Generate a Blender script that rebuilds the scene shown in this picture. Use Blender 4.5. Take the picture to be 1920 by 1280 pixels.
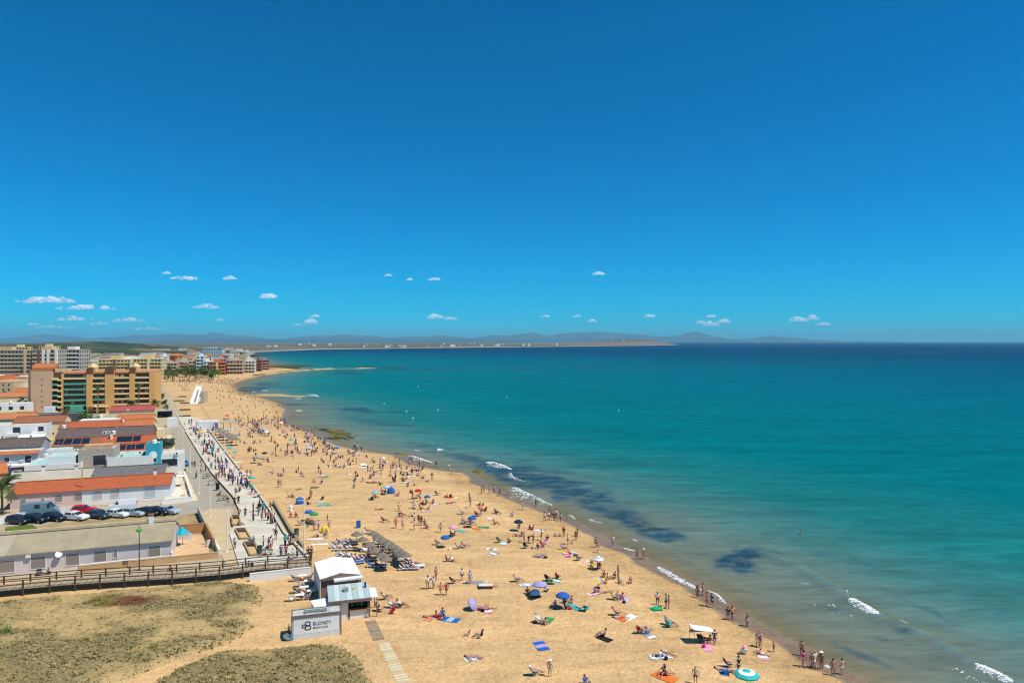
import bpy, bmesh, math, random
import numpy as np
from mathutils import Vector, Matrix, noise as mnoise
random.seed(7); RNG = np.random.default_rng(11)
for o in list(bpy.data.objects): bpy.data.objects.remove(o)
C = bpy.context.scene.collection; SC = bpy.context.scene
PI = math.pi
# ------------------------------------------------------------------ camera, sky, sun, exposure
H = 32.0; F = 1280.0
cam = bpy.data.cameras.new('camera'); cam.lens = 24; cam.sensor_width = 36; cam.clip_start = 0.5; cam.clip_end = 200000
co = bpy.data.objects.new('camera', cam); C.objects.link(co); co.location = (0, 0, H); co.rotation_euler = (PI/2, 0, 0)
SC.camera = co
SUN_EL, SUN_AZ = math.radians(60), math.radians(112)          # azimuth clockwise from +Y
sd = Vector((math.sin(SUN_AZ)*math.cos(SUN_EL), math.cos(SUN_AZ)*math.cos(SUN_EL), math.sin(SUN_EL)))
w = bpy.data.worlds.new('World'); SC.world = w; w.use_nodes = True
nt = w.node_tree; nt.nodes.clear()
sky = nt.nodes.new('ShaderNodeTexSky'); sky.sky_type = 'NISHITA'; sky.sun_disc = False
sky.sun_elevation = SUN_EL; sky.sun_rotation = SUN_AZ; sky.altitude = 0; sky.air_density = 0.75; sky.dust_density = 0.0; sky.ozone_density = 4.0
tint = nt.nodes.new('ShaderNodeVectorMath'); tint.operation = 'MULTIPLY'; tint.inputs[1].default_value = (.0, .89, 1.29)
bg = nt.nodes.new('ShaderNodeBackground'); bg.inputs['Strength'].default_value = 0.094
wo = nt.nodes.new('ShaderNodeOutputWorld')
nt.links.new(sky.outputs[0], tint.inputs[0]); nt.links.new(tint.outputs[0], bg.inputs[0]); nt.links.new(bg.outputs[0], wo.inputs[0])
sl = bpy.data.lights.new('sun', 'SUN'); sl.energy = 4.8; sl.angle = math.radians(0.53); sl.color = (1, 0.95, 0.86)
so = bpy.data.objects.new('sun', sl); C.objects.link(so); so.rotation_euler = sd.to_track_quat('Z', 'Y').to_euler(); so.location = (60, -20, 120)
SC.view_settings.view_transform = 'Standard'; SC.view_settings.look = 'None'; SC.view_settings.exposure = 0.0; SC.view_settings.gamma = 1
SC.view_settings.use_curve_mapping = False
SC.render.engine = 'CYCLES'
cy = SC.cycles; cy.use_denoising = True; cy.denoiser = 'OPENIMAGEDENOISE'; cy.denoising_input_passes = 'RGB_ALBEDO_NORMAL'
cy.max_bounces = 5; cy.diffuse_bounces = 2; cy.glossy_bounces = 2; cy.transmission_bounces = 3; cy.transparent_max_bounces = 12; cy.volume_bounces = 0
cy.caustics_reflective = False; cy.caustics_refractive = False; cy.sample_clamp_indirect = 4; cy.filter_width = 1.2

# ------------------------------------------------------------------ helpers
def lin(c):
    if isinstance(c, str): c = tuple(int(c[i:i+2], 16)/255 for i in (0, 2, 4))
    return tuple(x/12.92 if x <= .04045 else ((x+.055)/1.055)**2.4 for x in c)
MATS = {}
def M(name, col, rough=.75, var=.12, scale=2.0, bump=0.0, spec=.3, metal=0.0, lines=None):
    if name in MATS: return MATS[name]
    m = bpy.data.materials.new(name); m.use_nodes = True; t = m.node_tree; p = t.nodes['Principled BSDF']
    c = lin(col) if isinstance(col, str) else col
    tc = t.nodes.new('ShaderNodeTexCoord')
    n = t.nodes.new('ShaderNodeTexNoise'); n.inputs['Scale'].default_value = scale; n.inputs['Detail'].default_value = 5; n.inputs['Roughness'].default_value = .65
    t.links.new(tc.outputs['Object'], n.inputs['Vector'])
    r = t.nodes.new('ShaderNodeValToRGB'); r.color_ramp.elements[0].position = .3; r.color_ramp.elements[1].position = .7
    r.color_ramp.elements[0].color = (*[x*(1-var) for x in c], 1); r.color_ramp.elements[1].color = (*[min(1, x*(1+var)) for x in c], 1)
    t.links.new(n.outputs['Fac'], r.inputs[0]); out = r.outputs[0]
    if lines:                                                   # fine relief of tiles or boards: (axis, period, depth)
        ax, per, dep = lines
        wv = t.nodes.new('ShaderNodeTexWave'); wv.wave_type = 'BANDS'; wv.bands_direction = ax; wv.inputs['Scale'].default_value = .314/per
        wv.inputs['Distortion'].default_value = .3
        t.links.new(tc.outputs['Object'], wv.inputs['Vector'])
        b = t.nodes.new('ShaderNodeBump'); b.inputs['Distance'].default_value = dep; b.inputs['Strength'].default_value = .8
        t.links.new(wv.outputs['Fac'], b.inputs['Height']); t.links.new(b.outputs[0], p.inputs['Normal'])
    elif bump:
        b = t.nodes.new('ShaderNodeBump'); b.inputs['Distance'].default_value = bump
        t.links.new(n.outputs['Fac'], b.inputs['Height']); t.links.new(b.outputs[0], p.inputs['Normal'])
    t.links.new(out, p.inputs['Base Color'])
    p.inputs['Roughness'].default_value = rough; p.inputs['Specular IOR Level'].default_value = spec; p.inputs['Metallic'].default_value = metal
    MATS[name] = m; return m
class MB:
    def __init__(s): s.v = []; s.f = []; s.m = []
    def add(s, vs, fs, mi=0):
        k = len(s.v); s.v += [tuple(v) for v in vs]; s.f += [tuple(i+k for i in f) for f in fs]; s.m += [mi]*len(fs); return s
    def box(s, x0, x1, y0, y1, z0, z1, mi=0):
        return s.add([(x0,y0,z0),(x1,y0,z0),(x1,y1,z0),(x0,y1,z0),(x0,y0,z1),(x1,y0,z1),(x1,y1,z1),(x0,y1,z1)],
              [(0,3,2,1),(4,5,6,7),(0,1,5,4),(1,2,6,5),(2,3,7,6),(3,0,4,7)], mi)
    def cyl(s, p0, p1, r0, r1=None, n=8, mi=0):
        p0 = Vector(p0); p1 = Vector(p1); r1 = r0 if r1 is None else r1
        d = (p1-p0).normalized(); a = d.orthogonal().normalized(); b = d.cross(a)
        vs = []
        for p, r in ((p0, r0), (p1, r1)):
            for i in range(n):
                t = 2*PI*i/n; vs.append(p+a*math.cos(t)*r+b*math.sin(t)*r)
        fs = [(i, (i+1) % n, n+(i+1) % n, n+i) for i in range(n)]+[tuple(range(n-1, -1, -1)), tuple(range(n, 2*n))]
        return s.add(vs, fs, mi)
    def lathe(s, prof, n=10, mi=0, c=(0,0,0)):
        vs = []; k = len(prof)
        for r, z in prof:
            for i in range(n): vs.append((c[0]+r*math.cos(2*PI*i/n), c[1]+r*math.sin(2*PI*i/n), c[2]+z))
        fs = [(j*n+i, j*n+(i+1) % n, (j+1)*n+(i+1) % n, (j+1)*n+i) for j in range(k-1) for i in range(n)]
        if prof[0][0] > 1e-4: fs.append(tuple(range(n-1, -1, -1)))
        if prof[-1][0] > 1e-4: fs.append(tuple((k-1)*n+i for i in range(n)))
        return s.add(vs, fs, mi)
    def prism(s, poly, z0, z1, mi=0):
        n = len(poly); a = sum(poly[i][0]*poly[(i+1) % n][1]-poly[(i+1) % n][0]*poly[i][1] for i in range(n))
        if a < 0: poly = poly[::-1]
        return s.add([(x,y,z0) for x,y in poly]+[(x,y,z1) for x,y in poly],
              [tuple(range(n-1,-1,-1)), tuple(range(n,2*n))]+[(i,(i+1) % n,n+(i+1) % n,n+i) for i in range(n)], mi)
    def xprof(s, prof, y0, y1, mi=0):                            # (x,z) outline swept along y
        n = len(prof); a = sum(prof[i][0]*prof[(i+1) % n][1]-prof[(i+1) % n][0]*prof[i][1] for i in range(n))
        if a < 0: prof = prof[::-1]
        return s.add([(x,y0,z) for x,z in prof]+[(x,y1,z) for x,z in prof],
              [tuple(range(n)), tuple(range(2*n-1,n-1,-1))]+[(n+i,n+(i+1) % n,(i+1) % n,i) for i in range(n)], mi)
    def mesh(s, name, mats, smooth=False):
        me = bpy.data.meshes.new(name); me.from_pydata(s.v, [], s.f)
        for m in (mats if isinstance(mats, (list, tuple)) else [mats]): me.materials.append(m)
        if len(set(s.m)) > 1: me.polygons.foreach_set('material_index', s.m)
        if smooth: me.polygons.foreach_set('use_smooth', [True]*len(me.polygons))
        me.update(); return me
    def build(s, name, mats, parent=None, smooth=False, kind=None):
        return ob(name, s.mesh(name, mats, smooth), parent, kind)
def ob(name, me, parent=None, kind=None):
    o = bpy.data.objects.new(name, me); C.objects.link(o)
    if parent: o.parent = parent
    if kind: o['kind'] = kind
    return o
def tag(o, label=None, cat=None, group=None, kind=None):
    if label: o['label'] = label
    if cat: o['category'] = cat
    if group: o['group'] = group
    if kind: o['kind'] = kind
    return o
def thing(name, label, cat, loc=(0,0,0), rz=0, group=None):
    o = bpy.data.objects.new(name, None); C.objects.link(o); o.location = loc; o.rotation_euler = (0,0,rz); o.empty_display_size = .2
    return tag(o, label, cat, group)
def omat(o, *ms):
    for i, m in enumerate(ms): o.material_slots[i].link = 'OBJECT'; o.material_slots[i].material = m
def ss(a, b, x):
    t = np.clip((np.asarray(x, float)-a)/(b-a), 0, 1); return t*t*(3-2*t)
def W(px, py, z=0.0):
    D = F*(H-z)/(py-640.0); return Vector(((px-960)/F*D, D, z))
SEA = -0.9
SHP = [(1700,1330),(1615,1275),(1545,1241),(1500,1210),(1455,1185),(1402,1156),(1370,1132),(1330,1108),(1285,1085),(1237,1060),(1192,1035),(1157,1022),(1135,1006),(1090,982),
 (1065,972),(1015,951),(965,933),(940,921),(907,906),(890,887),(840,882),(785,871),(750,853),(697,846),(647,837),(625,828),(600,815),(560,800),(537,788),(545,768),(520,755),
 (492,746),(455,739),(447,731),(437,722),(447,716),(480,707),(515,698),(560,693),(510,686)]
_s = [(W(a, b, SEA)[1], W(a, b, SEA)[0]) for a, b in SHP]+[(1504,-579),(2105,-789),(2807,-790),(3828,-179),(4679,512),(5600,1150),(7000,1723),(7600,1500),(9500,1500),(30000,3500),(60000,3500)]
_s.sort(); SY = np.array([a for a, b in _s]); SX = np.array([b for a, b in _s])
def shore(y): return np.interp(y, SY, SX)
SYS = np.geomspace(50, 60000, 500); _sx = np.interp(SYS, SY, SX)
SXS = np.array([np.mean(np.interp(np.linspace(y*.9, y*1.1, 15), SY, SX)) for y in SYS])
PEDGE = [W(a, b, .3) for a, b in [(640,1120),(577,1042),(540,995),(470,905),(385,800),(350,757),(322,722),(300,704)]]
PEY = np.array([p[1] for p in PEDGE]); PEX = np.array([p[0] for p in PEDGE])
def height(x, y):
    x = np.asarray(x, float); y = np.asarray(y, float); d = (shore(y)-x)*.86
    z = np.where(d > 0, SEA+.9*ss(0, 17, d)+.02, SEA+np.maximum(d*.07, -2.5)+.02)
    far = 44*ss(4200, 6500, y)*ss(350, 1250, x)*ss(0, 300, d)*(1-ss(8200, 9500, y))+4*ss(1200, 3000, y)*ss(0, 60, d)
    return z+far
def G(px, py):
    z = 0.0
    for _ in range(6):
        p = W(px, py, z); z = float(height(p[0], p[1]))
    return W(px, py, z)

# ------------------------------------------------------------------ terrain
def vcol_mat(name, rough, bumps, spec=.2, extra=None):
    m = bpy.data.materials.new(name); m.use_nodes = True; t = m.node_tree; p = t.nodes['Principled BSDF']
    at = t.nodes.new('ShaderNodeAttribute'); at.attribute_name = 'Col'
    tc = t.nodes.new('ShaderNodeTexCoord')
    def noise(sc, det=4, rg=.6, stretch=None):
        n = t.nodes.new('ShaderNodeTexNoise'); n.inputs['Scale'].default_value = sc; n.inputs['Detail'].default_value = det; n.inputs['Roughness'].default_value = rg
        if stretch:
            mp = t.nodes.new('ShaderNodeMapping'); mp.inputs['Scale'].default_value = stretch[:3]; mp.inputs['Rotation'].default_value = (0,0,stretch[3])
            t.links.new(tc.outputs['Object'], mp.inputs['Vector']); t.links.new(mp.outputs[0], n.inputs['Vector'])
        else: t.links.new(tc.outputs['Object'], n.inputs['Vector'])
        return n.outputs['Fac']
    def mult(col, fac, lo, hi, p0=.3, p1=.7):
        mr = t.nodes.new('ShaderNodeMapRange'); mr.inputs[1].default_value = p0; mr.inputs[2].default_value = p1; mr.inputs[3].default_value = lo; mr.inputs[4].default_value = hi
        t.links.new(fac, mr.inputs[0])
        mx = t.nodes.new('ShaderNodeVectorMath'); mx.operation = 'SCALE'; t.links.new(col, mx.inputs[0]); t.links.new(mr.outputs[0], mx.inputs['Scale']); return mx.outputs[0]
    col = extra(t, at.outputs['Color'], noise, mult)
    t.links.new(col, p.inputs['Base Color']); p.inputs['Specular IOR Level'].default_value = spec; p.inputs['Roughness'].default_value = rough
    prev = None
    for sc, dist, stren, stretch in bumps:
        b = t.nodes.new('ShaderNodeBump'); b.inputs['Distance'].default_value = dist; b.inputs['Strength'].default_value = stren
        t.links.new(noise(sc, 4, .6, stretch), b.inputs['Height'])
        if prev: t.links.new(prev, b.inputs['Normal'])
        prev = b.outputs[0]
    if prev: t.links.new(prev, p.inputs['Normal'])
    return m, t, p
def setcol(me, cols, name='Col'):
    a = me.color_attributes.new(name, 'FLOAT_COLOR', 'POINT')
    d = np.ones((len(me.vertices), 4), np.float32); d[:, :cols.shape[1]] = cols; a.data.foreach_set('color', d.ravel())
def grid_mesh(name, X, Y, Z, mat, cols, smooth=True):
    r, c = X.shape; me = bpy.data.meshes.new(name)
    idx = np.arange(r*c).reshape(r, c)
    q = np.stack([idx[:-1,:-1], idx[:-1,1:], idx[1:,1:], idx[1:,:-1]], -1).reshape(-1, 4)
    me.vertices.add(r*c); me.vertices.foreach_set('co', np.stack([X, Y, Z], -1).astype(np.float32).ravel())
    me.loops.add(q.size); me.loops.foreach_set('vertex_index', q.ravel().astype(np.int32))
    me.polygons.add(len(q)); me.polygons.foreach_set('loop_start', np.arange(0, q.size, 4, dtype=np.int32))
    me.polygons.foreach_set('loop_total', np.full(len(q), 4, np.int32))
    me.update(calc_edges=True); me.validate()
    if smooth: me.polygons.foreach_set('use_smooth', np.ones(len(q), bool))
    setcol(me, cols.reshape(-1, 3).astype(np.float32)); me.materials.append(mat)
    return me
def fbm(x, y, sc, oct=4, seed=0.0):
    out = np.zeros(np.shape(x)); f = 1.0/sc; a = 1.0; tot = 0
    for k in range(oct):
        xx = np.asarray(x)*f+17.3*k+seed; yy = np.asarray(y)*f-9.1*k+seed*1.7
        xi = np.floor(xx); yi = np.floor(yy); u = xx-xi; v = yy-yi; u = u*u*(3-2*u); v = v*v*(3-2*v)
        def h(i, j):
            n = np.sin(i*127.1+j*311.7+seed*13)*43758.5453; return n-np.floor(n)
        out += a*((h(xi,yi)*(1-u)+h(xi+1,yi)*u)*(1-v)+(h(xi,yi+1)*(1-u)+h(xi+1,yi+1)*u)*v); tot += a; a *= .5; f *= 2.03
    return out/tot
SAND = np.array((.67,.43,.20)); WET = np.array((.24,.165,.10)); DAMP = np.array((.45,.28,.115))
def sand_extra(t, col, noise, mult):
    c = mult(col, noise(.05, 5), .93, 1.07); c = mult(c, noise(.5, 6, .75, (.22, 1, 1, -.5)), .8, 1.08, .34, .62); c = mult(c, noise(.3, 7, .85), .74, 1.03, .34, .49); c = mult(c, noise(.12, 4, .7, (.1, 1, 1, .5)), .9, 1.04, .35, .55); c = mult(c, noise(2.2, 4, .75), .8, 1.05, .36, .58); return c
sand_m, st, sp = vcol_mat('sand', .9, [(1.1, .24, 1.0, None), (3.2, .1, 1.0, None)], .1, sand_extra)
wat = st.nodes.new('ShaderNodeAttribute'); wat.attribute_name = 'Wet'
mrw = st.nodes.new('ShaderNodeMapRange'); mrw.inputs[3].default_value = .9; mrw.inputs[4].default_value = .3
st.links.new(wat.outputs['Fac'], mrw.inputs[0]); st.links.new(mrw.outputs[0], sp.inputs['Roughness'])
for b in [n for n in st.nodes if n.bl_idname == 'ShaderNodeBump']:
    mm = st.nodes.new('ShaderNodeMapRange'); mm.inputs[3].default_value = b.inputs['Strength'].default_value; mm.inputs[4].default_value = .03
    st.links.new(wat.outputs['Fac'], mm.inputs[0]); st.links.new(mm.outputs[0], b.inputs['Strength'])
ys = np.concatenate([np.linspace(30, 200, 170), np.geomspace(202, 30000, 330)])
off = np.concatenate([np.array([30, 22, 15, 10, 7, 5, 3.5, 2.5, 1.8, 1.2, .8, .4, 0]), -np.array([.4, .8, 1.2, 1.6, 2, 2.5, 3, 3.5, 4, 5, 6, 7.5, 9, 11, 13, 15, 18, 22, 27, 33, 40, 48, 56, 65, 75, 88, 100, 120, 150, 200, 260, 340, 450, 600, 900, 1400, 2200, 3500, 6000, 10000, 16000, 26000])])
YY = np.repeat(ys[:, None], len(off), 1)
wob = .5*(fbm(ys, ys*0, 6, 3)-.5)*np.clip(ys/80, 1, 30)
OFF = off[None, :]*np.ones_like(YY)
XX = shore(YY)+OFF+(wob[:, None])*np.exp(-(OFF/12)**2)
dd = (shore(YY)-XX)*.86
ZZ = height(XX, YY)
n1 = fbm(XX, YY, 5, 4); n2 = fbm(XX, YY, 60, 4, 3.1); n3 = fbm(XX, YY, 500, 5, 5.7)
wet = 1-ss(1.9, 2.6, dd+.9*(n1-.5)*2); damp = 1-ss(4.5, 9, dd+5*(n1-.5))
far_k = np.clip(YY/400, 1, 4); wet = np.where(YY > 350, wet*.5, wet)
cols = SAND[None, None]*np.ones(XX.shape+(1,)); cols = cols*(1-.55*damp[..., None])+DAMP*.55*damp[..., None]
cols = cols*(1-wet[..., None])+WET*wet[..., None]
land = ss(-2, 6, np.interp(YY, PEY[::-1] if PEY[0] > PEY[-1] else PEY, PEX[::-1] if PEY[0] > PEY[-1] else PEX)-6-XX)*ss(90, 100, YY)
town = np.array((.40,.345,.27)); olive = np.array((.105,.095,.05)); dirt = np.array((.20,.165,.10))
cols = cols*(1-land[..., None])+(town*(.7+.6*n2[..., None]))*land[..., None]
inland = ss(8, 35, dd)*ss(650, 900, YY)
veg = olive+(dirt-olive)*ss(.45, .65, n3)[..., None]
cols = cols*(1-inland[..., None])+veg*inland[..., None]
cape = ss(4200, 5200, YY)*ss(3, 25, dd)*ss(0, 700, XX); cliff = np.array((.2,.155,.12))*(.6+.9*fbm(XX, YY, 120, 4, 9)[..., None])
cols = cols*(1-cape[..., None])+(cliff*(1-ss(26, 40, ZZ)[..., None])+olive*1.2*ss(26, 40, ZZ)[..., None])*cape[..., None]
me = grid_mesh('beach_sand', XX, YY, ZZ, sand_m, cols)
wa = me.attributes.new('Wet', 'FLOAT', 'POINT'); wa.data.foreach_set('value', wet.astype(np.float32).ravel())
me.flip_normals()
ob('beach_sand', me, kind='structure')

# ------------------------------------------------------------------ sea
def poly_dist(x, y, pts):
    best = np.full(np.shape(x), 1e9); side = np.zeros(np.shape(x))
    for (ax, ay), (bx, by) in zip(pts[:-1], pts[1:]):
        ux, uy = bx-ax, by-ay; L2 = ux*ux+uy*uy; t = np.clip(((x-ax)*ux+(y-ay)*uy)/L2, 0, 1)
        qx, qy = x-(ax+t*ux), y-(ay+t*uy); d = np.hypot(qx, qy); cr = (ux*qy-uy*qx)/math.sqrt(L2)
        side = np.where(d < best, cr, side); best = np.minimum(best, d)
    return best, side
WP = lambda L: [tuple(W(a, b, SEA)[:2]) for a, b in L]
CREST = WP([(1400,1025),(1455,1042),(1500,1062),(1550,1092),(1590,1120),(1630,1145),(1665,1163),(1710,1178),(1760,1202),(1810,1235),(1860,1262),(1920,1285)])
CREST2 = WP([(1180,1010),(1240,1030),(1290,1052),(1330,1075),(1380,1105)])
rad = np.concatenate([np.linspace(50, 75, 25), np.geomspace(76, 300, 170), np.geomspace(304, 3000, 110), np.geomspace(3100, 48000, 40)])
ang = np.concatenate([np.linspace(-55, -26, 30), np.linspace(-25.8, 39, 420), np.linspace(40, 60, 14)])*PI/180
R_, A_ = np.meshgrid(rad, ang, indexing='ij'); X = R_*np.sin(A_); Y = R_*np.cos(A_)
d = (X-shore(Y))*.86
sm = (X-np.interp(Y, SYS, SXS))*.86; dist = np.where(Y > 300, np.maximum(sm, 0), d)
def ramp(x, stops):
    xs = [a for a, b in stops]; return np.stack([np.interp(x, xs, [b[k] for a, b in stops]) for k in range(3)], -1)
wn = fbm(X, Y, 22, 4, 2); wn2 = fbm(X*.45+Y*.25, Y*.9-X*.3, 9, 4, 4)
de = dist+10*(wn-.5)*ss(2, 20, dist)
wc = ramp(de, [(-4,(.27,.185,.11)),(0,(.21,.165,.10)),(1.2,(.175,.155,.09)),(5,(.15,.17,.13)),(14,(.115,.175,.15)),(26,(.055,.17,.16)),(46,(.012,.158,.158)),(90,(.001,.142,.16)),(300,(.0,.118,.165)),(700,(.0,.082,.145)),(1400,(.0,.052,.115)),(4000,(.0,.04,.11))])
deep = ss(900, 2600, Y)[..., None]; wc = wc*(1-deep)+np.array((.0,.04,.11))*deep
wc *= (.93+.14*fbm(X*.35+Y*.1, Y*1.3, 60, 4, 8))[..., None]
def weed(px, py, rx, ry, ang_, amt=1.0, thr=.5):
    global wc
    c = W(px, py, SEA); k = 0
    dx = (X/Y-c[0]/c[1])*F; dy = F*(H-SEA)*(1/Y-1/c[1])
    s_ = math.sin(math.radians(ang_)); c_ = math.cos(math.radians(ang_))
    u = (dx*c_+dy*s_)/rx; v = (-dx*s_+dy*c_)/ry
    q = np.hypot(u, v)+1.7*(fbm(X, Y, max(2.5, c[1]*.035), 4, px*.01)-.5)
    mk = (1-ss(.35, 1.1, q))*amt*(.45+.75*ss(.36, .62, fbm(X*.6+Y*.3, Y*1.3-X*.2, max(1.6, c[1]*.014), 4, py*.013)))
    mk = np.clip(mk, 0, 1)
    wc = wc*(1-mk[..., None])+np.array((.02,.07,.105))*mk[..., None]
for a in [(1010,905,110,22,20,.85),(1100,930,150,24,22,.8),(1190,975,120,20,24,.85),(950,893,70,16,20,.8),(1265,1003,40,8,12,.8),(1375,1053,58,24,-8,1.0),(1440,1040,60,14,10,.55),
          (880,858,120,10,12,.6),(1000,880,90,8,5,.45),(1120,875,160,8,-3,.35),(1040,850,120,8,0,.35),(560,758,50,5,2,.8),(680,770,95,6,2,.75),(640,698,60,5,0,.7),(720,690,50,4,0,.7),(500,722,40,5,0,.6),(480,728,30,6,0,.6),
          (700,790,70,5,5,.5),(820,812,90,4,3,.3),(1730,1140,80,6,25,.45),(1700,1187,30,5,10,.8),(1660,1200,25,5,15,.5),(1620,1230,60,6,22,.5),(1560,1140,50,4,10,.4),(1600,1050,140,10,15,.25),(1750,1000,160,14,8,.2),
          (1480,960,120,10,-5,.2),(1100,690,300,4,0,.35),(1500,680,300,4,0,.35),(800,692,120,4,0,.5),(1660,660,300,4,0,.4)]: weed(*a)
bd, side = poly_dist(X, Y, CREST); side = -side                  # positive on the seaward side
amp = ss(48, 60, np.hypot(X, Y))*(1-ss(112, 128, Y)); prof = np.exp(-(bd/np.where(side > 0, 1.7, .75))**2)
Z = np.full(X.shape, SEA)+.42*amp*prof
fr = np.exp(-((bd-.9)/1.0)**2)*(side < 0)*amp; fr = fr*(.35+.65*ss(.35,.65,fbm(X, Y, 14, 3, 6))); wc = wc*(1-.8*fr[..., None])+np.array((.10,.13,.05))*.8*fr[..., None]; fl_ = np.exp(-((bd-.5)/.55)**2)*(side > 0)*amp; wc = wc*(1-.22*fl_[..., None])+np.array((.12,.28,.29))*.22*fl_[..., None]  # olive shoreward front; crest highlight painted into the colour on the seaward side
bd2, s2 = poly_dist(X, Y, CREST2); Z += .12*np.exp(-(bd2/1.0)**2)
Z += np.where(d > 3, .05*np.sin((d*.9+wn*9))*np.exp(-d/60), 0)
def sea_extra(t, col, noise, mult):
    c = mult(col, noise(.35, 4, .65, (.3, 1, 1, -.5)), .84, 1.16); c = mult(c, noise(.06, 4, .6, (.25, 1, 1, -.2)), .9, 1.1); c = mult(c, noise(1.3, 3, .6, (.22, 1, 1, -.5)), .87, 1.13); c = mult(c, noise(.13, 5, .7, (.12, 1, 1, -.42)), .88, 1.12); return c
sea_m, wt, wp = vcol_mat('sea_water', .22, [(.16, .5, .5, (.35, 1, 1, -.45)), (.7, .14, .55, (.4, 1, 1, -.5)), (2.6, .04, .5, None)], .06, sea_extra)
dfs = wt.nodes.new('ShaderNodeBsdfDiffuse'); gls = wt.nodes.new('ShaderNodeBsdfGlossy'); gls.inputs['Roughness'].default_value = .16
lw = wt.nodes.new('ShaderNodeFresnel'); lw.inputs['IOR'].default_value = 1.33
mrf = wt.nodes.new('ShaderNodeMapRange'); mrf.inputs[3].default_value = .015; mrf.inputs[4].default_value = .075
mxs = wt.nodes.new('ShaderNodeMixShader'); wt.links.new(lw.outputs[0], mrf.inputs[0]); wt.links.new(mrf.outputs[0], mxs.inputs[0])
for a_, b_ in ((wp.inputs['Base Color'].links[0].from_socket, dfs.inputs['Color']), (wp.inputs['Normal'].links[0].from_socket, dfs.inputs['Normal']), (wp.inputs['Normal'].links[0].from_socket, gls.inputs['Normal']), (dfs.outputs[0], mxs.inputs[1]), (gls.outputs[0], mxs.inputs[2]), (mxs.outputs[0], wt.nodes['Material Output'].inputs['Surface'])): wt.links.new(a_, b_)
wt.nodes.remove(wp)
me = grid_mesh('sea', X, Y, Z, sea_m, wc); me.flip_normals(); me.flip_normals() if me.polygons[0].normal.z > 0 else None
if me.polygons[5].normal.z < 0: me.flip_normals()
ob('sea', me, kind='structure')

foam_m = M('foam', (.74,.77,.77), .9, .06, 6)
def foam(name, pts, width, n, lift=.06, core=1.0, back=1.0):
    p = [Vector((*q, 0)) for q in WP(pts)]; L = [0]
    for a, b in zip(p[:-1], p[1:]): L.append(L[-1]+(b-a).length)
    mb = MB(); r = random.Random(len(pts)*n)
    for i in range(n):
        s = r.random()*L[-1]; k = max(j for j in range(len(p)-1) if L[j] <= s); tt = (s-L[k])/(L[k+1]-L[k]); c = p[k].lerp(p[k+1], tt)
        u = (p[k+1]-p[k]).normalized(); nn = Vector((-u.y, u.x, 0)); e = math.sin(PI*s/L[-1])**.5
        lace = .5+mnoise.noise(Vector((s*1.1, n*.37, 0))); off_ = (abs(r.gauss(0, .35+.7*lace))*back if r.random() < .82 else -abs(r.gauss(0, .2)))*width*e
        c = c-nn*off_
        if r.random() > .35+1.5*ss(-.2, .35, mnoise.noise(Vector((c.x*1.1/max(.5,width), c.y*1.1/max(.5,width), 3.3)))+.25-abs(off_)/width*.35): continue
        z = SEA+.02+lift*math.exp(-(off_/width)**2*2)*e+.01*r.random()
        a = (.04+.15*r.random()**3)*core*(.6+.5*e); b_ = a*(.4+.5*r.random()); th = r.random()*PI; h = a*.15
        m = 6; vs = [(c.x+math.cos(2*PI*j/m+th)*a*(.7+.5*r.random()), c.y+math.sin(2*PI*j/m+th)*b_*(.7+.5*r.random()), z) for j in range(m)]+[(c.x, c.y, z+h)]
        mb.add(vs, [(j, (j+1) % m, m) for j in range(m)])
    return mb.build(name, foam_m, kind='structure', smooth=True)
foam('wave_foam', [(1588,1120),(1610,1136),(1640,1153),(1664,1164)], 1.4, 3300, .55, 1.0, 1.2)
foam('wave_foam', [(1815,1240),(1845,1258),(1880,1274),(1920,1292)], 1.25, 2420, .5, .9, 1.2)
foam('wave_foam', [(1664,1164),(1690,1169),(1712,1177)], .12, 264, .4, .5)
foam('wave_foam', [(1587,1108),(1590,1120)], .2, 88, .4, .5)
foam('wave_foam', [(915,866),(930,871),(945,876),(960,880)], 1.5, 1540, .5, 1.6)
foam('wave_foam', [(957,886),(962,896),(975,900),(985,902)], .9, 572, .2, 1.0)
foam('wave_foam', [(964,914),(975,922),(1000,934),(1022,942)], 1.5, 1980, .5, 1.2, 1.3)
foam('wave_foam', [(1020,940),(1035,948)], 1.4, 352, .1, .8)
foam('wave_foam', [(1069,965),(1080,974)], .4, 198, .2, .8); foam('wave_foam', [(1103,973),(1118,978),(1130,980)], .5, 242, .1, .8)
foam('wave_foam', [(1170,1027),(1192,1034)], .4, 308, .1, .7); foam('wave_foam', [(1186,1012),(1198,1016)], .4, 198, .2, .7)
foam('wave_foam', [(1235,1062),(1260,1076),(1290,1094),(1316,1106)], .8, 1650, .05, .8)
foam('wave_foam', [(1328,1107),(1345,1115),(1362,1132)], .3, 704, .1, .6); foam('wave_foam', [(1548,1246),(1560,1252)], .3, 132, .05, .6)
foam('wave_foam', [(768,854),(785,860),(812,868)], 1.2, 924, .3, 1.4); foam('wave_foam', [(821,847),(823,843),(831,842)], 1.3, 374, .4, 1.5); foam('wave_foam', [(778,845),(783,844)], 1.0, 132, .2, 1.2)
foam('wave_foam', [(578,740),(588,741),(598,744)], 2.2, 572, .5, 2.4); foam('wave_foam', [(552,748),(566,747)], 1.5, 264, .3, 2.0); foam('wave_foam', [(556,770),(566,771)], 1.5, 264, .4, 2.2)
foam('wave_foam', [(492,732),(503,733)], 1.5, 242, .4, 2.6); foam('wave_foam', [(475,735),(478,736)], 1.5, 110, .4, 2.4)
foam('wave_foam', [(1500,1092),(1530,1096),(1540,1102)], 1.2, 286, .02, .35)
HAZE_D = 4.0e-5
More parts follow.
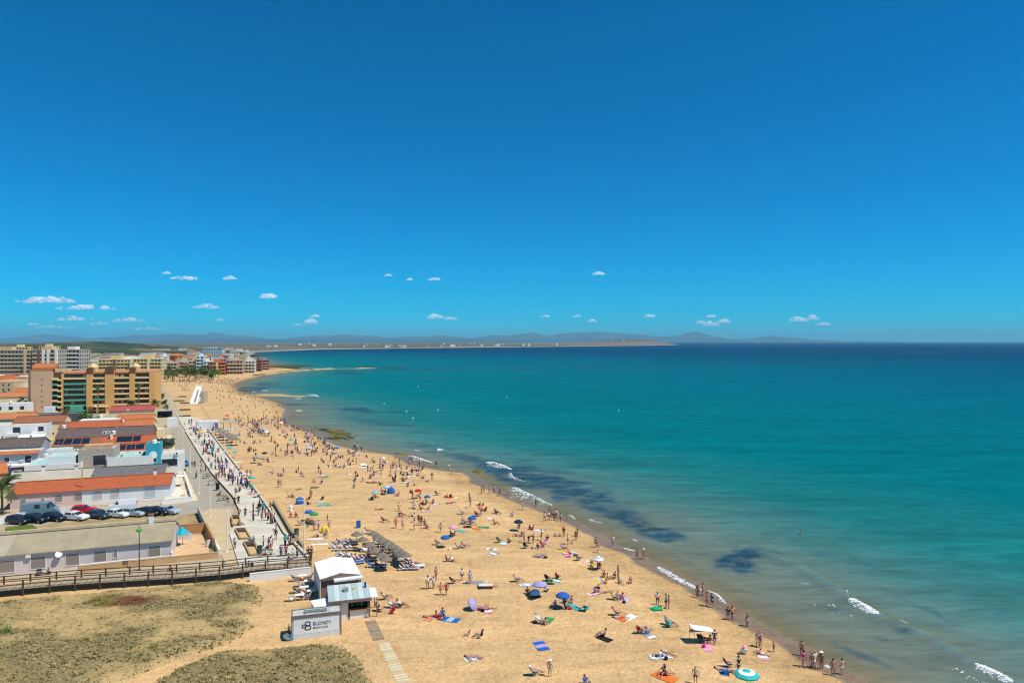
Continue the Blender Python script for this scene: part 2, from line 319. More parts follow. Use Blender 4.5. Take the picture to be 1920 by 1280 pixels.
# ------------------------------------------------------------------ far land
def spow(n): return n
RIDGE = [(-700,634),(-300,630),(-60,638),(0,641),(20,638),(40,633),(60,629),(85,626),(108,628),(130,632),(155,634),(200,634),(215,632),(245,628),(268,627),(282,630),(295,627),(325,625),(365,627),(388,627),(402,622),(425,629),(435,630),(450,628),(465,629),(480,635),(490,639),(510,638),(530,635),(560,631),(600,629),(625,629),(645,625),(668,629),(700,629),(730,633),(780,630),(810,630),(832,628),(855,631),(880,633),(900,631),(925,628),(955,629),(975,625),(990,625),(1000,622),(1015,627),(1028,630),(1050,625),(1080,623),(1110,622),(1130,621),(1170,625),(1195,626),(1210,627),(1222,630),(1260,630),(1275,629),(1290,623),(1305,620),(1318,626),(1335,630),(1355,637),(1370,637),(1390,635),(1410,636),(1430,631),(1445,629),(1470,632),(1490,632),(1510,636),(1530,641),(1545,639),(1565,640),(1580,641),(1593,638.3),(1603,641),(1640,642)]
def mountain(name, ridge, D, thick, mat, seed, rough_amp=.17):
    px = np.arange(ridge[0][0], ridge[-1][0]+1, 2.5); ry = np.interp(px, [a for a, b in ridge], [b for a, b in ridge])
    top = np.maximum(H+(640.0-ry)/F*D, -2); rows = 40; v = np.linspace(0, 1.7, rows)[:, None]
    y = D-thick+thick*v+0*px[None]; x = ((px-960)/F*D)[None]+0*y
    sh = np.where(v <= 1, np.sin(np.clip(v, 0, 1)*PI/2)**1.3, 1-(v-1)*1.1)
    nz = fbm(x, y*1.6, thick*.35, 5, seed); nr = np.abs(nz-.5)*2
    z = top[None]*sh*(1-rough_amp*3.2*(1-nr)*(np.clip(v, 0, 1)*(1-np.clip(v, 0, 1))*4)**.8)
    z = np.where(v > 1, np.minimum(z, top[None]*.98), z); z = np.maximum(z, -30*(1-np.clip(v*4, 0, 1))-1)
    z[0] = -20; n = fbm(x, y, thick*.15, 5, seed+3)[..., None]
    col = np.array((.055,.06,.055))*(.3+1.4*n)
    me = grid_mesh(name, x, y, z, mat, col); return ob(name, me, kind='structure')
def plain_extra(t, col, noise, mult): return mult(col, noise(.004, 5), .8, 1.2)
mount_m, _, _ = vcol_mat('mountain_scrub', .95, [], .05, plain_extra)
mountain('mountains', RIDGE, 33000, 7000, mount_m, 1.0)
mountain('mountains', [(-400,641),(330,641),(380,635),(440,633),(520,636),(600,636),(680,634),(760,637),(800,636),(850,634),(960,637),(1000,640),(1100,641),(1200,642)], 24000, 3500, mount_m, 4.0, .08)
hill_m, _, _ = vcol_mat('hill_scrub', .95, [], .05, lambda t, c, n, mu: mu(mu(c, n(.01, 5), .7, 1.3), n(.06, 3), .8, 1.2))
def hill(pts, D, thick, seed, base):
    px = np.arange(pts[0][0], pts[-1][0]+1, 2.0); ry = np.interp(px, [a for a, b in pts], [b for a, b in pts])
    top = np.maximum(H+(640.0-ry)/F*D, -1); v = np.linspace(0, 1.6, 30)[:, None]
    y = D-thick+thick*v+0*px[None]; x = ((px-960)/F*D)[None]+0*y
    sh = np.where(v <= 1, np.sin(np.clip(v, 0, 1)*PI/2), 1-(v-1)*.9); z = top[None]*sh*(1-.1*(fbm(x, y, 90, 4, seed))*(v < .95)); z[0] = -4
    n = fbm(x, y, 70, 5, seed+2)[..., None]; b = ss(.52, .66, fbm(x, y, 200, 4, seed+7))[..., None]
    col = (np.array((.045,.062,.026))*(1-b)+np.array((.17,.12,.075))*b)*(.6+.8*n)
    ob('hill', grid_mesh('hill', x, y, z, hill_m, col), kind='structure')
hill([(-300,646),(-60,643),(0,645.5),(40,644),(80,643),(120,642),(150,640.5),(175,640),(195,640.5),(213,641),(225,645),(240,648.5),(262,650),(290,653),(330,656)], 2600, 700, 2, 0)
hill([(130,664),(190,658),(230,655),(262,653),(290,656),(330,657.5),(400,659),(470,661)], 1500, 260, 5, 0)

# ------------------------------------------------------------------ air
hz = MB().box(-49900, 49900, -900, 49900, -45, 590)
hm = bpy.data.materials.new('haze_air'); hm.use_nodes = True; t = hm.node_tree; t.nodes.clear()
pv = t.nodes.new('ShaderNodeVolumePrincipled'); pv.inputs['Color'].default_value = (.33,.78,1,1); pv.inputs['Density'].default_value = HAZE_D; pv.inputs['Anisotropy'].default_value = 0.0
mo = t.nodes.new('ShaderNodeOutputMaterial'); t.links.new(pv.outputs[0], mo.inputs['Volume'])
hm.cycles.homogeneous_volume = True; hm.cycles.volume_sampling = 'MULTIPLE_IMPORTANCE'
hz.build('haze', hm, kind='stuff')
# ------------------------------------------------------------------ spits, rocks, dune
def strip_land(name, pts, wpx, h, mat, colf, seed):
    p = [Vector((*W(a, b, SEA)[:2], 0)) for a, b in pts]; n = 70; k = 9
    s = np.linspace(0, len(p)-1.001, n); X = np.zeros((n, k)); Y = X.copy(); Z = X.copy()
    for i, t in enumerate(s):
        j = int(t); c = p[j].lerp(p[j+1], t-j); u = (p[j+1]-p[j]).normalized(); nn = Vector((-u.y, u.x, 0))
        e = math.sin(PI*min(1, (i+.5)/n*1.0))**.35 if name != 'sand_spit' else min(1, (n-i)/12)**.6
        wd = wpx*e*(.7+.6*mnoise.noise(Vector((t*2, seed, 0)))+.1)
        for q in range(k):
            v = q/(k-1)*2-1; X[i, q] = c.x+nn.x*v*wd; Y[i, q] = c.y+nn.y*v*wd
            Z[i, q] = SEA-.5+(h+.5)*(1-abs(v)**2.2)*e*(.75+.5*mnoise.noise(Vector((X[i,q]*.08, Y[i,q]*.08, seed))))
    cc = colf(X, Y, Z); m = grid_mesh(name, X, Y, Z, mat, cc)
    if m.polygons[300].normal.z < 0: m.flip_normals()
    return ob(name, m, kind='structure')
def c_spit(X, Y, Z):
    n = fbm(X, Y, 6, 4, 2)[..., None]; g = ss(.5, .62, fbm(X, Y, 14, 3, 5))[..., None]
    return (np.array((.48,.34,.17))*(1-g)+np.array((.2,.17,.05))*g)*(.7+.6*n)
def c_rock(X, Y, Z):
    n = fbm(X, Y, 3, 4, 2)[..., None]; g = ss(.42, .58, fbm(X, Y, 7, 3, 5))[..., None]
    return (np.array((.17,.15,.03))*(1-g)+np.array((.05,.05,.035))*g)*(.6+.8*n)
strip_land('sand_spit', [(430,742),(480,741),(530,741.5),(577,743.5)], 8, .9, sand_m, c_spit, 1)
strip_land('sand_spit', [(480,704),(540,696.5),(600,692.5),(660,691),(712,690.5)], 9, 1.6, sand_m, c_spit, 2)
strip_land('rock_shelf', [(592,802),(612,805),(632,812),(640,818),(655,818)], 6.5, .75, sand_m, c_rock, 3)
strip_land('rock_shelf', [(603,820),(625,822),(655,821)], 3.5, .6, sand_m, c_rock, 4)
strip_land('rock_shelf', [(884,882),(895,884),(905,890)], 2.6, .35, sand_m, c_rock, 5)
strip_land('rock_shelf', [(735,848),(750,850),(762,853)], 1.6, .3, sand_m, c_rock, 6)
strip_land('rock_shelf', [(440,731),(460,733),(480,735)], 3.5, .6, sand_m, c_rock, 7)
hd = [(487,688),(505,684.5),(530,683.5),(552,685),(572,688)]
hill_px = [(a, b) for a, b in [(470,690),(490,687),(505,684),(525,682.5),(545,684),(560,687),(580,690)]]
hill(hill_px, 890, 60, 9, 0)
rock_m = M('boulder_rock', '6d6250', .95, .3, 1.5, .05)
def boulder_mesh(seed):
    bm = bmesh.new(); bmesh.ops.create_icosphere(bm, subdivisions=2, radius=1)
    for v in bm.verts: v.co *= .75+.5*mnoise.noise(v.co*1.3+Vector((seed*7.1, 0, 0))); v.co.z *= .6
    me = bpy.data.meshes.new('boulder'); bm.to_mesh(me); bm.free(); me.materials.append(rock_m); return me
BOULD = [boulder_mesh(i) for i in range(3)]
for i, (px, py, s) in enumerate([(641,812,1.6),(648,815,1.3),(655,817,1.2),(636,806,1.2),(651,822,1.1),(660,820,.9)]):
    o = ob('boulder', BOULD[i % 3]); o.location = W(px, py, SEA+.25); o.scale = (s*1.4, s, s*.8); o.rotation_euler = (0, 0, i*1.3)
    tag(o, ['largest dark wet boulder on the algae covered rocks','dark boulder beside the largest one on the rocks','brown boulder at the seaward tip of the rocks','boulder at the back of the algae covered rocks','boulder on the beach side of the rock tip','smallest boulder standing off the rock tip'][i], 'boulder', 'boulders on the rocks in the shallows')

DUNE1 = [W(a, b)[:2] for a, b in [(-120,1128),(0,1128),(150,1112),(300,1100),(420,1087),(490,1098),(500,1130),(480,1180),(440,1206),(330,1240),(215,1290),(60,1400),(-200,1400)]]
DUNE2 = [W(a, b)[:2] for a, b in [(250,1300),(330,1250),(420,1218),(520,1212),(600,1203),(650,1212),(690,1238),(700,1262),(735,1320),(500,1420),(200,1420)]]
def inpoly(x, y, poly):
    c = np.zeros(np.shape(x), bool); n = len(poly)
    for i in range(n):
        (x1, y1), (x2, y2) = poly[i], poly[i-1]
        c ^= ((y1 > y) != (y2 > y)) & (x < (x2-x1)*(y-y1)/(y2-y1+1e-12)+x1)
    return c
gx = np.arange(-75, -8, .45); gy = np.arange(52, 97, .45); X, Y = np.meshgrid(gx, gy)
def dmask(X, Y):
    e1 = np.where(inpoly(X, Y, DUNE1), 1, -1)*poly_dist(X, Y, [tuple(q) for q in DUNE1]+[tuple(DUNE1[0])])[0]
    e2 = np.where(inpoly(X, Y, DUNE2), 1, -1)*poly_dist(X, Y, [tuple(q) for q in DUNE2]+[tuple(DUNE2[0])])[0]
    return np.maximum(e1, e2)
dm = dmask(X, Y); k = ss(-.2, 2.2, dm)
DZ = lambda x, y: .15+.75*fbm(x, y, 7, 3, 21)+.35*fbm(x, y, 2.2, 3, 5)
Z = -.12+k*DZ(X, Y)
cv = ss(.3, .56, fbm(X*.7+Y*.2, Y*1.2, 4.5, 5, 3)); cv2 = fbm(X, Y, 1.2, 3, 7)
dry = np.array((.47,.33,.14)); gg = np.array((.25,.205,.10)); green = np.array((.17,.16,.06))
cols = np.array((.58,.40,.19))*(1-.8*k[..., None])+dry*.8*k[..., None]
cols = cols*(1-(.88*cv*k)[..., None])+gg*(.7+.6*cv2[..., None])*(.88*cv*k)[..., None]
rc = W(228, 1133); rq = np.hypot((X-rc[0])/5.2, (Y-rc[1])/2.0)+.9*(fbm(X, Y, 3, 3, 4)-.5); rk = (1-ss(.6, 1, rq))[..., None]
red = np.array((.17,.075,.04)); redl = np.array((.2,.15,.045)); lk = ss(0, 3, -(X-rc[0])+1)[..., None]
cols = cols*(1-rk)+(red*(1-lk)+redl*lk)*rk
dune_m, _, _ = vcol_mat('dune_soil', .95, [(1.6, .25, .9, None), (6, .08, .9, None)], .05, lambda t, c, n, mu: mu(mu(c, n(.8, 5, .7, (.5,1,1,.3)), .78, 1.18), n(5, 4, .7), .72, 1.22))
ob('dune_ground', grid_mesh('dune_ground', X, Y, Z, dune_m, cols), kind='structure')
scrub = [M('scrub_grey', '93875d', .95, .3, 3), M('scrub_straw', 'b89d66', .95, .25, 3), M('scrub_olive', '857c48', .95, .3, 3), M('scrub_red', '7d4a34', .95, .3, 3), M('scrub_green', '55773a', .95, .3, 3)]
mb = MB(); r = random.Random(5); n = 0
PXc = RNG.uniform(-74, -10, 60000); PYc = RNG.uniform(53, 96, 60000); dmv = dmask(PXc, PYc); cvv = ss(.3, .56, fbm(PXc*.7+PYc*.2, PYc*1.2, 4.5, 5, 3)); dz = -.12+ss(-.2, 2.2, dmv)*DZ(PXc, PYc)
for x, y, m_, c_, z in zip(PXc, PYc, dmv, cvv, dz):
    if m_ < .15 or r.random() > (.1+.38*c_)*min(1, m_/1.2): continue
    if abs(x/y*F+960) > 2600: continue
    n += 1
    if n > 9500: break
    inred = math.hypot((x-rc[0])/5, (y-rc[1])/1.9) < .9
    mi = (3 if x > rc[0]-.5 and r.random() < .8 else 2) if inred else (0 if r.random() < .55 else 1 if r.random() < .6 else 2)
    R = r.uniform(.08, .34)*(1.1 if c_ > .7 else .8); hh = R*r.uniform(.2, .5)
    for q in range(7):
        a = r.random()*2*PI; d0 = R*r.random()*.7; cx, cy_ = x+math.cos(a)*d0, y+math.sin(a)*d0; b = a+r.uniform(-.8, .8)
        l = R*r.uniform(.3, .7); wd = R*r.uniform(.12, .3); ux, uy = math.cos(b), math.sin(b)
        mb.add([(cx-uy*wd, cy_+ux*wd, z-.04), (cx+uy*wd, cy_-ux*wd, z-.04), (cx+ux*l+uy*wd*.6, cy_+uy*l-ux*wd*.6, z+hh*r.random()), (cx+ux*l*.7-uy*wd*.6, cy_+uy*l*.7+ux*wd*.6, z+hh)], [(0,1,2,3)], mi)
mb.build('dune_scrub', scrub, kind='stuff')
def bush(px, py, R, hh, label, mat, nleaf=90, z=.5):
    mb = MB(); r = random.Random(px)
    for q in range(nleaf):
        a = r.random()*2*PI; e = r.random()*PI/2; d = R*r.uniform(.4, 1); c = Vector((math.cos(a)*math.cos(e)*d, math.sin(a)*math.cos(e)*d, math.sin(e)*hh*r.uniform(.4,1)))
        s = R*r.uniform(.12, .25); u = Vector((r.uniform(-1,1), r.uniform(-1,1), r.uniform(-.5,1))).normalized(); v = u.orthogonal().normalized()
        mb.add([c-v*s*.5, c+u*s*.8-v*s*.2, c+u*s*1.6, c+u*s*.8+v*s*.4], [(0,1,2,3)])
    t = thing('dune_shrub' if z > .3 else 'shrub', label, 'shrub', W(px, py, z), r.random()*6); mb.build('foliage', mat, t)
    s_ = MB(); s_.cyl((0,0,-.3), (0,0,hh*.6), .04, .02, 5); s_.build('stem', M('bark', '6b5840', .95), t)
bush(12, 1186, .8, .9, 'bright green spiky shrub at the edge of the dune scrub', scrub[4]); bush(30, 1182, .35, .4, 'little green tuft beside the spiky green shrub', scrub[4], 40)
bush(245, 1183, .5, .5, 'green shrub in the middle of the dune scrub', scrub[4]); bush(202, 1176, .35, .4, 'small dark green shrub left of the middle one', scrub[4], 50); bush(187, 1194, .9, .35, 'low spreading green shrub in the grey scrub', scrub[2], 120)
bush(290, 1218, 1.3, .4, 'wide low green shrub beside the sand path', scrub[2], 160); bush(265, 1231, .6, .4, 'round olive shrub below the wide low one', scrub[2]); bush(439, 1192, .6, .5, 'dark shrub on the open sand by the dune edge', scrub[0]); bush(448, 1104, .9, .4, 'low green shrub near the boardwalk bend', scrub[2], 120)

# ------------------------------------------------------------------ promenade, road, streets
def sheet(name, pix, z, mat, thick=.0, zpx=None):
    poly = [tuple(W(a, b, z if zpx is None else zpx)[:2]) for a, b in pix]
    mb = MB()
    if thick: mb.prism(poly, z-thick, z)
    else:
        n = len(poly); a = sum(poly[i][0]*poly[(i+1) % n][1]-poly[(i+1) % n][0]*poly[i][1] for i in range(n)); poly = poly if a > 0 else poly[::-1]
        mb.add([(x, y, z) for x, y in poly], [tuple(range(n))])
    return mb.build(name, mat, kind='structure')
conc = M('pale_concrete', 'cfc6b2', .9, .08, .6, .01); conc2 = M('tan_paving', 'c3ad86', .9, .1, .5, .01); asph = M('asphalt_grey', 'a39a87', .95, .1, .35, .01)
asph2 = M('asphalt_street', 'a69d8b', .95, .12, .3, .01)
dirt_m = M('dirt_lot_soil', 'a58d62', .95, .35, .35, .08)
sheet('town_ground', [(-900,1130),(440,1068),(428,1010),(385,905),(330,757),(310,735),(280,712),(-900,712)], .03, M('town_ground', 'b3a183', .95, .14, .15))
sheet('parking_street', [(-300,1010),(0,987),(372,962),(447,950),(430,935),(360,939),(318,951),(0,978),(-300,1000)], .06, asph2)
sheet('coast_road', [(447,950),(438,938),(395,888),(372,852),(345,815),(328,788),(318,788),(322,815),(333,852),(352,888),(372,940),(390,955)], .07, asph)
sheet('dirt_lot', [(-200,1020),(-5,995),(150,975),(372,962.5),(385,999),(322,1003),(322,975),(5,1004),(-200,1030)], .065, dirt_m)
sheet('grass_patch', [(8,1003),(10,988),(60,982),(70,990),(68,997)], .075, M('lot_grass', '5d6b22', .95, .3, 1.5, .05))
sheet('sidewalk', [(425,1060),(386,985),(378,962),(392,953),(440,952),(430,975),(440,1000),(455,1064)], .12, conc2, .1)
sheet('sidewalk', [(372,938),(350,890),(330,852),(322,815),(312,815),(318,852),(335,890),(348,938)], .12, M('beige_paving', 'd2c1a0', .9, .1, .5), .1)
# promenade slabs, each its own piece
LE = [(449,1064),(430,1000),(452,957),(440,930),(398,886),(372,845),(349,808),(337,790),(330,775)]; RE = [(575,1046),(531,1000),(512,968),(478,920),(440,872),(415,840),(396,815),(382,797),(376,785)]
LEw = [Vector(W(a, b, .3)) for a, b in LE]; REw = [Vector(W(a, b, .3)) for a, b in RE]
prom = thing('promenade', None, None, (0,0,0)); prom['kind'] = 'structure'
base = MB(); base.prism([(v.x, v.y) for v in LEw]+[(v.x, v.y) for v in REw[::-1]], -.1, .24); base.build('base', M('joint_concrete', '8f897b', .95), prom)
slabm = [M('slab_%d' % i, c, .9, .07, .5, .008) for i, c in enumerate(['cfc8b6', 'c9c1ae', 'c5bda8', 'cdc3b0'])]
def along(L, t): t *= len(L)-1; i = min(int(t), len(L)-2); return L[i].lerp(L[i+1], t-i)
ts = [i/56 for i in range(57)]
for i in range(56):
    for j in range(1):
        a0, a1 = along(LEw, ts[i]), along(LEw, ts[i+1]); b0, b1 = along(REw, ts[i]), along(REw, ts[i+1])
        f0, f1 = 0, 1
        q = [a0.lerp(b0, f0), a0.lerp(b0, f1), a1.lerp(b1, f1), a1.lerp(b1, f0)]; c = sum(q, Vector())/4
        q = [(p+(c-p).normalized()*.02) for p in q]; s = MB(); s.prism([(p.x, p.y) for p in q], .2, .3+.004*((i*7+j*3) % 4)); s.build('paving_slab', slabm[(i*5+j*2+i//3) % 4], prom)
def wallseg(name, label, pix, z0, z1, th, mat, cat='wall', capm=None, parts=True):
    p = [Vector(W(a, b, z0)) for a, b in pix]; t = thing(name, label, cat, p[0]); 
    for a, b in zip(p[:-1], p[1:]):
        a = a-p[0]; b = b-p[0]; u = (b-a).normalized(); nn = Vector((-u.y, u.x, 0))*th/2
        m = MB(); m.prism([tuple((a+nn)[:2]), tuple((b+nn)[:2]), tuple((b-nn)[:2]), tuple((a-nn)[:2])], 0, z1-z0); m.build('wall_panel', mat, t)
        m = MB(); nn = nn*1.25; m.prism([tuple((a+nn)[:2]), tuple((b+nn)[:2]), tuple((b-nn)[:2]), tuple((a-nn)[:2])], z1-z0, z1-z0+.07); m.build('coping', capm or mat, t)
    return t
curb = M('curb_concrete', 'c9bfa6', .9, .1, 1); brownw = M('brown_stone', '9d8b6b', .9, .2, 1, .03)
wallseg('parapet_wall', 'low pale parapet wall between promenade and beach', [(577,1046),(533,1000),(514,968),(480,920),(442,872),(417,840),(398,815),(384,797)], .3, .62, .3, curb)
wallseg('retaining_wall', 'outer brown stone wall of the beach ramp beside the promenade', [(568,1030),(545,1000),(513,945)], 0, .75, .35, brownw)
wallseg('kerb_wall', 'low cream kerb wall between coast road and promenade', [(450,955),(438,930),(397,885),(371,845),(348,808)], .3, .36, .3, curb)
ramp_m = M('ramp_concrete', 'b8a888', .9, .1, 1); sheet('beach_ramp', [(574,1043),(533,1001),(508,950),(514,948),(546,1001),(569,1031)], .2, ramp_m, .2)
wood = M('weathered_wood', 'a3927a', .9, .25, 2.5, .01); woodd = M('dark_wood', '54453a', .9, .25, 2.5, .01); woodl = M('pale_wood', 'c8b791', .9, .15, 2.5, .01)
white = M('white_paint', 'e6e6e2', .6, .05, 1); whitew = M('white_render', 'e3e2de', .9, .07, .5, .005); metal = M('galvanised_metal', 'b9bcbd', .45, .1, 2, 0, .5, .4); dark = M('dark_metal', '38383a', .6, .15, 3)
glass = M('window_glass', '27323c', .12, .1, 1, 0, .6); black = M('black_plastic', '1d1d20', .6, .1, 2)
def planter(corners, label):
    p = [Vector(W(a, b, .32)) for a, b in corners]; c = sum(p, Vector())/4; t = thing('sand_planter', label, 'planter', c)
    q = [v-c for v in p]; m = MB(); m.prism([tuple(v[:2]) for v in q], -.02, .06); m.build('sand_fill', M('planter_sand', 'c7a878', .95, .15, 2, .03), t)
    for i in range(4):
        a, b = q[i], q[(i+1) % 4]; u = (b-a).normalized(); nn = Vector((-u.y, u.x, 0))*.12; m = MB(); m.prism([tuple((a+nn)[:2]), tuple((b+nn)[:2]), tuple((b-nn)[:2]), tuple((a-nn)[:2])], 0, .3); m.build('border', M('planter_border', 'a98d63', .9, .15, 1), t)
    b0, b1 = q[2], q[3]; m = MB(); f = .32; l = [b0, b1, b1.lerp(q[0], f), b0.lerp(q[1], f)]; l = [v+( sum(l, Vector())/4-v)*.12 for v in l]; m.prism([tuple(v[:2]) for v in l], .06, .34); m.build('timber_bench', woodd, t)
planter([(436,985),(452,985),(448,968),(435,968)], 'small sand planter with timber bench, nearest the road end'); planter([(450,1011),(470,1010),(459,992),(441,993)], 'middle sand planter with timber bench on promenade'); planter([(469,1042),(486,1041),(478,1018),(457,1018)], 'largest sand planter beside the dark green bin')
def simple(name, label, cat, loc, parts, rz=0, group=None):
    t = thing(name, label, cat, loc, rz, group)
    for nme, m, mat in parts: m.build(nme, mat, t)
    return t
def bin_(px, py, label, mat):
    simple('litter_bin', label, 'bin', W(px, py, .3), [('bin_body', MB().lathe([(.3,0),(.38,.2),(.38,1.2),(.3,1.25)], 10), mat), ('bin_lid', MB().lathe([(.42,1.25),(.36,1.42),(.001,1.5)], 10), dark)], 0, 'bins on the promenade')
bin_(487, 1040, 'dark green litter bin beside the largest sand planter', M('bin_green', '36504a', .6)); bin_(408, 917, 'tall black litter bin at the road edge of promenade', black); bin_(556, 1007, 'grey green bin standing at the beach ramp wall', M('bin_grey', '5d6659', .7))
def bench(px, py, label, rz=.6):
    t = thing('bench', label, 'bench', W(px, py, .3), rz, 'benches along the promenade')
    MB().box(-.9, .9, -.25, .25, .4, .46).build('seat', wood, t); MB().box(-.9, .9, .22, .27, .55, .85).build('backrest', wood, t)
    for s in (-.7, .7): MB().box(s-.04, s+.04, -.22, .26, 0, .4).build('leg', dark, t)
bench(499, 1040, 'promenade bench beside the dark green bin', .1); bench(417, 936, 'promenade bench beside the round potted shrub'); bench(398, 907, 'promenade bench above the tall black bin'); bench(388, 894, 'promenade bench at the kerb, farther along the road'); bench(552, 1019, 'bench against the beach ramp wall', 1.0)

# ------------------------------------------------------------------ lamp posts
def lamp(px, py, h, label, kind='white', arm=1):
    z = float(max(height(*W(px, py, 0)[:2]), 0)); t = thing('street_lamp', label, 'street lamp', W(px, py, z), .9, 'white street lamps' if kind == 'white' else None)
    m = white if kind == 'white' else M('lamp_dark_green', '2c3a30', .5) if kind == 'green' else M('pole_tan', 'b98b4e', .8)
    MB().lathe([(.2,0),(.2,.12),(.12,.2)], 8).build('base', m, t); MB().cyl((0,0,.12), (0,0,h), .085 if kind != 'tan' else .13, .05 if kind != 'tan' else .09, 8).build('pole', m, t)
    if kind == 'white':
        MB().cyl((0,0,h-.1), (arm*.8,0,h+.1), .035, .03, 6).build('arm', m, t); MB().box(arm*.55, arm*1.2, -.13, .13, h+.06, h+.14).build('lamp_head', metal, t)
    elif kind == 'green':
        MB().lathe([(.05,h-.9),(.42,h-.72),(.45,h-.6),(.2,h-.42),(.03,h-.35)], 10).build('lamp_shade', M('lamp_shade_green', '4f9a3a', .5), t)
    return t
lamp(394, 969, 6.4, 'white street lamp on the corner where the road meets the sidewalk'); lamp(425.5, 1035, 6.3, 'white street lamp on the tan sidewalk nearest the boardwalk'); lamp(373, 926, 6.3, 'white street lamp in the middle of the road bend')
lamp(357, 885, 6.3, 'white street lamp at the road edge beside the blue car'); lamp(343, 848, 6.3, 'white street lamp before the dark hedge terrace'); lamp(570, 1046, 8.6, 'tall white lamp at the boardwalk end of the promenade wall', arm=-1); lamp(421, 867, 7.4, 'tall white lamp on the beach side promenade wall', arm=-1)
lamp(335, 815, 6.3, 'farthest white street lamp along the coast road'); lamp(261, 1068, 6.2, 'dark street lamp with green shade beside the boardwalk', 'green'); lamp(154, 944, 7.0, 'tan pole in front of the red roofed house', 'tan')

# ------------------------------------------------------------------ boardwalk
bw = thing('boardwalk', 'brown timber boardwalk with post and rail fence above the dune', 'boardwalk', (0,0,0)); BZ = .95
FE = [(-60,1112),(17,1105),(114,1096),(225,1089),(329,1083),(418,1076),(485,1067),(580,1061)]; 
FEw = [Vector(W(a, b, BZ)) for a, b in FE]; 
def off_line(P, d):
    out = []
    for i, p in enumerate(P):
        u = (P[min(i+1, len(P)-1)]-P[max(i-1, 0)]).normalized(); out.append(p+Vector((-u.y, u.x, 0))*d)
    return out
BEw = off_line(FEw, 2.5)
def plen(P): return sum((b-a).length for a, b in zip(P[:-1], P[1:]))
def atlen(P, s):
    for a, b in zip(P[:-1], P[1:]):
        l = (b-a).length
        if s <= l: return a.lerp(b, s/l)
        s -= l
    return P[-1]
L = plen(FEw); n = int(L/.24); mb = MB()
for i in range(n):
    s0, s1 = i/n*L+.012, (i+1)/n*L-.012; k0, k1 = s0/L*plen(BEw), s1/L*plen(BEw); a, b, c, d = atlen(FEw, s0), atlen(FEw, s1), atlen(BEw, k1), atlen(BEw, k0)
    mb.prism([tuple(v[:2]) for v in (a, b, c, d)], BZ-.06, BZ+.006*(i*7 % 3), i*5 % 3)
mb.build('deck_planks', [wood, M('wood_two', 'af9d82', .9, .2, 2.5), M('wood_three', '958369', .9, .2, 2.5)], bw, kind='stuff')
for P, nm in ((off_line(FEw, .06), 'post'), (off_line(FEw, 2.44), 'post')):
    LL = plen(P); k = int(LL/2.85); prev = None
    for i in range(k+1):
        p = atlen(P, i/k*LL); MB().box(p.x-.075, p.x+.075, p.y-.075, p.y+.075, -.35, BZ+1.08).build('post', woodd, bw)
        if prev is not None and not (P is not None and nm == 'x'):
            for hz_ in (1.02, .55):
                a, b = prev, p; u = (b-a).normalized(); nn = Vector((-u.y, u.x, 0))*.035; m = MB(); m.prism([tuple((a+nn)[:2]), tuple((b+nn)[:2]), tuple((b-nn)[:2]), tuple((a-nn)[:2])], BZ+hz_-.07, BZ+hz_+.04); m.build('rail', woodd, bw)
        prev = p
m = MB()
for d in (.3, 2.2):
    P = off_line(FEw, d)
    for a, b in zip(P[:-1], P[1:]):
        u = (b-a).normalized(); nn = Vector((-u.y, u.x, 0))*.06; m.prism([tuple((a+nn)[:2]), tuple((b+nn)[:2]), tuple((b-nn)[:2]), tuple((a-nn)[:2])], BZ-.3, BZ-.06)
m.build('joist', woodd, bw)
wallseg('white_wall', 'long low white wall between boardwalk and sand beside the beach club', [(468,1090),(583,1077)], 0, 1.05, .25, whitew)

# ------------------------------------------------------------------ houses
ROT = math.radians(20.5)
terra = M('terracotta_tiles', 'b2603c', .9, .16, 1.2, 0, .2, 0, ('X', .28, .06)); terra2 = M('terracotta_pale', 'bf7a50', .9, .2, 1.5, 0, .2, 0, ('X', .28, .06)); terrad = M('terracotta_brown', '9a6247', .9, .2, 1.5, 0, .2, 0, ('X', .28, .06)); orange = M('orange_tiles', 'be7145', .9, .15, 1.2, 0, .2, 0, ('X', .28, .06))
greyroof = M('grey_roof', 'a09479', .95, .16, .5, .02); slate = M('slate_roof', '6c6a68', .9, .2, .8, .02); darkroof = M('dark_brown_roof', '655852', .9, .18, .8, .02); redroof = M('red_roof', 'a8504a', .9, .15, 1)
lav = M('lavender_render', 'd6c9c2', .9, .06, .4, .004); pink = M('pink_render', 'd8bdb5', .9, .06, .4, .004); bluew = M('bluewhite_render', 'e2e3e2', .9, .05, .4, .004); cream = M('cream_render', 'e0d0a8', .9, .07, .4); bluegrey = M('bluegrey_render', 'a9b0b8', .9, .08, .4)
shut = M('roller_shutter', '96877f', .7, .06, 2, 0, .3, 0, ('Z', .09, .03)); shutw = M('pale_shutter', 'c2bfb6', .7, .06, 2, 0, .3, 0, ('Z', .09, .03)); stonef = M('stone_facade', 'b3a596', .95, .35, 3, .05); teal = M('teal_floor', '9fc4bd', .8, .08, 1); turq = M('turquoise_render', '3aa3b4', .8, .08, .6)
solar = M('solar_glass', '1d2836', .15, .15, 1.5, 0, .6); brick = M('brick_trim', 'a5593f', .9, .2, 2)
def window(parent, x, z, w_, h_, y=0, mat=None, fr=None, name='window'):
    f = MB(); fr = fr or whitew
    for x0, x1, z0, z1 in ((x-w_/2-.07, x+w_/2+.07, z+h_/2, z+h_/2+.08), (x-w_/2-.07, x-w_/2, z-h_/2, z+h_/2), (x+w_/2, x+w_/2+.07, z-h_/2, z+h_/2), (x-w_/2-.12, x+w_/2+.12, z-h_/2-.08, z-h_/2)): f.box(x0, x1, y-.06, y+.02, z0, z1)
    o = f.build(name, fr, parent); MB().box(x-w_/2, x+w_/2, y-.02, y+.02, z-h_/2, z+h_/2).build('shutter' if mat not in (None, glass) else 'pane', mat or glass, o); return o
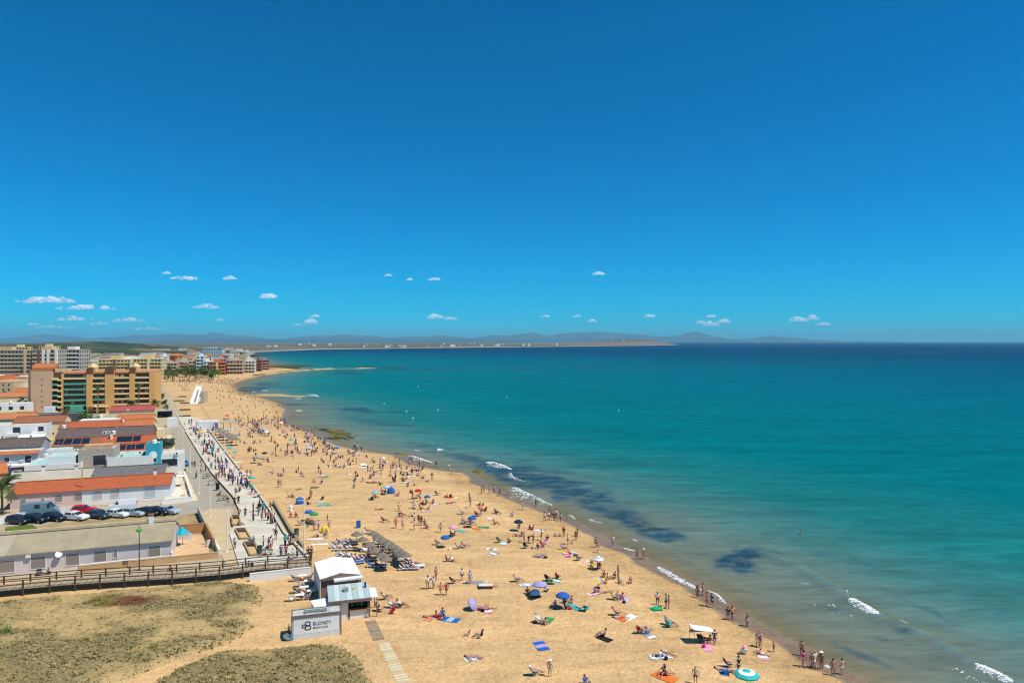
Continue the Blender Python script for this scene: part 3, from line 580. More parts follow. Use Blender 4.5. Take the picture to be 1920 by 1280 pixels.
def house(label, corner, zc, L, hd, eave, rise, wallmats, roofmat, wins=(), rot=ROT, name='terraced_house', chim=(), back=True, cat='house', over=.35, group=None):
    """corner: pixel of the front right eave corner at height zc; local x runs to the right, y away from the camera"""
    p = W(*corner, zc); t = thing(name, label, cat, (p.x, p.y, 0), rot, group); D = hd*2 if back else hd
    x1 = 0
    for frac, wm in wallmats:
        x0 = x1-L*frac; m = MB(); top = [(0, 0), (D, 0), (D, eave-.08)]+([(hd, eave+rise-.12)])+[(0, eave-.08)]
        n_ = len(top); m.add([(x0, y, z) for y, z in top]+[(x1, y, z) for y, z in top], [tuple(range(n_-1,-1,-1)), tuple(range(n_, 2*n_))]+[(i, (i+1) % n_, n_+(i+1) % n_, n_+i) for i in range(n_)]); m.build('wall', wm, t); x1 = x0
    sl_ = rise/hd; o_ = over
    rms = roofmat if isinstance(roofmat, list) else [(1, roofmat)]; x1 = .15
    for fr_, rm in rms:
        x0 = x1-(L+.3)*fr_; m = MB()
        m.add([(x0,-o_,eave-o_*sl_), (x1,-o_,eave-o_*sl_), (x1,hd,eave+rise), (x0,hd,eave+rise), (x0,-o_,eave-o_*sl_-.14), (x1,-o_,eave-o_*sl_-.14), (x1,hd,eave+rise-.14), (x0,hd,eave+rise-.14)], [(0,1,2,3),(7,6,5,4),(0,4,5,1),(1,5,6,2),(2,6,7,3),(3,7,4,0)]); m.build('roof', rm, t)
        if back:
            m = MB(); yb = D+o_; m.add([(x0,hd+.01,eave+rise), (x1,hd+.01,eave+rise), (x1,yb,eave-o_*sl_), (x0,yb,eave-o_*sl_), (x0,hd+.01,eave+rise-.14), (x1,hd+.01,eave+rise-.14), (x1,yb,eave-o_*sl_-.14), (x0,yb,eave-o_*sl_-.14)], [(0,1,2,3),(7,6,5,4),(0,4,5,1),(1,5,6,2),(2,6,7,3),(3,7,4,0)]); m.build('roof', rm, t)
        x1 = x0
    MB().box(-L-.15, .15, hd-.12, hd+.12, eave+rise+.005, eave+rise+.12).build('ridge_cap', rms[0][1], t)
    for w_ in wins: window(t, -w_[0], w_[1], w_[2], w_[3], 0, w_[4] if len(w_) > 4 else None, w_[5] if len(w_) > 5 else None)
    for cx, cy_, ch in chim:
        m = MB(); m.box(cx-.3, cx+.3, cy_-.3, cy_+.3, eave, eave+rise+ch); ck = m.build('chimney', whitew, t); MB().box(cx-.4, cx+.4, cy_-.4, cy_+.4, eave+rise+ch+.15, eave+rise+ch+.25).build('chimney_cap', terrad, ck)
    return t
def flat(label, corner, zc, w_, d_, h_, wm, rm=None, wins=(), rot=ROT, name='flat_roofed_house', par=.35, cat='house', group=None, railing=None):
    p = W(*corner, zc); t = thing(name, label, cat, (p.x, p.y, 0), rot, group)
    MB().box(-w_, 0, 0, d_, 0, h_).build('wall', wm, t); MB().box(-w_+.2, -.2, .2, d_-.2, h_+.004, h_+.05).build('roof', rm or conc, t)
    if par:
        for x0, x1, y0, y1 in ((-w_,0,0,.18), (-w_,0,d_-.18,d_), (-w_,-w_+.18,.18,d_-.18), (-.18,0,.18,d_-.18)): MB().box(x0, x1, y0, y1, h_+.002, h_+par).build('parapet', wm, t)
    for q in wins: window(t, -q[0], q[1], q[2], q[3], 0, q[4] if len(q) > 4 else None)
    return t
B1 = house('long grey roofed lavender terrace house behind the boardwalk', (322,1010), 2.9, 34, 4.6, 2.9, 1.55, [(1, lav)], [(.6, greyroof), (.4, M('grey_roof_two', 'a89c88', .95, .12, .35, .01))], [(2.3,1.35,1.5,1.5,shut),(9.2,1.35,1.5,1.5,shut),(12.6,1.3,1.6,1.6,shut),(16.7,1.3,1.7,1.6,shut),(20.3,1.2,1.7,1.6,shut),(7.3,1.45,.45,1.0,shut),(23.2,1.3,.5,1.0,shut)], chim=[(-3.3,4.6,1.1),(-24.2,4.6,.9)])
MB().box(-34, .2, 4.4, 4.75, 4.55, 4.95).build('ridge_wall', M('ridge_stone', 'c4b494', .9, .15, 1), B1)
MB().box(-.12, .2, -.3, 4.4, 2.95, 4.0).build('gable_parapet', M('ridge_stone', ''), B1) if False else None
MB().box(-18.1, -17.5, -.35, 0, 2.2, 2.7).build('air_conditioner', white, B1)
MB().box(-1.2, -12, -1.4, -1.15, 0, .55).build('terrace_wall', whitew, B1); 
dish = thing('satellite_dish', 'white satellite dish on the wall of the lavender house', 'satellite dish', B1.matrix_basis @ Vector((-14.2,-.3,2.3)), ROT); MB().lathe([(.02,0),(.25,.04),(.45,.16)], 12).build('dish', white, dish).rotation_euler = (1.2,0,0.3); MB().cyl((0,.3,0), (0,0,0), .03, .03, 6).build('arm', metal, dish)
yel = thing('awning', 'yellow awning over the left end door of the lavender house', 'awning', B1.matrix_basis @ Vector((-26.2,-.02,2.0)), ROT); m = MB(); m.add([(-1.4,0,.5),(1.4,0,.5),(1.4,-1.3,0),(-1.4,-1.3,0),(-1.4,0,.46),(1.4,0,.46),(1.4,-1.3,-.04),(-1.4,-1.3,-.04)], [(0,3,2,1),(4,5,6,7),(0,1,5,4),(1,2,6,5),(2,3,7,6),(3,0,4,7)]); m.build('canvas', M('yellow_canvas', 'd8b25a', .9), yel); MB().box(-1.4,1.4,-1.34,-1.3,-.2,.0).build('valance', M('yellow_canvas', 'd8b25a'), yel)
fence_m = M('tan_wall', 'c7a276', .9, .12, .7)
wallseg('garden_wall', 'tan garden wall in front of the lavender house', [(145,1074),(322,1055),(410,1046)], 0, .9, .2, fence_m); wallseg('garden_wall', 'white inner terrace wall under the lavender house windows', [(150,1068),(322,1050)], 0, .7, .2, whitew)
wallseg('garden_wall', 'white wall of the patio with the turquoise gazebo', [(322,1049),(323,1012),(360,1012)], 0, 1.0, .2, whitew); wallseg('garden_wall', 'terracotta coloured back wall of the gazebo patio', [(326,1003),(386,998),(402,1030)], 0, 1.6, .25, M('patio_wall', 'b98a5c', .9, .1, .8)); wallseg('garden_wall', 'white wall at the sidewalk corner of the gazebo patio', [(388,1026),(402,1022),(411,1042)], 0, 1.0, .25, whitew)
wallseg('garden_wall', 'dark topped wall between dirt lot and sidewalk', [(372,963),(389,1000)], 0, 1.3, .3, M('lot_wall', 'b9ad97', .9, .12, 1))
sheet('patio_floor', [(323,1050),(323,1006),(386,1002),(408,1044)], .09, M('patio_tiles', 'd3ae84', .9, .2, 1.2))
g = thing('gazebo', 'turquoise pyramid gazebo on the patio of the lavender house', 'gazebo', W(341,1023), ROT); MB().lathe([(1.15,1.95),(1.1,2.05),(.5,2.55),(.02,3.1)], 4).build('canopy', M('turquoise_canvas', '19a9be', .8), g)
for a in range(4): MB().cyl((math.cos(a*PI/2)*1.05, math.sin(a*PI/2)*1.05, 0), (math.cos(a*PI/2)*1.05, math.sin(a*PI/2)*1.05, 2), .04, .04, 6).build('pole', white, g)
bush(386, 1020, .45, 1.9, 'tall dark potted cactus at the gazebo patio corner', scrub[2], 120, .1); bush(398, 1036, .55, .9, 'round green shrub inside the white patio wall', scrub[4], 140, .1); bush(34, 928, 1.3, 1.6, 'green shrub at the left end of the red roofed house', scrub[4], 200, .1)
sc = thing('motor_scooter', 'grey motor scooter parked before the lavender house', 'scooter', W(80,1078), ROT+.1); gm = M('scooter_grey', '70706c', .5)
MB().xprof([(-.75,.35),(-.7,.75),(-.2,.8),(0,.35),(.4,.3),(.62,.9),(.75,.85),(.6,.2),(-.4,.2)], -.17, .17).build('body', gm, sc); MB().box(-.7,-.1,-.18,.18,.8,.9).build('seat', black, sc); MB().cyl((.7,-.35,1.0), (.7,.35,1.0), .03, .03, 6).build('handlebar', dark, sc)
for x in (-.6, .72):
    w_ = MB().cyl((x,-.07,.25), (x,.07,.25), .25, .25, 12).build('wheel', black, sc)
B2 = house('long low house with bright terracotta roof behind the parked cars', (320,906), 3.0, 27.5, 4.4, 3.0, 1.35, [(.57, bluew), (.43, pink)], terra, [(3.8,1.5,1.9,1.9,M('bluegrey_shutter', 'b9c3c8', .7, .05, 2)),(10.0,1.7,1.5,1.4,shutw),(13.0,1.6,1.5,1.4,shutw),(16.3,1.5,1.3,1.3,shut),(19.6,1.5,1.3,1.3,shut),(22.2,1.4,.5,.9,shut),(25.4,1.3,.9,1.2,shut)], chim=[(-3.4,4.4,.8)])
wallseg('garden_wall', 'long white street wall before the terracotta roofed house', [(-20,987),(40,974),(110,966),(180,958)], 0, 1.25, .2, whitew); wallseg('garden_wall', 'cream street wall behind the white delivery van', [(182,958),(262,950),(300,946)], 0, 1.1, .2, M('cream_wall', 'ded3c2', .9)); wallseg('garden_wall', 'white wall round the terrace of the terracotta roofed house', [(304,945.5),(360,939),(352,915),(345,890)], 0, .9, .22, white)
sheet('terrace_floor', [(306,943),(356,937),(340,890),(320,893)], .09, M('terrace_tiles', 'd9cdb8', .9, .12, .8)); 
tc_ = thing('terrace_canopy', 'white flat canopy on the terrace of the terracotta roofed house', 'canopy', W(332,912), ROT); MB().box(-1.6,1.6,-1.2,1.2,2.3,2.4).build('roof', white, tc_); [MB().box(x-.05,x+.05,y-.05,y+.05,0,2.3).build('post', white, tc_) for x in (-1.5,1.5) for y in (-1.1,1.1)]
B3 = house('house with half grey and half slate roof behind the terracotta one', (308,886), 3.4, 28, 4.6, 3.4, 1.2, [(1, cream)], [(.5, slate), (.5, M('pale_grey_roof', 'b4ab98', .95, .1, .4))], chim=[(-17.5,4.6,.5),(-23.5,4.6,.8)])
B4 = flat('tall house with stone clad front and one square window', (213,844), 6.4, 7.2, 8, 6.4, stonef, conc, [(2.9,4.3,2.6,2.4,glass)], par=.5); MB().box(-6.2,-.6,1.2,3.6,6.9,7.7).build('roof_pergola', M('pergola_wood', 'c9a97f', .9, .15, 1), B4)
flat('white terraced house beside the stone clad one, left side', (152,872), 3.6, 11, 11, 3.6, whitew, teal, par=.6); B4b = flat('white upper storey with teal terrace above the pale house', (140,858), 5.2, 5.5, 6, 5.2, white, teal, par=.5)
flat('white low house with teal terrace between stone house and turquoise tower', (286,858), 4.3, 9.5, 9, 4.3, whitew, teal, [(2,2.2,1.6,1.4,glass)], par=.6)
T = flat('narrow turquoise tower with arched window and white roof terrace', (301,836), 6.8, 3.2, 4.2, 6.8, turq, white, [(1.6,3.9,1.5,1.6,glass)], par=.7, name='turquoise_tower'); MB().lathe([(.9,0),(.9,.1),(.75,.12)], 14).build('window_arch', white, T).location = (-1.6,-.06,4.75); T.children[-1].rotation_euler = (PI/2,0,0)
flat('white garage with dark wide window beside the coast road', (342,852), 4.3, 5.6, 6, 4.3, whitew, conc, [(2.8,2.6,3.4,1.7,glass)], par=.4, name='garage')
def solar_row(parent, y0, y1, eave, rise, hd, xs):
    for x in xs:
        sl_ = rise/hd; m = MB(); z0, z1 = eave+y0*sl_+.1, eave+y1*sl_+.1; m.add([(x-.95,y0,z0),(x+.95,y0,z0),(x+.95,y1,z1),(x-.95,y1,z1),(x-.95,y0,z0-.05),(x+.95,y0,z0-.05),(x+.95,y1,z1-.05),(x-.95,y1,z1-.05)], [(0,1,2,3),(7,6,5,4),(0,4,5,1),(1,5,6,2),(2,6,7,3),(3,7,4,0)]); m.build('solar_panel', solar, parent)
S1 = house('terracotta roof with eight solar panels in one line beside turquoise tower', (284,842), 4.2, 13, 3, 4.2, 1.3, [(1, whitew)], terra); solar_row(S1, .3, 2.5, 4.2, 1.3, 3, [-2.8,-4.9,-7,-9.1,-11.2])
S2 = house('long terracotta roof with panels at both ends and chimney pots', (287,827), 4.2, 24, 3.4, 4.2, 1.5, [(1, cream)], [(.12, terra), (.4, terra), (.48, terrad)], chim=[(-10.5,2.2,.9)]); solar_row(S2, .4, 2.9, 4.2, 1.5, 3.4, [-4.2,-6.3,-8.2,-16.5,-18.6,-20.7,-22.8])
house('long dark brown roof between two terracotta roofs', (286,812), 4.3, 25, 4.5, 4.3, 1.9, [(1, brick)], darkroof)
house('long bright orange roof with cream eaves', (287,797), 4.6, 24, 4.5, 4.6, 1.6, [(1, cream)], [(.35, orange), (.65, terra)], chim=[(-9,3,.6)]); house('short brown tiled roof at the end of the long orange one', (150,801), 4.6, 6, 4, 4.6, 1.4, [(1, cream)], terrad)
flat('white flat roof behind the long orange roof', (222,786), 4.2, 12, 5, 4.2, whitew, white, par=.2); house('orange roof before the restaurant', (288,783), 4.0, 12, 3.5, 4.0, 1.2, [(1, cream)], orange)
house('cream restaurant with dull red roof below the hotel', (290,767), 4.6, 16, 4, 4.6, 1.4, [(1, M('restaurant_cream', 'd8c7a3', .9, .1, .5))], redroof, [(3,2,1.6,1.6),(6,2,1.6,1.6),(11,2,1.6,1.6)], name='restaurant'); 
aw = thing('restaurant_awning', 'grey terrace awning at the end of the restaurant', 'awning', W(305,782), ROT); MB().box(-3.6,3.6,-2.5,2.5,2.7,2.85).build('canopy', M('grey_canvas', '8f9a9c', .8), aw); [MB().box(x-.08,x+.08,y-.08,y+.08,0,2.7).build('post', dark, aw) for x in (-3.4,0,3.4) for y in (-2.3,2.3)]; MB().box(-3.4,3.4,2.2,2.3,0,2.6).build('back_wall', dark, aw)
flat('white box kiosk with round sign at the far end of the road', (331,784), 3.2, 3.2, 3, 3.2, white, white, par=.15, name='white_kiosk', cat='kiosk'); flat('low cream terrace wall house beside the road', (305,806), 2.6, 5, 5, 2.6, cream, conc, par=.3)
hg = thing('hedge', 'dark hedge terrace roof beside the white garage', 'hedge', W(305,838), ROT); mb = MB(); r = random.Random(9)
for i in range(500):
    c = Vector((r.uniform(-3,3), r.uniform(-4,4), r.uniform(.6,2.2))); u = Vector((r.uniform(-1,1), r.uniform(-1,1), r.uniform(-1,1))).normalized()*.3; v = u.orthogonal().normalized()*.2; mb.add([c-u-v, c+u-v, c+u+v, c-u+v], [(0,1,2,3)])
mb.build('foliage', M('hedge_green', '3f4a34', .95, .3, 2), hg); MB().box(-2.9,2.9,-3.9,3.9,.1,.7).build('trunk', M('bark', ''), hg)
# villas on the left
V1 = flat('white two storey villa with balconies and arched corner terrace', (88,796), 5.8, 24, 9, 5.8, whitew, conc, [(1.6,4.6,1.5,1.5),(8,4.4,2.0,2.0),(14.5,4.6,1.5,1.5),(20,4.5,2,2)], par=.3, name='villa')
for x in (-1, -7.6, -14.2, -20.8): MB().box(x-2.9, x+.3, -1.6, -.01, 2.7, 3.6).build('balcony', white, V1)
house('brown tiled roof running above the white villa', (120,789), 6.2, 14, 4.5, 6.2, 1.5, [(1, cream)], terrad); house('pale terracotta roof at the back of the white villa', (62,783), 6.6, 12, 4, 6.6, 1.3, [(1, cream)], terra2)
V2 = house('white house with dark brown roof and teal terrace edge', (76,835), 5.0, 17, 4.5, 5.0, 1.6, [(1, bluegrey)], darkroof); MB().box(-17,-.1,-2.2,-.02,4.0,4.3).build('terrace_roof', teal, V2)
V3 = flat('blue grey house with orange tiled edge and white terrace', (73,846), 5.4, 14, 6, 5.4, bluegrey, conc, [(2.2,3.6,1.3,1.9,glass),(6.5,3.8,1.0,1.2,glass)], par=0); m = MB(); m.add([(-14.1,-.6,5.15),(.1,-.6,5.15),(.1,.6,5.75),(-14.1,.6,5.75),(-14.1,-.6,5.02),(.1,-.6,5.02),(.1,.6,5.6),(-14.1,.6,5.6)], [(0,1,2,3),(7,6,5,4),(0,4,5,1),(1,5,6,2),(2,6,7,3),(3,7,4,0)]); m.build('tiled_edge', orange, V3); MB().box(-12,.3,-3.2,-.02,2.4,2.8).build('terrace', white, V3)
house('orange roof corner of a house cut by the left edge', (14,884), 4.4, 8, 3.5, 4.4, 1.6, [(1, fence_m)], orange, rot=ROT+.35)
flat('pale house with yellow courtyard behind the teal terrace', (124,828), 2.6, 6, 7, 2.6, cream, M('yellow_court', 'd2bb7c', .9), par=.8); flat('white garden building behind the grey parapet house', (128,846), 4.0, 5, 5, 4.0, white, teal, par=.5)
house('house with bright orange gable roof left of the hotel', (62,735), 6.0, 9, 5, 6.0, 2.0, [(1, cream)], orange); house('long red tiled roof left of the hotel', (60,742), 5.5, 22, 5, 5.5, 1.6, [(1, cream)], terra2)
flat('white villa with dark terrace left of the hotel', (52,757), 5.6, 16, 8, 5.6, whitew, conc, [(2,4,1.5,1.5),(6,4,1.5,1.5),(10,4,1.5,1.5)], par=.3); flat('beige walled house beside the tree left of the hotel', (40,772), 4.0, 14, 6, 4.0, cream, conc, par=.4)
house('low terracotta roof in front of the blank hotel wall', (62,777), 3.6, 6, 3, 3.6, 1.0, [(1, cream)], terra2); flat('white roof plant box before the blank hotel wall', (100,763), 6.0, 3.2, 3, 6.0, white, white, par=.1, name='plant_room', cat='building'); flat('dark flat roof with white edge before the hotel', (146,776), 4.0, 20, 6, 4.0, M('dark_wall', '55545a', .9), M('dark_flat', '77777a', .9), par=.3, name='flat_roofed_shop', cat='shop')

# ------------------------------------------------------------------ small things on roofs and terraces
HLM = [((213,846),'the stone clad house'),((300,838),'the turquoise tower'),((342,854),'the white garage'),((287,828),'the panelled roof'),((287,798),'the orange roof'),((88,800),'the white villa'),((76,838),'the dark roofed left house'),((73,848),'the blue grey house'),((130,860),'the teal terrace'),((332,912),'the white terrace canopy'),((290,769),'the red roofed restaurant')]
HLM = [(W(*a, 4), b) for a, b in HLM]; SMALL = []
acm = MB().box(-.45,.45,-.2,.2,0,.65).mesh('casing', white); acf = MB().cyl((0,-.21,.33),(0,-.19,.33),.24,.24,12).mesh('fan', dark)
anp = MB().cyl((0,0,0),(0,0,2.4),.025,.02,5).mesh('mast', metal); anb = MB(); anb.cyl((-.5,0,2.3),(.5,0,2.3),.015,.015,4); [anb.cyl((x,-.25,2.3),(x,.25,2.3),.012,.012,4) for x in (-.45,-.25,-.05,.15,.35)]; anb = anb.mesh('aerial', metal)
pot = MB().lathe([(.14,0),(.2,.4),(.22,.42)], 9).mesh('pot', terrad); pf = MB(); r = random.Random(4)
for i in range(40):
    u = Vector((r.uniform(-1,1), r.uniform(-1,1), r.uniform(.2,1.6))).normalized()*r.uniform(.2,.6); v = u.orthogonal().normalized()*.08; pf.add([(0,0,.4), tuple(Vector((0,0,.4))+u*.5+v), tuple(Vector((0,0,.4))+u), tuple(Vector((0,0,.4))+u*.5-v)], [(0,1,2,3)])
pf = pf.mesh('foliage', scrub[4]); tkm = MB().lathe([(.5,0),(.55,.1),(.55,.9),(.3,1.1),(.02,1.15)], 12).mesh('tank', white); tkl = MB().lathe([(.18,1.1),(.18,1.2)], 10).mesh('lid', dark)
tbm = MB().cyl((0,0,.68),(0,0,.72),.5,.5,12).mesh('tabletop', white); tbl = MB().cyl((0,0,0),(0,0,.68),.05,.05,6).mesh('leg', white)
KIT = dict(a=('air_conditioner','white air conditioner box','air conditioner',(('casing',acm),('fan',acf))), t=('tv_aerial','thin metal aerial mast','aerial',(('mast',anp),('aerial',anb))), p=('potted_plant','green plant in terracotta pot','plant',(('pot',pot),('foliage',pf))), w=('water_tank','white water tank','water tank',(('tank',tkm),('lid',tkl))), b=('terrace_table','round white terrace table','table',(('tabletop',tbm),('leg',tbl))))
for k, px, py, z in [('a',143,846,5.2),('a',148,848,5.2),('t',104,852,5.2),('t',168,832,7),('p',118,868,3.7),('p',140,868,3.7),('a',262,850,4.4),('a',270,851,4.4),('b',255,856,4.4),('b',230,853,4.4),('t',246,850,4.4),('p',228,860,4.4),('a',203,812,5.4),('w',213,814,5.6),('a',196,813,5.6),('t',220,815,5.6),('t',254,800,5.8),('w',120,803,6.0),('t',60,800,6.1),('t',20,802,6.1),('b',80,812,3.0),('b',30,812,3.0),('p',58,820,3.0),('p',100,815,3.0),('p',5,822,3.0),('b',40,868,2.9),('b',56,866,2.9),('b',20,872,2.9),('p',66,870,2.9),('t',46,848,5.5),('p',349,905,.2),('p',352,915,.2),('p',355,924,.2),('p',346,894,.2),('b',325,935,.2),('b',345,928,.2),('p',331,880,.2),('p',347,884,.2),('a',331,852,4.4),('t',318,855,4.4),('w',290,832,6.9),('a',296,833,6.9),('t',110,846,5.2),('w',86,858,3.7),('p',300,893,.2),('t',262,772,6),('a',240,770,5.4),('a',176,783,4.4),('w',190,783,4.4),('t',205,782,4.4),('w',20,756,6),('t',40,755,6)]:
    n_, d_, c_, ps = KIT[k]; t = thing(n_, None, c_, W(px, py, z), ROT+.1*(px % 7), 'small things on the roofs and terraces')
    for nm, me in ps: ob(nm, me, t)
    SMALL.append((t, d_))
gs = {}
for t, d_ in SMALL: q = min(HLM, key=lambda a: (a[0]-t.location).length); gs.setdefault((d_, q[1]), []).append(((t.location-q[0]).length, t))
for (d_, l_), L_ in gs.items():
    L_.sort(key=lambda a: a[0])
    for i, (_, t) in enumerate(L_): t['label'] = f'{d_} near {l_}' if len(L_) == 1 else f'{d_}, {["closest","second closest","third closest","fourth closest","fifth closest","sixth closest","seventh closest","eighth closest"][i]} to {l_}'
for i, (px, py) in enumerate([(22,803),(85,802),(60,818)]):
    t = thing('terrace_canopy', ['white sloping canopy at the left end of the white villa','white sloping canopy at the right end of the white villa','white pergola roof before the middle of the white villa'][i], 'canopy', W(px, py, 2.7), ROT); m = MB(); m.add([(-3.4,-1.6,0),(3.4,-1.6,0),(3.4,1.6,.6),(-3.4,1.6,.6),(-3.4,-1.6,-.1),(3.4,-1.6,-.1),(3.4,1.6,.5),(-3.4,1.6,.5)], [(0,1,2,3),(7,6,5,4),(0,4,5,1),(1,5,6,2),(2,6,7,3),(3,7,4,0)]); m.build('roof', white, t); [MB().box(x-.08,x+.08,-1.5,-1.34,-2.6,-.1).build('post', white, t) for x in (-3.2,0,3.2)]
# ------------------------------------------------------------------ hotel
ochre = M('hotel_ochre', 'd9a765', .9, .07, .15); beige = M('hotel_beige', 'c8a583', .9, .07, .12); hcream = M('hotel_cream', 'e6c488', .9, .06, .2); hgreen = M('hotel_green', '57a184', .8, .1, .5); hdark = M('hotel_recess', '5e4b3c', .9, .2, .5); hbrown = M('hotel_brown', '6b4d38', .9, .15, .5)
hp = W(291, 771); HR = math.radians(17); ht = thing('hotel', 'large ochre beach hotel with round topped pillars and a blank beige end wall', 'hotel', hp, HR); ht.scale = (.925,.9,.87)
HW, HF, FH = 40.0, 7, 2.75; HH = HF*FH+1.2
MB().box(-HW, 0, 1.4, 16, 0, HH).build('wall', ochre, ht)
MB().box(-HW-.02, .02, .8, 16.2, HH, HH+.8).build('parapet', M('hotel_salmon', 'cf8e68', .9), ht)
piers = [(0,-2.6,HH,0), (-9.0,-11.3,HH+3.0,1), (-18.0,-21.9,HH+3.6,1), (-27.3,-29.8,HH+3.0,1)]
for a, b, h, rd in piers:
    m = MB(); m.box(b, a, -.6, 1.4, 0, h-(a-b)/2*rd); o = m.build('pillar', ochre, ht)
    if rd:
        k = 10; rr = (a-b)/2; c0 = (a+b)/2; pr = [(c0+rr*math.cos(PI*i/k), h-rr+rr*math.sin(PI*i/k)) for i in range(k+1)]
        MB().xprof([(x, z) for x, z in pr]+[(b, h-rr-2.2), (a, h-rr-2.2)], -.66, 3, 0).build('pillar_top', hbrown, ht)
bays = [(-2.6,-9.0), (-11.3,-18.3), (-21.6,-27.5), (-29.6,-40.0)]
bayr = random.Random(4)
for bi, (a, b) in enumerate(bays):
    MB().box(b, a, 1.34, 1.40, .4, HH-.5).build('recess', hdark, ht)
    for f in range(HF):
        z = .9+f*FH; gm = hgreen if bi == 3 and f < 6 or (bi == 2 and f == 2) else hcream
        MB().box(b+.02, a-.02, -.35, 1.32, z, z+.22).build('balcony_slab', hcream, ht); MB().box(b+.02, a-.02, -.4, -.28, z+.1, z+1.0).build('balcony_rail', gm, ht)
        n = max(2, int((a-b)/2.3)); 
        for q in range(n):
            x = b+(q+.5)*(a-b)/n; MB().box(x-.7, x+.7, 1.25, 1.33, z+.25, z+2.3).build('window', glass if bayr.random() < .7 else M('curtain_beige', 'b7a58c', .8), ht)
# blank end block
MB().prism([(-52.5,-1.6), (-44.0,-1.6), (-44.0,14), (-54.5,14), (-54.5,1.4)], 0, HH+.9).build('end_block', beige, ht)
for f in range(1, 7): MB().box(-48.2,-47.8,-1.64,-1.58, f*FH+.6, f*FH+1.5).build('slit_window', hdark, ht)
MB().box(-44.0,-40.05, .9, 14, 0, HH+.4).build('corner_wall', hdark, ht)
for f in range(HF):
    z = .8+f*FH
    MB().box(-44.0,-41.9,-1.5,.9,z,z+.95).build('balcony', hgreen if f in (1, 3, 5) else hcream, ht); MB().box(-41.9,-40.1,-.9,.9,z-.5,z+.35).build('balcony', hcream, ht)
MB().box(-40.3,-39.6,-.7,1.3,0,HH).build('pillar', ochre, ht)
MB().box(-53.5,-44.5, 1.5, 8, HH+.9, HH+2.2).build('roof_block', hcream, ht)
m = MB(); m.add([(-53,1,HH+3.0),(-43.5,1,HH+3.0),(-43.5,6,HH+5.2),(-53,6,HH+5.2),(-53,1,HH+2.2),(-43.5,1,HH+2.2),(-43.5,6,HH+2.2),(-53,6,HH+2.2)], [(0,1,2,3),(0,4,5,1),(1,5,6,2),(2,6,7,3),(3,7,4,0),(7,6,5,4)]); m.build('roof', orange, ht)
for x in (-43,-40.5,-38): MB().box(x-.7,x+.7,2,4,HH+.8,HH+2.4).build('roof_hut', hcream, ht)
for x in (-28.5,-9.8):
    MB().box(x-1.7,x+1.7,4,7.4,HH+.8,HH+3.0).build('roof_tower', hcream, ht); MB().lathe([(2.5,HH+3.0),(1.6,HH+4.1),(.02,HH+4.9)], 4, 0, (x,5.7,0)).build('tower_roof', hcream, ht)
MB().box(-36,-31,-3.5,-.7,0,4).build('entrance_canopy', hgreen, ht); MB().box(-29,-20,-3.6,-.7,3.2,3.8).build('entrance_roof', hcream, ht); [MB().box(x-.2,x+.2,-3.5,-3.1,0,3.2).build('entrance_post', hcream, ht) for x in (-28.5,-24.5,-20.5)]

# ------------------------------------------------------------------ apartment blocks and town
TM = {k: M('town_'+k, c, .9, .1, .12) for k, c in dict(white='e2dfd6', cream='dccba2', tan='c2a888', pink='cba191', red='a9604a', brick='8f5b45', grey='aaa49a', sand='cfb78f', orange='cf8a4a', yellow='dcc07a', lightblue='c7d6dc', brown='7a5a48').items()}
def apartment(label, pl, pr, pb, pt, col, pcol=None, rot=.25, depth=14, vbands=(), roof=None, name='apartment_building', group=None, bands=True, cat='building', floors=None):
    D = F*H/(pb-640.0); x0, x1 = (pl-960)/F*D, (pr-960)/F*D; h = H-(pt-640.0)/F*D; w_ = (x1-x0)*1.03
    t = thing(name, label, cat, (x1, D, 0), rot, group); wm = TM[col]; pm = TM[pcol or 'white']
    MB().box(-w_, 0, 0, depth, 0, h).build('wall', wm, t)
    n = floors or max(2, round(h/3.0)); fh = h/n; wn_ = MB(); r = random.Random(int(pl*7+pt))
    for f in range(n):
        z = f*fh
        if bands:
            m = MB(); m.box(-w_+.3, -.3, -1.3, -.01, z+fh-.25, z+fh-.05) if f < n-1 else None; m.box(-w_+.3, -.3, -1.35, -1.2, z+.05, z+1.0); m.box(-w_+.3, -.3, -1.19, -.01, z, z+.15); m.build('balcony', pm, t)
        k = max(2, int(w_/2.6))
        for q in range(k):
            x = -w_+(q+.5)*w_/k; ww = .95 if bands else .6
            wn_.box(x-ww, x+ww, -.04, -.006, z+.5, z+fh-.55, 0 if r.random() < .75 else 1)
    k = max(2, int(depth/3.2))
    for f in range(n):
        for q in range(k): y = (q+.5)*depth/k; wn_.box(.006, .04, y-.6, y+.6, f*fh+.9, f*fh+fh-.6, 0)
    wn_.build('windows', [glass, M('shade_window', '6d655c', .8, .2, .5)], t, kind='stuff')
    for a, cm in vbands: MB().box(-w_*a-.9, -w_*a+.9, -1.6, -.006, 0, h+.3).build('pier', TM[cm] if cm in TM else hdark, t)
    MB().box(-w_-.2, .2, -.2, depth+.2, h+.004, h+.5).build('roof', TM[roof or col], t); MB().box(-w_*.7, -w_*.35, depth*.3, depth*.7, h+.5, h+2.8).build('roof_hut', TM[pcol or col], t)
    return t
dk = 'brown'
A1 = apartment('huge grey apartment block with long pale balcony bands, left part', -60, 62, 716, 657, 'grey', 'sand', .12, 16, [(.5, dk), (.1, 'sand')], 'tan'); apartment('tall middle part of the grey balcony block with white piers', 66, 108, 716, 656, 'grey', 'sand', .12, 16, [(.03, 'white'), (.35, 'white'), (.55, 'white'), (.72, dk)], 'tan'); apartment('right end of the grey balcony block with white balconies', 110, 149, 714, 656, 'grey', 'white', .05, 16, [(.98, 'white')], 'tan')
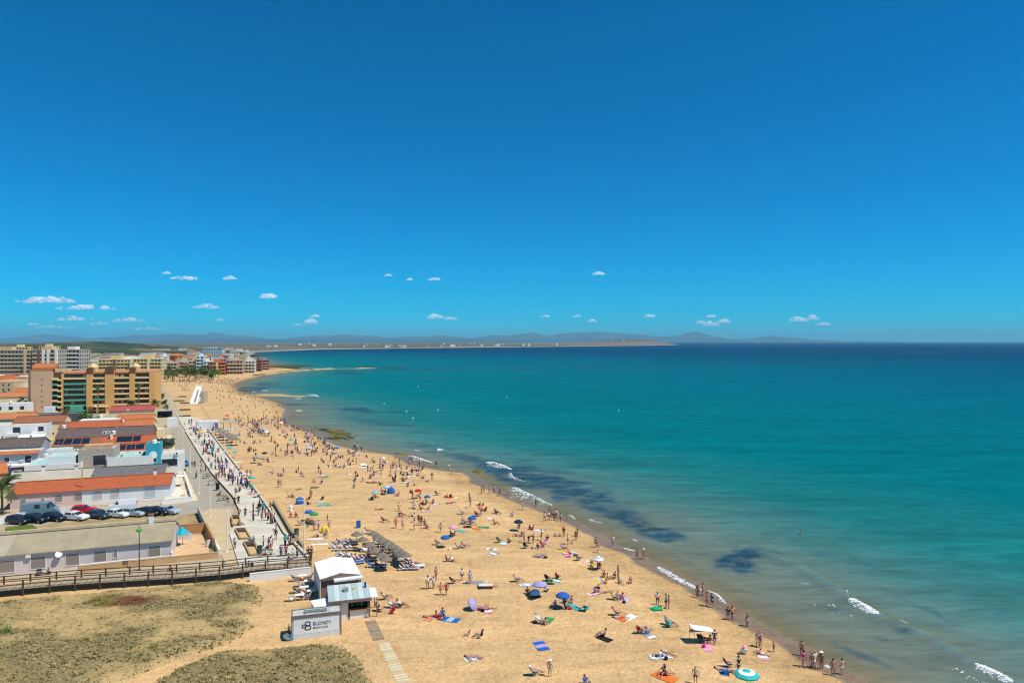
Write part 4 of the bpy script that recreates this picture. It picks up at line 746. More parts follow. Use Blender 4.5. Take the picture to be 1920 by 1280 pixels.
apartment('yellow stair tower on the roof line of the grey block, left one', 22, 52, 702, 651, 'yellow', 'cream', .12, 8, bands=False); apartment('yellow stair tower on the roof line of the grey block, right one', 76, 105, 702, 650, 'yellow', 'cream', .12, 8, bands=False)
apartment('small block with dark glass behind the hotel roof', 150, 168, 704, 681, 'pink', 'brown', .2, 10); 
apartment('long cream apartment block with flat roof huts behind the hotel', 192, 246, 712, 674, 'cream', 'yellow', .2, 16, [(.5, dk)]); apartment('cream apartment block behind the right end of the hotel', 250, 302, 712, 673, 'cream', 'yellow', .2, 16, [(.95, 'cream'), (.4, 'cream')])
FB = [('tan block with many balconies behind the palm row', 300, 331, 704, 681, 'tan', 'sand'), ('white narrow block beside the tan one', 296, 311, 700, 675, 'white', 'white'), ('grey tan block in the middle of the palm row', 322, 350, 702, 679, 'tan', 'tan'), ('pinkish narrow block between tan and white tower', 346, 358, 702, 681, 'pink', 'sand'), ('cream block left of the white tower', 356, 371, 703, 677, 'cream', 'sand'),
 ('tall white tower block with pale blue windows', 369, 383, 703, 668, 'white', 'lightblue'), ('white lower wing of the tall tower', 382, 394, 703, 678, 'white', 'white'), ('red and orange block with yellow columns on the far beachfront', 395, 422, 703, 680, 'red', 'orange'), ('narrow cream block beside the red and orange one', 421, 430, 702, 684, 'yellow', 'cream'), ('pink block with white balconies rising behind the red one', 403, 424, 696, 673, 'pink', 'pink'), ('tall pinkish beige block with long balconies', 428, 455, 702, 676, 'pink', 'sand'), ('white stepped block with cream terraces at the far beach', 455, 478, 700, 677, 'white', 'cream'), ('dark brick block at the far end of the beachfront', 478, 490, 696, 676, 'brick', 'brick'), ('brick block with balconies, last building before the headland', 489, 503, 694, 676, 'brick', 'pink'),
 ('white block with dark windows left of the far town centre', 302, 312, 698, 668, 'white', 'white')]
for a in FB:
    lb, pl, pr, pb, pt, c1, c2 = a; apartment(lb, pl, pr, pb, pt, c1, c2, .28, 16, [(.5, 'yellow')] if 'yellow col' in lb else [])
tq = apartment('long turquoise glass building beyond the far beachfront', 382, 416, 674, 654, 'lightblue', 'lightblue', .15, 20, bands=False); omat(tq.children[0], M('turquoise_glass', '3f9a9c', .4, .08, .2)); 
for c_ in tq.children: c_['x'] = 0
def small_house(px, py, w_, h_, d_, cm, roof, label, group, hip=False):
    D = F*H/(py-640.0); t = thing('town_house', label, 'house', ((px-960)/F*D, D, 0), random.Random(px).uniform(.05,.5), group)
    MB().box(-w_, 0, 0, d_, 0, h_).build('wall', TM[cm], t); wn_ = MB()
    for f in range(max(1, int(h_/3))):
        for q in range(max(1, int(w_/3))): x = -w_+(q+.5)*3; wn_.box(x-.5, x+.5, -.05, -.006, f*3+1, f*3+2.3)
    wn_.build('windows', glass, t, kind='stuff')
    if hip: MB().lathe([(max(w_, d_)*.75, 0), (.05, 2.2)], 4).build('roof', roof, t).location = (-w_/2, d_/2, h_+.004); t.children[-1].rotation_euler = (0, 0, PI/4); t.children[-1].scale = (w_/max(w_, d_), d_/max(w_, d_), 1)
    else: MB().box(-w_-.1, .1, -.1, d_+.1, h_+.004, h_+.4).build('roof', roof, t)
r = random.Random(21)
def far_row(n, x0, x1, y0, y1, hmax, where):
    for i in range(n):
        px = r.uniform(x0, x1); py = r.uniform(y0, y1); cm = r.choice(['white','white','white','white','white','cream','tan','pink','sand','grey','yellow']); hip = r.random() < .16; rm = r.choice([terra, terra2, orange]) if hip else TM[r.choice(['white','sand','grey','tan'])]
        D = F*H/(py-640.0); small_house(px, py, r.uniform(9, 22), r.uniform(5, hmax), r.uniform(8, 14), cm, rm, f'small {cm} {"tiled" if hip else "flat roofed"} house {where}', f'{cm} {"tiled" if hip else "flat roofed"} houses {where}', hip)
far_row(64, 145, 300, 677, 694, 12, 'crowded behind the hotel'); far_row(56, 150, 345, 665, 677, 10, 'below the green hill'); far_row(46, 285, 400, 676, 692, 15, 'behind the palm row'); far_row(14, 390, 470, 676, 684, 13, 'behind the far beachfront blocks'); far_row(60, 290, 480, 658, 667, 12, 'on the far shore plain'); far_row(16, 0, 60, 718, 735, 7, 'left of the hotel')
for i, (px, py, h_) in enumerate([(335,690,15),(343,688,15)]): small_house(px, py, 16, h_, 12, 'orange', orange, 'orange roofed house high above the palm row, %s' % ['left of two', 'right of two'][i], None, True)
# far white specks of towns on the bay
r = random.Random(8)
for i in range(38):
    px = r.choice([r.uniform(480, 760), r.uniform(800, 1270), r.uniform(860, 1270)]); y = r.uniform(3100, 6600); x = (px-960)/F*y; d_ = (shore(np.array(y))-x)*.86
    if d_ < 25: x = float(shore(np.array(y)))-r.uniform(40, 300)
    z = float(height(x, y)); t = thing('shore_house', 'tiny white building on the distant bay shore', 'house', (x, y, z-1), r.random(), 'white specks of buildings on the distant bay shore'); w_ = r.uniform(8, 26); MB().box(-w_/2, w_/2, 0, 12, 0, r.uniform(6, 12)).build('wall', TM['white'], t); MB().box(-w_/2+1, w_/2-1, 1, 11, 12.1, 13).build('roof', TM['white'], t)

# ------------------------------------------------------------------ palms and trees
pal_l = [M('palm_leaf', '4c5a30', .8, .3, 1), M('palm_leaf_dry', '7a6a3f', .9, .3, 1)]; trunk_m = M('palm_trunk', '7a6751', .95, .25, 3, .05); leaf_m = [M('tree_leaf', '4a6a28', .85, .35, .8), M('tree_leaf_bright', '6d8a2e', .85, .3, .8)]
def palm_meshes(seed, n=26):
    r = random.Random(seed); mb = MB()
    for i in range(n):
        a = i/n*2*PI+r.uniform(-.15, .15); e = r.choice([.9, .55, .2, -.2, -.5])+r.uniform(-.15, .15); L = r.uniform(.8, 1.05); seg = 6; p = Vector((0,0,0)); pts = []
        for s in range(seg+1):
            pts.append(p.copy()); el = e-(s/seg)**1.3*1.5; p = p+Vector((math.cos(a)*math.cos(el), math.sin(a)*math.cos(el), math.sin(el)))*(L/seg)
        sx = Vector((-math.sin(a), math.cos(a), 0))
        for s in range(seg):
            for sg in (-1, 1):
                for h in (0, .5):
                    c = pts[s].lerp(pts[s+1], h); d = (pts[s+1]-pts[s]); wd = .2*(1-((s+h)/seg)**2*.7); mb.add([c, c+d*.35, c+d*.75+sx*sg*wd+Vector((0,0,-wd*.45)), c+d*.45+sx*sg*wd*.9+Vector((0,0,-wd*.5))], [(0,1,2,3)], 1 if e < -.4 else 0)
    tr = MB(); 
    tr.lathe([(.055,0),(.038,.2),(.034,.7),(.045,1)], 7)
    return mb.mesh('crown', pal_l), tr.mesh('trunk', trunk_m)
PALM = [palm_meshes(i) for i in range(3)]; pk = 0
def palm(px, py, h, R, label, group=None, z=.1):
    global pk; cr, tr = PALM[pk % 3]; pk += 1
    t = thing('palm_tree', label, 'palm tree', W(px, py, z), pk*1.7, group); o = ob('trunk', tr, t); o.scale = (4+h*.2, 4+h*.2, h); c = ob('crown', cr, t); c.location = (0, 0, h-.1); c.scale = (R, R, R)
palm(184, 776, 12.5, 2.3, 'tall palm before the green balconies of the hotel'); palm(260, 776, 13.0, 2.1, 'tallest palm before the right half of the hotel'); palm(246, 779, 6.0, 3.2, 'broad low palm before the hotel right of centre'); palm(291, 780, 6.2, 3.0, 'broad palm at the right hotel corner'); palm(312, 779, 4.5, 2.0, 'small palm beside the restaurant awning'); palm(238, 786, 4.8, 1.7, 'small palm in front of the red restaurant roof'); palm(122, 806, 7.2, 2.2, 'palm between villa roof and dark parking'); palm(8, 758, 6, 2.6, 'palm at the left edge level with the hotel'); palm(14, 812, 4.8, 2.5, 'dark palm left of the white villa'); palm(27, 716, 12, 2.2, 'palm before the grey block, left one'); palm(42, 716, 11, 2, 'palm before the grey block, right one')
palm(4, 962, 5.6, 4.2, 'big palm cut by the left edge above the white street wall')
r = random.Random(3)
for i in range(34):
    px = 300+i*3.1+r.uniform(-3, 3); py = r.uniform(708, 718)-(px-300)*.06; palm(px, py, r.uniform(6, 10), r.uniform(2.6, 3.8), 'dark palm in the row before the far beachfront', 'palms in the row before the far beachfront')
def tree_mesh(seed, n=420):
    r = random.Random(seed); mb = MB(); cl = [Vector((r.uniform(-.6,.6), r.uniform(-.6,.6), r.uniform(-.35,.45))) for _ in range(9)]
    for i in range(n):
        d = Vector((r.gauss(0,1), r.gauss(0,1), r.gauss(0,1))).normalized(); c = r.choice(cl)+d*r.uniform(.2, .42); u = Vector((r.uniform(-1,1), r.uniform(-1,1), r.uniform(-.6,.6))).normalized()*.09; v = u.orthogonal().normalized()*.06
        mb.add([c-u-v, c+u-v*.5, c+u+v, c-u+v], [(0,1,2,3)], 0 if r.random() < .6 else 1)
    tr = MB(); tr.cyl((0,0,-1.2), (0,0,-.1), .07, .045, 7); [tr.cyl((0,0,-.35), cl[i]*.8, .035, .012, 5) for i in range(4)]
    return mb.mesh('crown', leaf_m), tr.mesh('trunk', trunk_m)
TREE = [tree_mesh(i) for i in range(2)]
def tree(px, py, R, label, z0=0, group=None):
    cr, tr = TREE[int(px) % 2]; t = thing('tree', label, 'tree', W(px, py, z0), px, group); c = ob('crown', cr, t); c.location = (0,0,R*1.2); c.scale = (R,R,R); o = ob('trunk', tr, t); o.location = (0,0,R*1.2); o.scale = (R,R,R)
tree(49, 775, 3.8, 'bright green tree left of the blank hotel wall'); tree(160, 796, 2.6, 'light green tree before the hotel entrance, left one'); tree(178, 796, 2.2, 'blue green tree before the hotel entrance, right one'); tree(64, 776, 2.0, 'small tree at the foot of the blank hotel wall'); tree(8, 815, 3.2, 'dark tree at the left edge beside the villa'); tree(306, 765, 2.2, 'small tree behind the restaurant awning'); tree(300, 755, 2.6, 'dark tree at the hotel right edge'); tree(110, 716, 3.6, 'dark green tree below the tall grey block')
r = random.Random(14)
for i in range(26): tree(r.uniform(305, 410), r.uniform(704, 712), r.uniform(3, 4.5), 'round dark tree among the palms of the far beachfront', 0, 'round trees among the far palms')

# ------------------------------------------------------------------ vehicles
tyre_m = M('tyre_rubber', '1c1c1c', .9, .15, 4); rim_m = M('wheel_rim', 'a9acae', .4, .1, 3, 0, .5, .6); lamp_m = M('headlight_glass', 'e4e6e6', .2, .04, 3); tail_m = M('tail_light', '8c1d1a', .3, .1, 3)
CAR = {}
def car_meshes(kind):
    if kind in CAR: return CAR[kind]
    if kind == 'hatch': prof = [(-2.0,.35),(-2.05,.8),(-1.95,1.0),(.75,1.0),(1.85,.85),(2.05,.6),(2.05,.35)]; cab = [(-1.95,1.0),(-1.7,1.42),(-1.2,1.5),(.0,1.46),(.85,1.0)]; Wd = .87; wx = (-1.3, 1.28)
    elif kind == 'van': prof = [(-2.4,.35),(-2.45,1.0),(-2.4,1.15),(1.35,1.15),(2.2,.95),(2.45,.7),(2.45,.35)]; cab = [(-2.4,1.15),(-2.35,1.8),(-2.1,1.88),(.75,1.86),(1.6,1.15)]; Wd = .95; wx = (-1.5, 1.55)
    else: prof = [(-3.1,.4),(-3.15,1.5),(-3.1,1.6),(2.1,1.6),(2.85,1.1),(3.0,.8),(3.0,.4)]; cab = [(-3.1,1.6),(-3.05,2.55),(-2.9,2.65),(1.0,2.62),(2.1,1.6)]; Wd = 1.02; wx = (-1.9, 1.95)
    b = MB(); 
    # body shell and roof shell tapering inwards
    b.xprof(prof, -Wd, Wd)
    inn = .16 if kind != 'camper' else .06; n = len(cab); vs = []
    for s in (-1, 1):
        for x, z in cab: k = (z-cab[0][1])/(max(q[1] for q in cab)-cab[0][1]); vs.append((x, s*(Wd-.03-inn*k), z))
    a = sum(cab[i][0]*cab[(i+1) % n][1]-cab[(i+1) % n][0]*cab[i][1] for i in range(n)); fs = [tuple(range(n)) if a > 0 else tuple(range(n-1,-1,-1)), tuple(range(2*n-1,n-1,-1)) if a > 0 else tuple(range(n,2*n))]
    for i in range(n):
        q = (n+i, n+(i+1) % n, (i+1) % n, i); fs.append(q if a > 0 else q[::-1])
    b.add(vs, fs)
    out = {'body': b.mesh('body', [None])}
    zt, zb = max(q[1] for q in cab), cab[0][1]; g = MB()   # windscreen
    def fr(i, j, f): return cab[i][0]+(cab[j][0]-cab[i][0])*f, cab[i][1]+(cab[j][1]-cab[i][1])*f
    wpts = []
    for f, yy in ((.12, Wd-.1-inn*.8), (.92, Wd-.14)):
        x, z = fr(n-2, n-1, f); wpts.append((x, yy, z))
    (xa, ya, za), (xb, yb, zb_) = wpts; off_ = .02
    g.add([(xa+off_,-ya,za+off_),(xb+off_,-yb,zb_+off_),(xb+off_,yb,zb_+off_),(xa+off_,ya,za+off_),(xa,-ya,za-.03),(xb,-yb,zb_-.03),(xb,yb,zb_-.03),(xa,ya,za-.03)], [(0,1,2,3),(7,6,5,4),(0,4,5,1),(1,5,6,2),(2,6,7,3),(3,7,4,0)]); out['windscreen'] = g.mesh('windscreen', glass)
    g = MB(); hgt = zt-zb
    segs = [(cab[0][0]+.35, -.25), (-.15, .55)] if kind == 'hatch' else [(.55, 1.2)] if kind == 'van' else [(-.9, .0), (1.0, 1.65)]
    for s in (-1, 1):
        for x0, x1 in segs:
            y0 = Wd-.02-inn*.15; y1 = Wd-.02-inn*.8; sh = .12 if x1 < .5 else .32; g.add([(x0,s*(y0+.012),zb+hgt*.15),(x1,s*(y0+.012),zb+hgt*.15),(x1-sh,s*(y1+.012),zb+hgt*.8),(x0+.06,s*(y1+.012),zb+hgt*.8)], [(0,1,2,3) if s < 0 else (3,2,1,0)])
    out['side_window'] = g.mesh('side_window', glass)
    g = MB(); x = cab[0][0]; g.add([(x-.04,-Wd+.2,zb+hgt*.2),(x-.04,Wd-.2,zb+hgt*.2),(x+.12,Wd-.28,zb+hgt*.85),(x+.12,-Wd+.28,zb+hgt*.85)], [(3,2,1,0)]); out['rear_window'] = g.mesh('rear_window', glass)
    rw = .31 if kind != 'camper' else .36; t = MB(); t.cyl((0,-.1,0), (0,.1,0), rw, rw, 14); out['tyre'] = t.mesh('tyre', tyre_m); t = MB(); t.cyl((0,-.112,0), (0,.112,0), rw*.62, rw*.62, 10); out['rim'] = t.mesh('rim', rim_m)
    xe = prof[-1][0]; t = MB(); t.box(-.06,.05,-.17,.17,-.07,.09); out['headlight'] = t.mesh('headlight', lamp_m); t = MB(); t.box(-.05,.05,-.12,.12,-.12,.12); out['tail_light'] = t.mesh('tail_light', tail_m)
    out['spec'] = (Wd, wx, rw, prof); CAR[kind] = out; return out
def car(px, py, kind, paint, label, rz, z=.07, group='cars parked along the street'):
    k = car_meshes(kind); Wd, wx, rw, prof = k['spec']; nm = {'hatch': 'parked_car', 'van': 'delivery_van', 'camper': 'camper_van'}[kind]
    t = thing(nm, label, 'car' if kind == 'hatch' else 'van', W(px, py, z), rz, group); b = ob('body', k['body'], t); omat(b, paint); 
    for q in ('windscreen', 'side_window', 'rear_window'): ob(q, k[q], t)
    for x in wx:
        for s in (-1, 1): w_ = ob('wheel', k['tyre'], t); w_.location = (x, s*(Wd-.09), rw); ob('rim', k['rim'], w_)
    for s in (-1, 1):
        o = ob('headlight', k['headlight'], t); o.location = (prof[-2][0]-.12, s*(Wd-.24), prof[-2][1]+.1); o = ob('tail_light', k['tail_light'], t); o.location = (prof[1][0]+.02, s*(Wd-.2), prof[1][1])
    return t
def P(n, c): return M('paint_'+n, c, .25, .05, .5, 0, .6)
navy, wht, red_, sil, blk, lbl = P('navy', '16202c'), P('white', 'dfe1e0'), P('red', 'b8121f'), P('silver', 'a9b4bb'), P('black', '1a1b20'), P('lightblue', '4f9ac4'); dteal = P('darkteal', '2a3a42'); grn = P('greyblue', '6f8a92')
a0 = ROT-.55
car(35, 981, 'hatch', navy, 'dark navy car at the left end of the parked row', a0); car(68, 978.5, 'hatch', navy, 'dark car in front of the camper van', a0); car(103, 975.5, 'hatch', blk, 'black car between camper front and the first white car', a0); car(143, 974, 'hatch', wht, 'white car below the red one', a0); car(187, 971, 'hatch', dteal, 'dark teal car right of the first white car', a0-.15); car(221, 969, 'hatch', wht, 'white car in front of the delivery van', a0); car(252, 967, 'hatch', sil, 'silver car beside the second white car', a0); car(281, 965.5, 'hatch', blk, 'black car behind the chimney of the lavender house', a0); car(298, 964.5, 'hatch', navy, 'navy car beside the last silver one', a0); car(315, 963, 'hatch', sil, 'silver car with dark roof at the right end of the row', a0)
car(78, 968, 'camper', grn, 'long blue grey camper van parked at the white wall', ROT); car(158, 961, 'hatch', red_, 'red car parked beside the tan pole', ROT); car(230, 955, 'van', wht, 'white delivery van parked at the cream wall', ROT+PI); car(346, 872, 'hatch', lbl, 'light blue car at the road edge beside the white garage', 2.1, .1, None); car(294, 782, 'hatch', blk, 'black car before the restaurant awning', ROT, .1, None); car(38, 772, 'hatch', navy, 'dark car under the tree left of the hotel', ROT, .1, None); car(30, 778, 'hatch', P('plum', '5a2440'), 'plum coloured car left of the blank hotel wall', ROT, .1, None); car(130, 786, 'hatch', blk, 'black car in the dark parking before the hotel', ROT, .1, None); car(42, 892, 'hatch', wht, 'white car in the carport of the blue grey house', ROT, .1, None)

# ------------------------------------------------------------------ clouds
cm_ = bpy.data.materials.new('cloud_white'); cm_.use_nodes = True; t = cm_.node_tree; t.nodes.clear()
tc = t.nodes.new('ShaderNodeTexCoord'); nz = t.nodes.new('ShaderNodeTexNoise'); nz.inputs['Scale'].default_value = .007; nz.inputs['Detail'].default_value = 7; nz.inputs['Roughness'].default_value = .7; t.links.new(tc.outputs['Object'], nz.inputs['Vector'])
mp = t.nodes.new('ShaderNodeMapRange'); mp.inputs[1].default_value = .38; mp.inputs[2].default_value = .68; mp.inputs[3].default_value = 0; mp.inputs[4].default_value = .62; t.links.new(nz.outputs['Fac'], mp.inputs[0])
lwt = t.nodes.new('ShaderNodeLayerWeight'); lwt.inputs['Blend'].default_value = .35; inv = t.nodes.new('ShaderNodeMapRange'); inv.inputs[1].default_value = .25; inv.inputs[2].default_value = .95; inv.inputs[3].default_value = 1; inv.inputs[4].default_value = 0; t.links.new(lwt.outputs['Facing'], inv.inputs[0]); mu_ = t.nodes.new('ShaderNodeMath'); mu_.operation = 'MULTIPLY'; t.links.new(inv.outputs[0], mu_.inputs[0]); t.links.new(mp.outputs[0], mu_.inputs[1])
df = t.nodes.new('ShaderNodeBsdfDiffuse'); df.inputs['Color'].default_value = (.74,.74,.74,1); tl = t.nodes.new('ShaderNodeBsdfTranslucent'); tl.inputs['Color'].default_value = (.66,.66,.66,1); tr_ = t.nodes.new('ShaderNodeBsdfTransparent'); m1 = t.nodes.new('ShaderNodeAddShader'); m2 = t.nodes.new('ShaderNodeMixShader'); mo = t.nodes.new('ShaderNodeOutputMaterial')
for a, b in ((df.outputs[0], m1.inputs[0]), (tl.outputs[0], m1.inputs[1]), (mu_.outputs[0], m2.inputs[0]), (tr_.outputs[0], m2.inputs[1]), (m1.outputs[0], m2.inputs[2]), (m2.outputs[0], mo.inputs['Surface'])): t.links.new(a, b)
CL = [(85,566,52,8,'long flat white cloud above the apartment blocks, upper of the two'),(160,579,50,7,'long white cloud above the apartment blocks, lower of the two'),(138,600,30,5,'flat white cloud just below the two long ones'),(240,602,32,5,'thin white cloud above the dark green hill'),(186,608,16,4,'small cloud left of the thin one above the hill'),(345,523,26,5,'flat white cloud standing alone high above the far beach'),(388,577,24,6,'white cloud midway between hill and far beachfront'),(312,513,8,3,'tiny cloud just above the flat high one'),(503,558,13,8,'rounded puffy white cloud above the headland'),(430,523,14,4,'faint cloud right of the flat high one'),(582,606,13,6,'puffy cloud low over the bay, right of a thin one'),(557,610,10,3,'thin cloud low over the bay, beside the puffy one'),(590,594,9,4,'small cloud just above the low puffy one'),(412,601,8,3,'tiny cloud low over the turquoise building'),(816,596,16,6,'white cloud low over the middle of the mountains'),(845,599,12,4,'faint cloud right of the one over the mid mountains'),(814,525,11,4,'small high cloud over the middle of the bay'),(728,517,8,3,'tiny high cloud, leftmost of three over the bay'),(768,525,6,3,'tiny high cloud in the middle of three over the bay'),(1122,515,12,4,'small high cloud right of the bay centre'),(1022,594,9,3,'small low cloud left of the cape'),(1110,603,7,4,'tiny puffy cloud above the cape'),(1082,594,8,3,'thin tiny cloud above the cape plateau'),(1332,610,17,6,'brightest white cloud over the pointed mountain'),(1314,606,10,4,'small cloud left of the brightest one'),(1358,604,12,5,'slanting cloud right of the brightest one'),(1333,594,9,4,'small cloud above the brightest one'),(1498,602,19,6,'white cloud over the open sea, left of a pair'),(1523,599,11,6,'puffy cloud over the open sea, right of a pair'),(1545,609,14,4,'low thin cloud below the pair over the open sea'),(1218,594,11,4,'faint cloud just left of the pointed mountain'),(62,609,10,3,'tiny cloud at far left over the long hill'),(275,618,26,4,'thin veil of cloud touching the left mountains'),(100,614,40,3,'pale cloud veil low at far left')]
bl = bmesh.new(); bmesh.ops.create_icosphere(bl, subdivisions=3, radius=1); BV = [v.co.copy() for v in bl.verts]; BF = [[v.index for v in f.verts] for f in bl.faces]; bl.free()
for i, (px, py, hw, hh, lb) in enumerate(CL):
    z = 1500.0 if py > 600 else 1900.0; D = (z-H)/((640-py)/F); cx = (px-960)/F*D; s = D/F; r = random.Random(i+3); mb = MB(); n = 5+int(hw/3)
    for q in range(n):
        u = (q+.5)/n*2-1; e = max(.15, 1-abs(u)**1.6); R = hh*s*(.35+.55*e)*r.uniform(.7, 1.2); c = Vector((u*hw*s+r.uniform(-.1,.1)*hw*s, r.uniform(-.6,.6)*hw*s*.5, R*.3*e+r.uniform(-.1,.4)*hh*s*e)); rx = max(R, hw*s/n*1.5)*r.uniform(.9, 1.5)
        vs = []
        for v in BV:
            k = 1+.35*mnoise.noise(v*2.1+Vector((q*3.1+i, 0, 0)))+.18*mnoise.noise(v*5+Vector((q, i, 0))); zz = v.z*R*k; zz = zz if zz > 0 else zz*.6; vs.append(c+Vector((v.x*rx*k, v.y*rx*k, zz)))
        mb.add(vs, BF)
    o = mb.build('cloud', cm_, smooth=True); o.location = (cx, D, z); tag(o, lb, 'cloud', 'small fair weather clouds')
# ------------------------------------------------------------------ beach club
SR = math.radians(17)
def box_thing(name, label, cat, loc, rz, group=None): return thing(name, label, cat, loc, rz, group)
p0 = W(548, 1200); kb = thing('sign_container', 'white beach club container with big sign reading BLONDY BEACH CLUB', 'kiosk', p0, SR); kw, kd, kh = 5.0, 1.8, 2.6
MB().box(0, kw, .06, kd, 0, kh-.15).build('wall', whitew, kb); MB().box(.12, kw-.12, -.0, .06, .55, kh-.35).build('sign_panel', white, kb); MB().box(.1, kw-.05, -.03, .05, 0, .5).build('base_panel', M('base_white', 'd5d6d4', .8), kb)
fr_ = M('frame_brown', '7d6c62', .7, .12, 2)
for x0, x1, y0, y1, z0, z1 in ((-.12,.0,-.05,kd,0,kh), (kw,kw+.12,-.05,kd,0,kh), (-.12,kw+.12,-.06,.04,kh-.32,kh-.02), (-.12,kw+.12,kd-.05,kd+.05,kh-.3,kh)): MB().box(x0,x1,y0,y1,z0,z1).build('frame', fr_, kb)
for i in range(4): MB().box(.02+i*kw/4, (i+1)*kw/4-.02, .1, kd-.06, kh-.14, kh-.08+.02*(i % 2)).build('roof_panel', M('roof_sheet', 'b9bcb6', .6, .15, 2), kb)
MB().box(1.2, 3.6, .5, 1.2, kh-.06, kh+.06).build('roof_strip', M('roof_green', '6f7d76', .7, .2, 2), kb)
def text_mesh(txt, size, parent, x, z, mat, sx=1.0):
    cu = bpy.data.curves.new('lettering', 'FONT'); cu.body = txt; cu.size = size; cu.extrude = .006; cu.resolution_u = 3; o = bpy.data.objects.new('lettering', cu); C.objects.link(o); bpy.context.view_layer.update()
    me = bpy.data.meshes.new_from_object(o.evaluated_get(bpy.context.evaluated_depsgraph_get())); bpy.data.objects.remove(o); me.materials.clear(); me.materials.append(mat); k = ob('lettering', me, parent); k.rotation_euler = (PI/2,0,0); k.location = (x,-.014,z); k.scale = (sx,1,1); return k
ink = M('sign_ink', '33333a', .7, .05, 4)
text_mesh('BLONDY', .52, kb, 2.13, 1.36, ink, .92); text_mesh('BEACH CLUB', .27, kb, 2.13, 1.0, ink, .97)
def loop_logo(cx, cz, rx, rz, th):
    m = MB(); n = 28
    sup = lambda a, r: math.copysign(abs(math.cos(a))**.6, math.cos(a))*r
    sup2 = lambda a, r: math.copysign(abs(math.sin(a))**.6, math.sin(a))*r
    vs = []
    for i in range(n):
        a = 2*PI*i/n
        for rr, y in ((0, -.016), (th, -.016), (0, -.001), (th, -.001)): vs.append((cx+sup(a, rx-rr), y, cz+sup2(a, rz-rr)))
    fs = []
    for i in range(n): j = (i+1) % n; fs += [(4*i,4*j,4*j+1,4*i+1), (4*i,4*i+2,4*j+2,4*j), (4*i+1,4*j+1,4*j+3,4*i+3)]
    return m.add(vs, fs)
for a in ((1.58,1.62,.30,.24,.1), (1.6,1.17,.34,.25,.1), (1.22,1.38,.26,.2,.1)): loop_logo(*a).build('logo', ink, kb)
tb = thing('tarpaulin_pile', 'grey tarpaulin and gas bottles piled at the left end of the sign container', 'tarpaulin', W(540,1198), SR)
bm = bmesh.new(); bmesh.ops.create_icosphere(bm, subdivisions=3, radius=.6)
for v in bm.verts: v.co *= .85+.4*mnoise.noise(v.co*2.5); v.co.z = max(-.2, v.co.z*.9)+.25
me = bpy.data.meshes.new('cover'); bm.to_mesh(me); bm.free(); me.materials.append(M('tarp_grey', '70767c', .7, .2, 3)); ob('cover', me, tb); bm_ = MB().lathe([(.16,0),(.18,.1),(.18,.6),(.08,.72),(.03,.8)], 10).build('gas_bottle', M('bottle_blue', '3f9fc0', .5), tb); bm_.location = (.35,-.3,0)
bush(541, 1190, .6, 1.2, 'dark green bush behind the tarpaulin at the sign container', leaf_m[0], 120, 0)
# bar hut
p1 = W(640, 1162); hut = thing('bar_hut', 'beach bar hut with pale corrugated roof and open serving hatch', 'beach bar', p1, SR); hw, hd_ = 3.2, 3.9
MB().box(-1.3, hw, hd_*.45, hd_, 0, 2.5).build('back_wall', fr_, hut); MB().box(0, .75, 0, .12, 0, 2.3).build('door_panel', whitew, hut)
MB().box(.95, hw, .0, .1, 0, 1.0).build('counter_front', white, hut); MB().box(.85, hw+.15, -.25, .4, 1.0, 1.07).build('counter_top', M('counter_wood', 'a8764a', .7), hut); MB().box(2.55, 3.0, -.03, -.0, .1, .55).build('menu_board', M('menu_white', 'eeeeea', .7), hut)
for x in (.8, hw): MB().box(x-.06, x+.06, -.02, .1, 0, 2.45).build('post', fr_, hut)
MB().box(-.1, .0, .0, hd_*.45, 0, 2.4).build('side_wall', fr_, hut); MB().box(hw, hw+.08, .12, hd_*.45, 0, 2.4).build('side_wall', fr_, hut)
MB().box(1.0, hw-.1, 1.3, 1.7, .3, 2.0).build('shelf', M('shelf_dark', '3a332e', .8), hut)
for i, c in enumerate(['d8c23a','b0432f','5a7d3a','d6d0c0','2f4f7a']): MB().lathe([(.14,0),(.16,.1),(.13,.35),(.05,.4)], 8).build('jar', M('jar_%d' % i, c, .5), hut).location = (1.25+i*.38, 1.2, 1.02)
cr_ = M('corrugated_roof', 'b3c4c2', .5, .08, 1, 0, .4, .1); cr2 = M('corrugated_roof_two', 'cdd6d3', .5, .08, 1, 0, .4, .1)
for i in range(7):
    x = -1.45+i*(hw+1.6)/7; m = MB(); m.add([(x,-.5,2.45),(x+.66,-.5,2.45),(x+.66,hd_+.1,2.75),(x,hd_+.1,2.75),(x,-.5,2.39),(x+.66,-.5,2.39),(x+.66,hd_+.1,2.69),(x,hd_+.1,2.69)], [(0,1,2,3),(7,6,5,4),(0,4,5,1),(1,5,6,2),(2,6,7,3),(3,7,4,0)]); m.build('roof_sheet', [cr_, cr2][i % 2], hut)
MB().box(-1.5, hw+.2, -.56, -.5, 2.1, 2.44).build('fascia', fr_, hut); MB().box(.3,.9,1.6,2.3,2.62,2.95).build('roof_vent', M('vent_grey', '8d8f86', .7), hut); MB().lathe([(.12,2.6),(.12,3.2),(.16,3.25)], 8, 0, (2.9,2.4,0)).build('flue', dark, hut); MB().box(1.5,1.75,2.0,2.2,2.6,3.0).build('roof_lamp', M('lamp_yellow', 'd9d27a', .6), hut)
an = thing('side_awning', 'white side awning on the sea side of the bar hut', 'awning', W(697,1158), SR); MB().box(-.6,.7,0,3.2,2.35,2.42).build('canopy', white, an); [MB().box(x-.05,x+.05,y-.05,y+.05,0,2.35).build('post', fr_, an) for x in (-.4,.6) for y in (.15,3.0)]
rw_ = thing('low_roof', 'white low roof block between sign container and canopy hall', 'roof block', W(608,1170), SR+.2); MB().box(-.9,.8,0,2.6,0,1.9).build('wall', whitew, rw_); MB().box(-1,.9,-.1,2.7,1.9,1.98).build('roof', white, rw_)
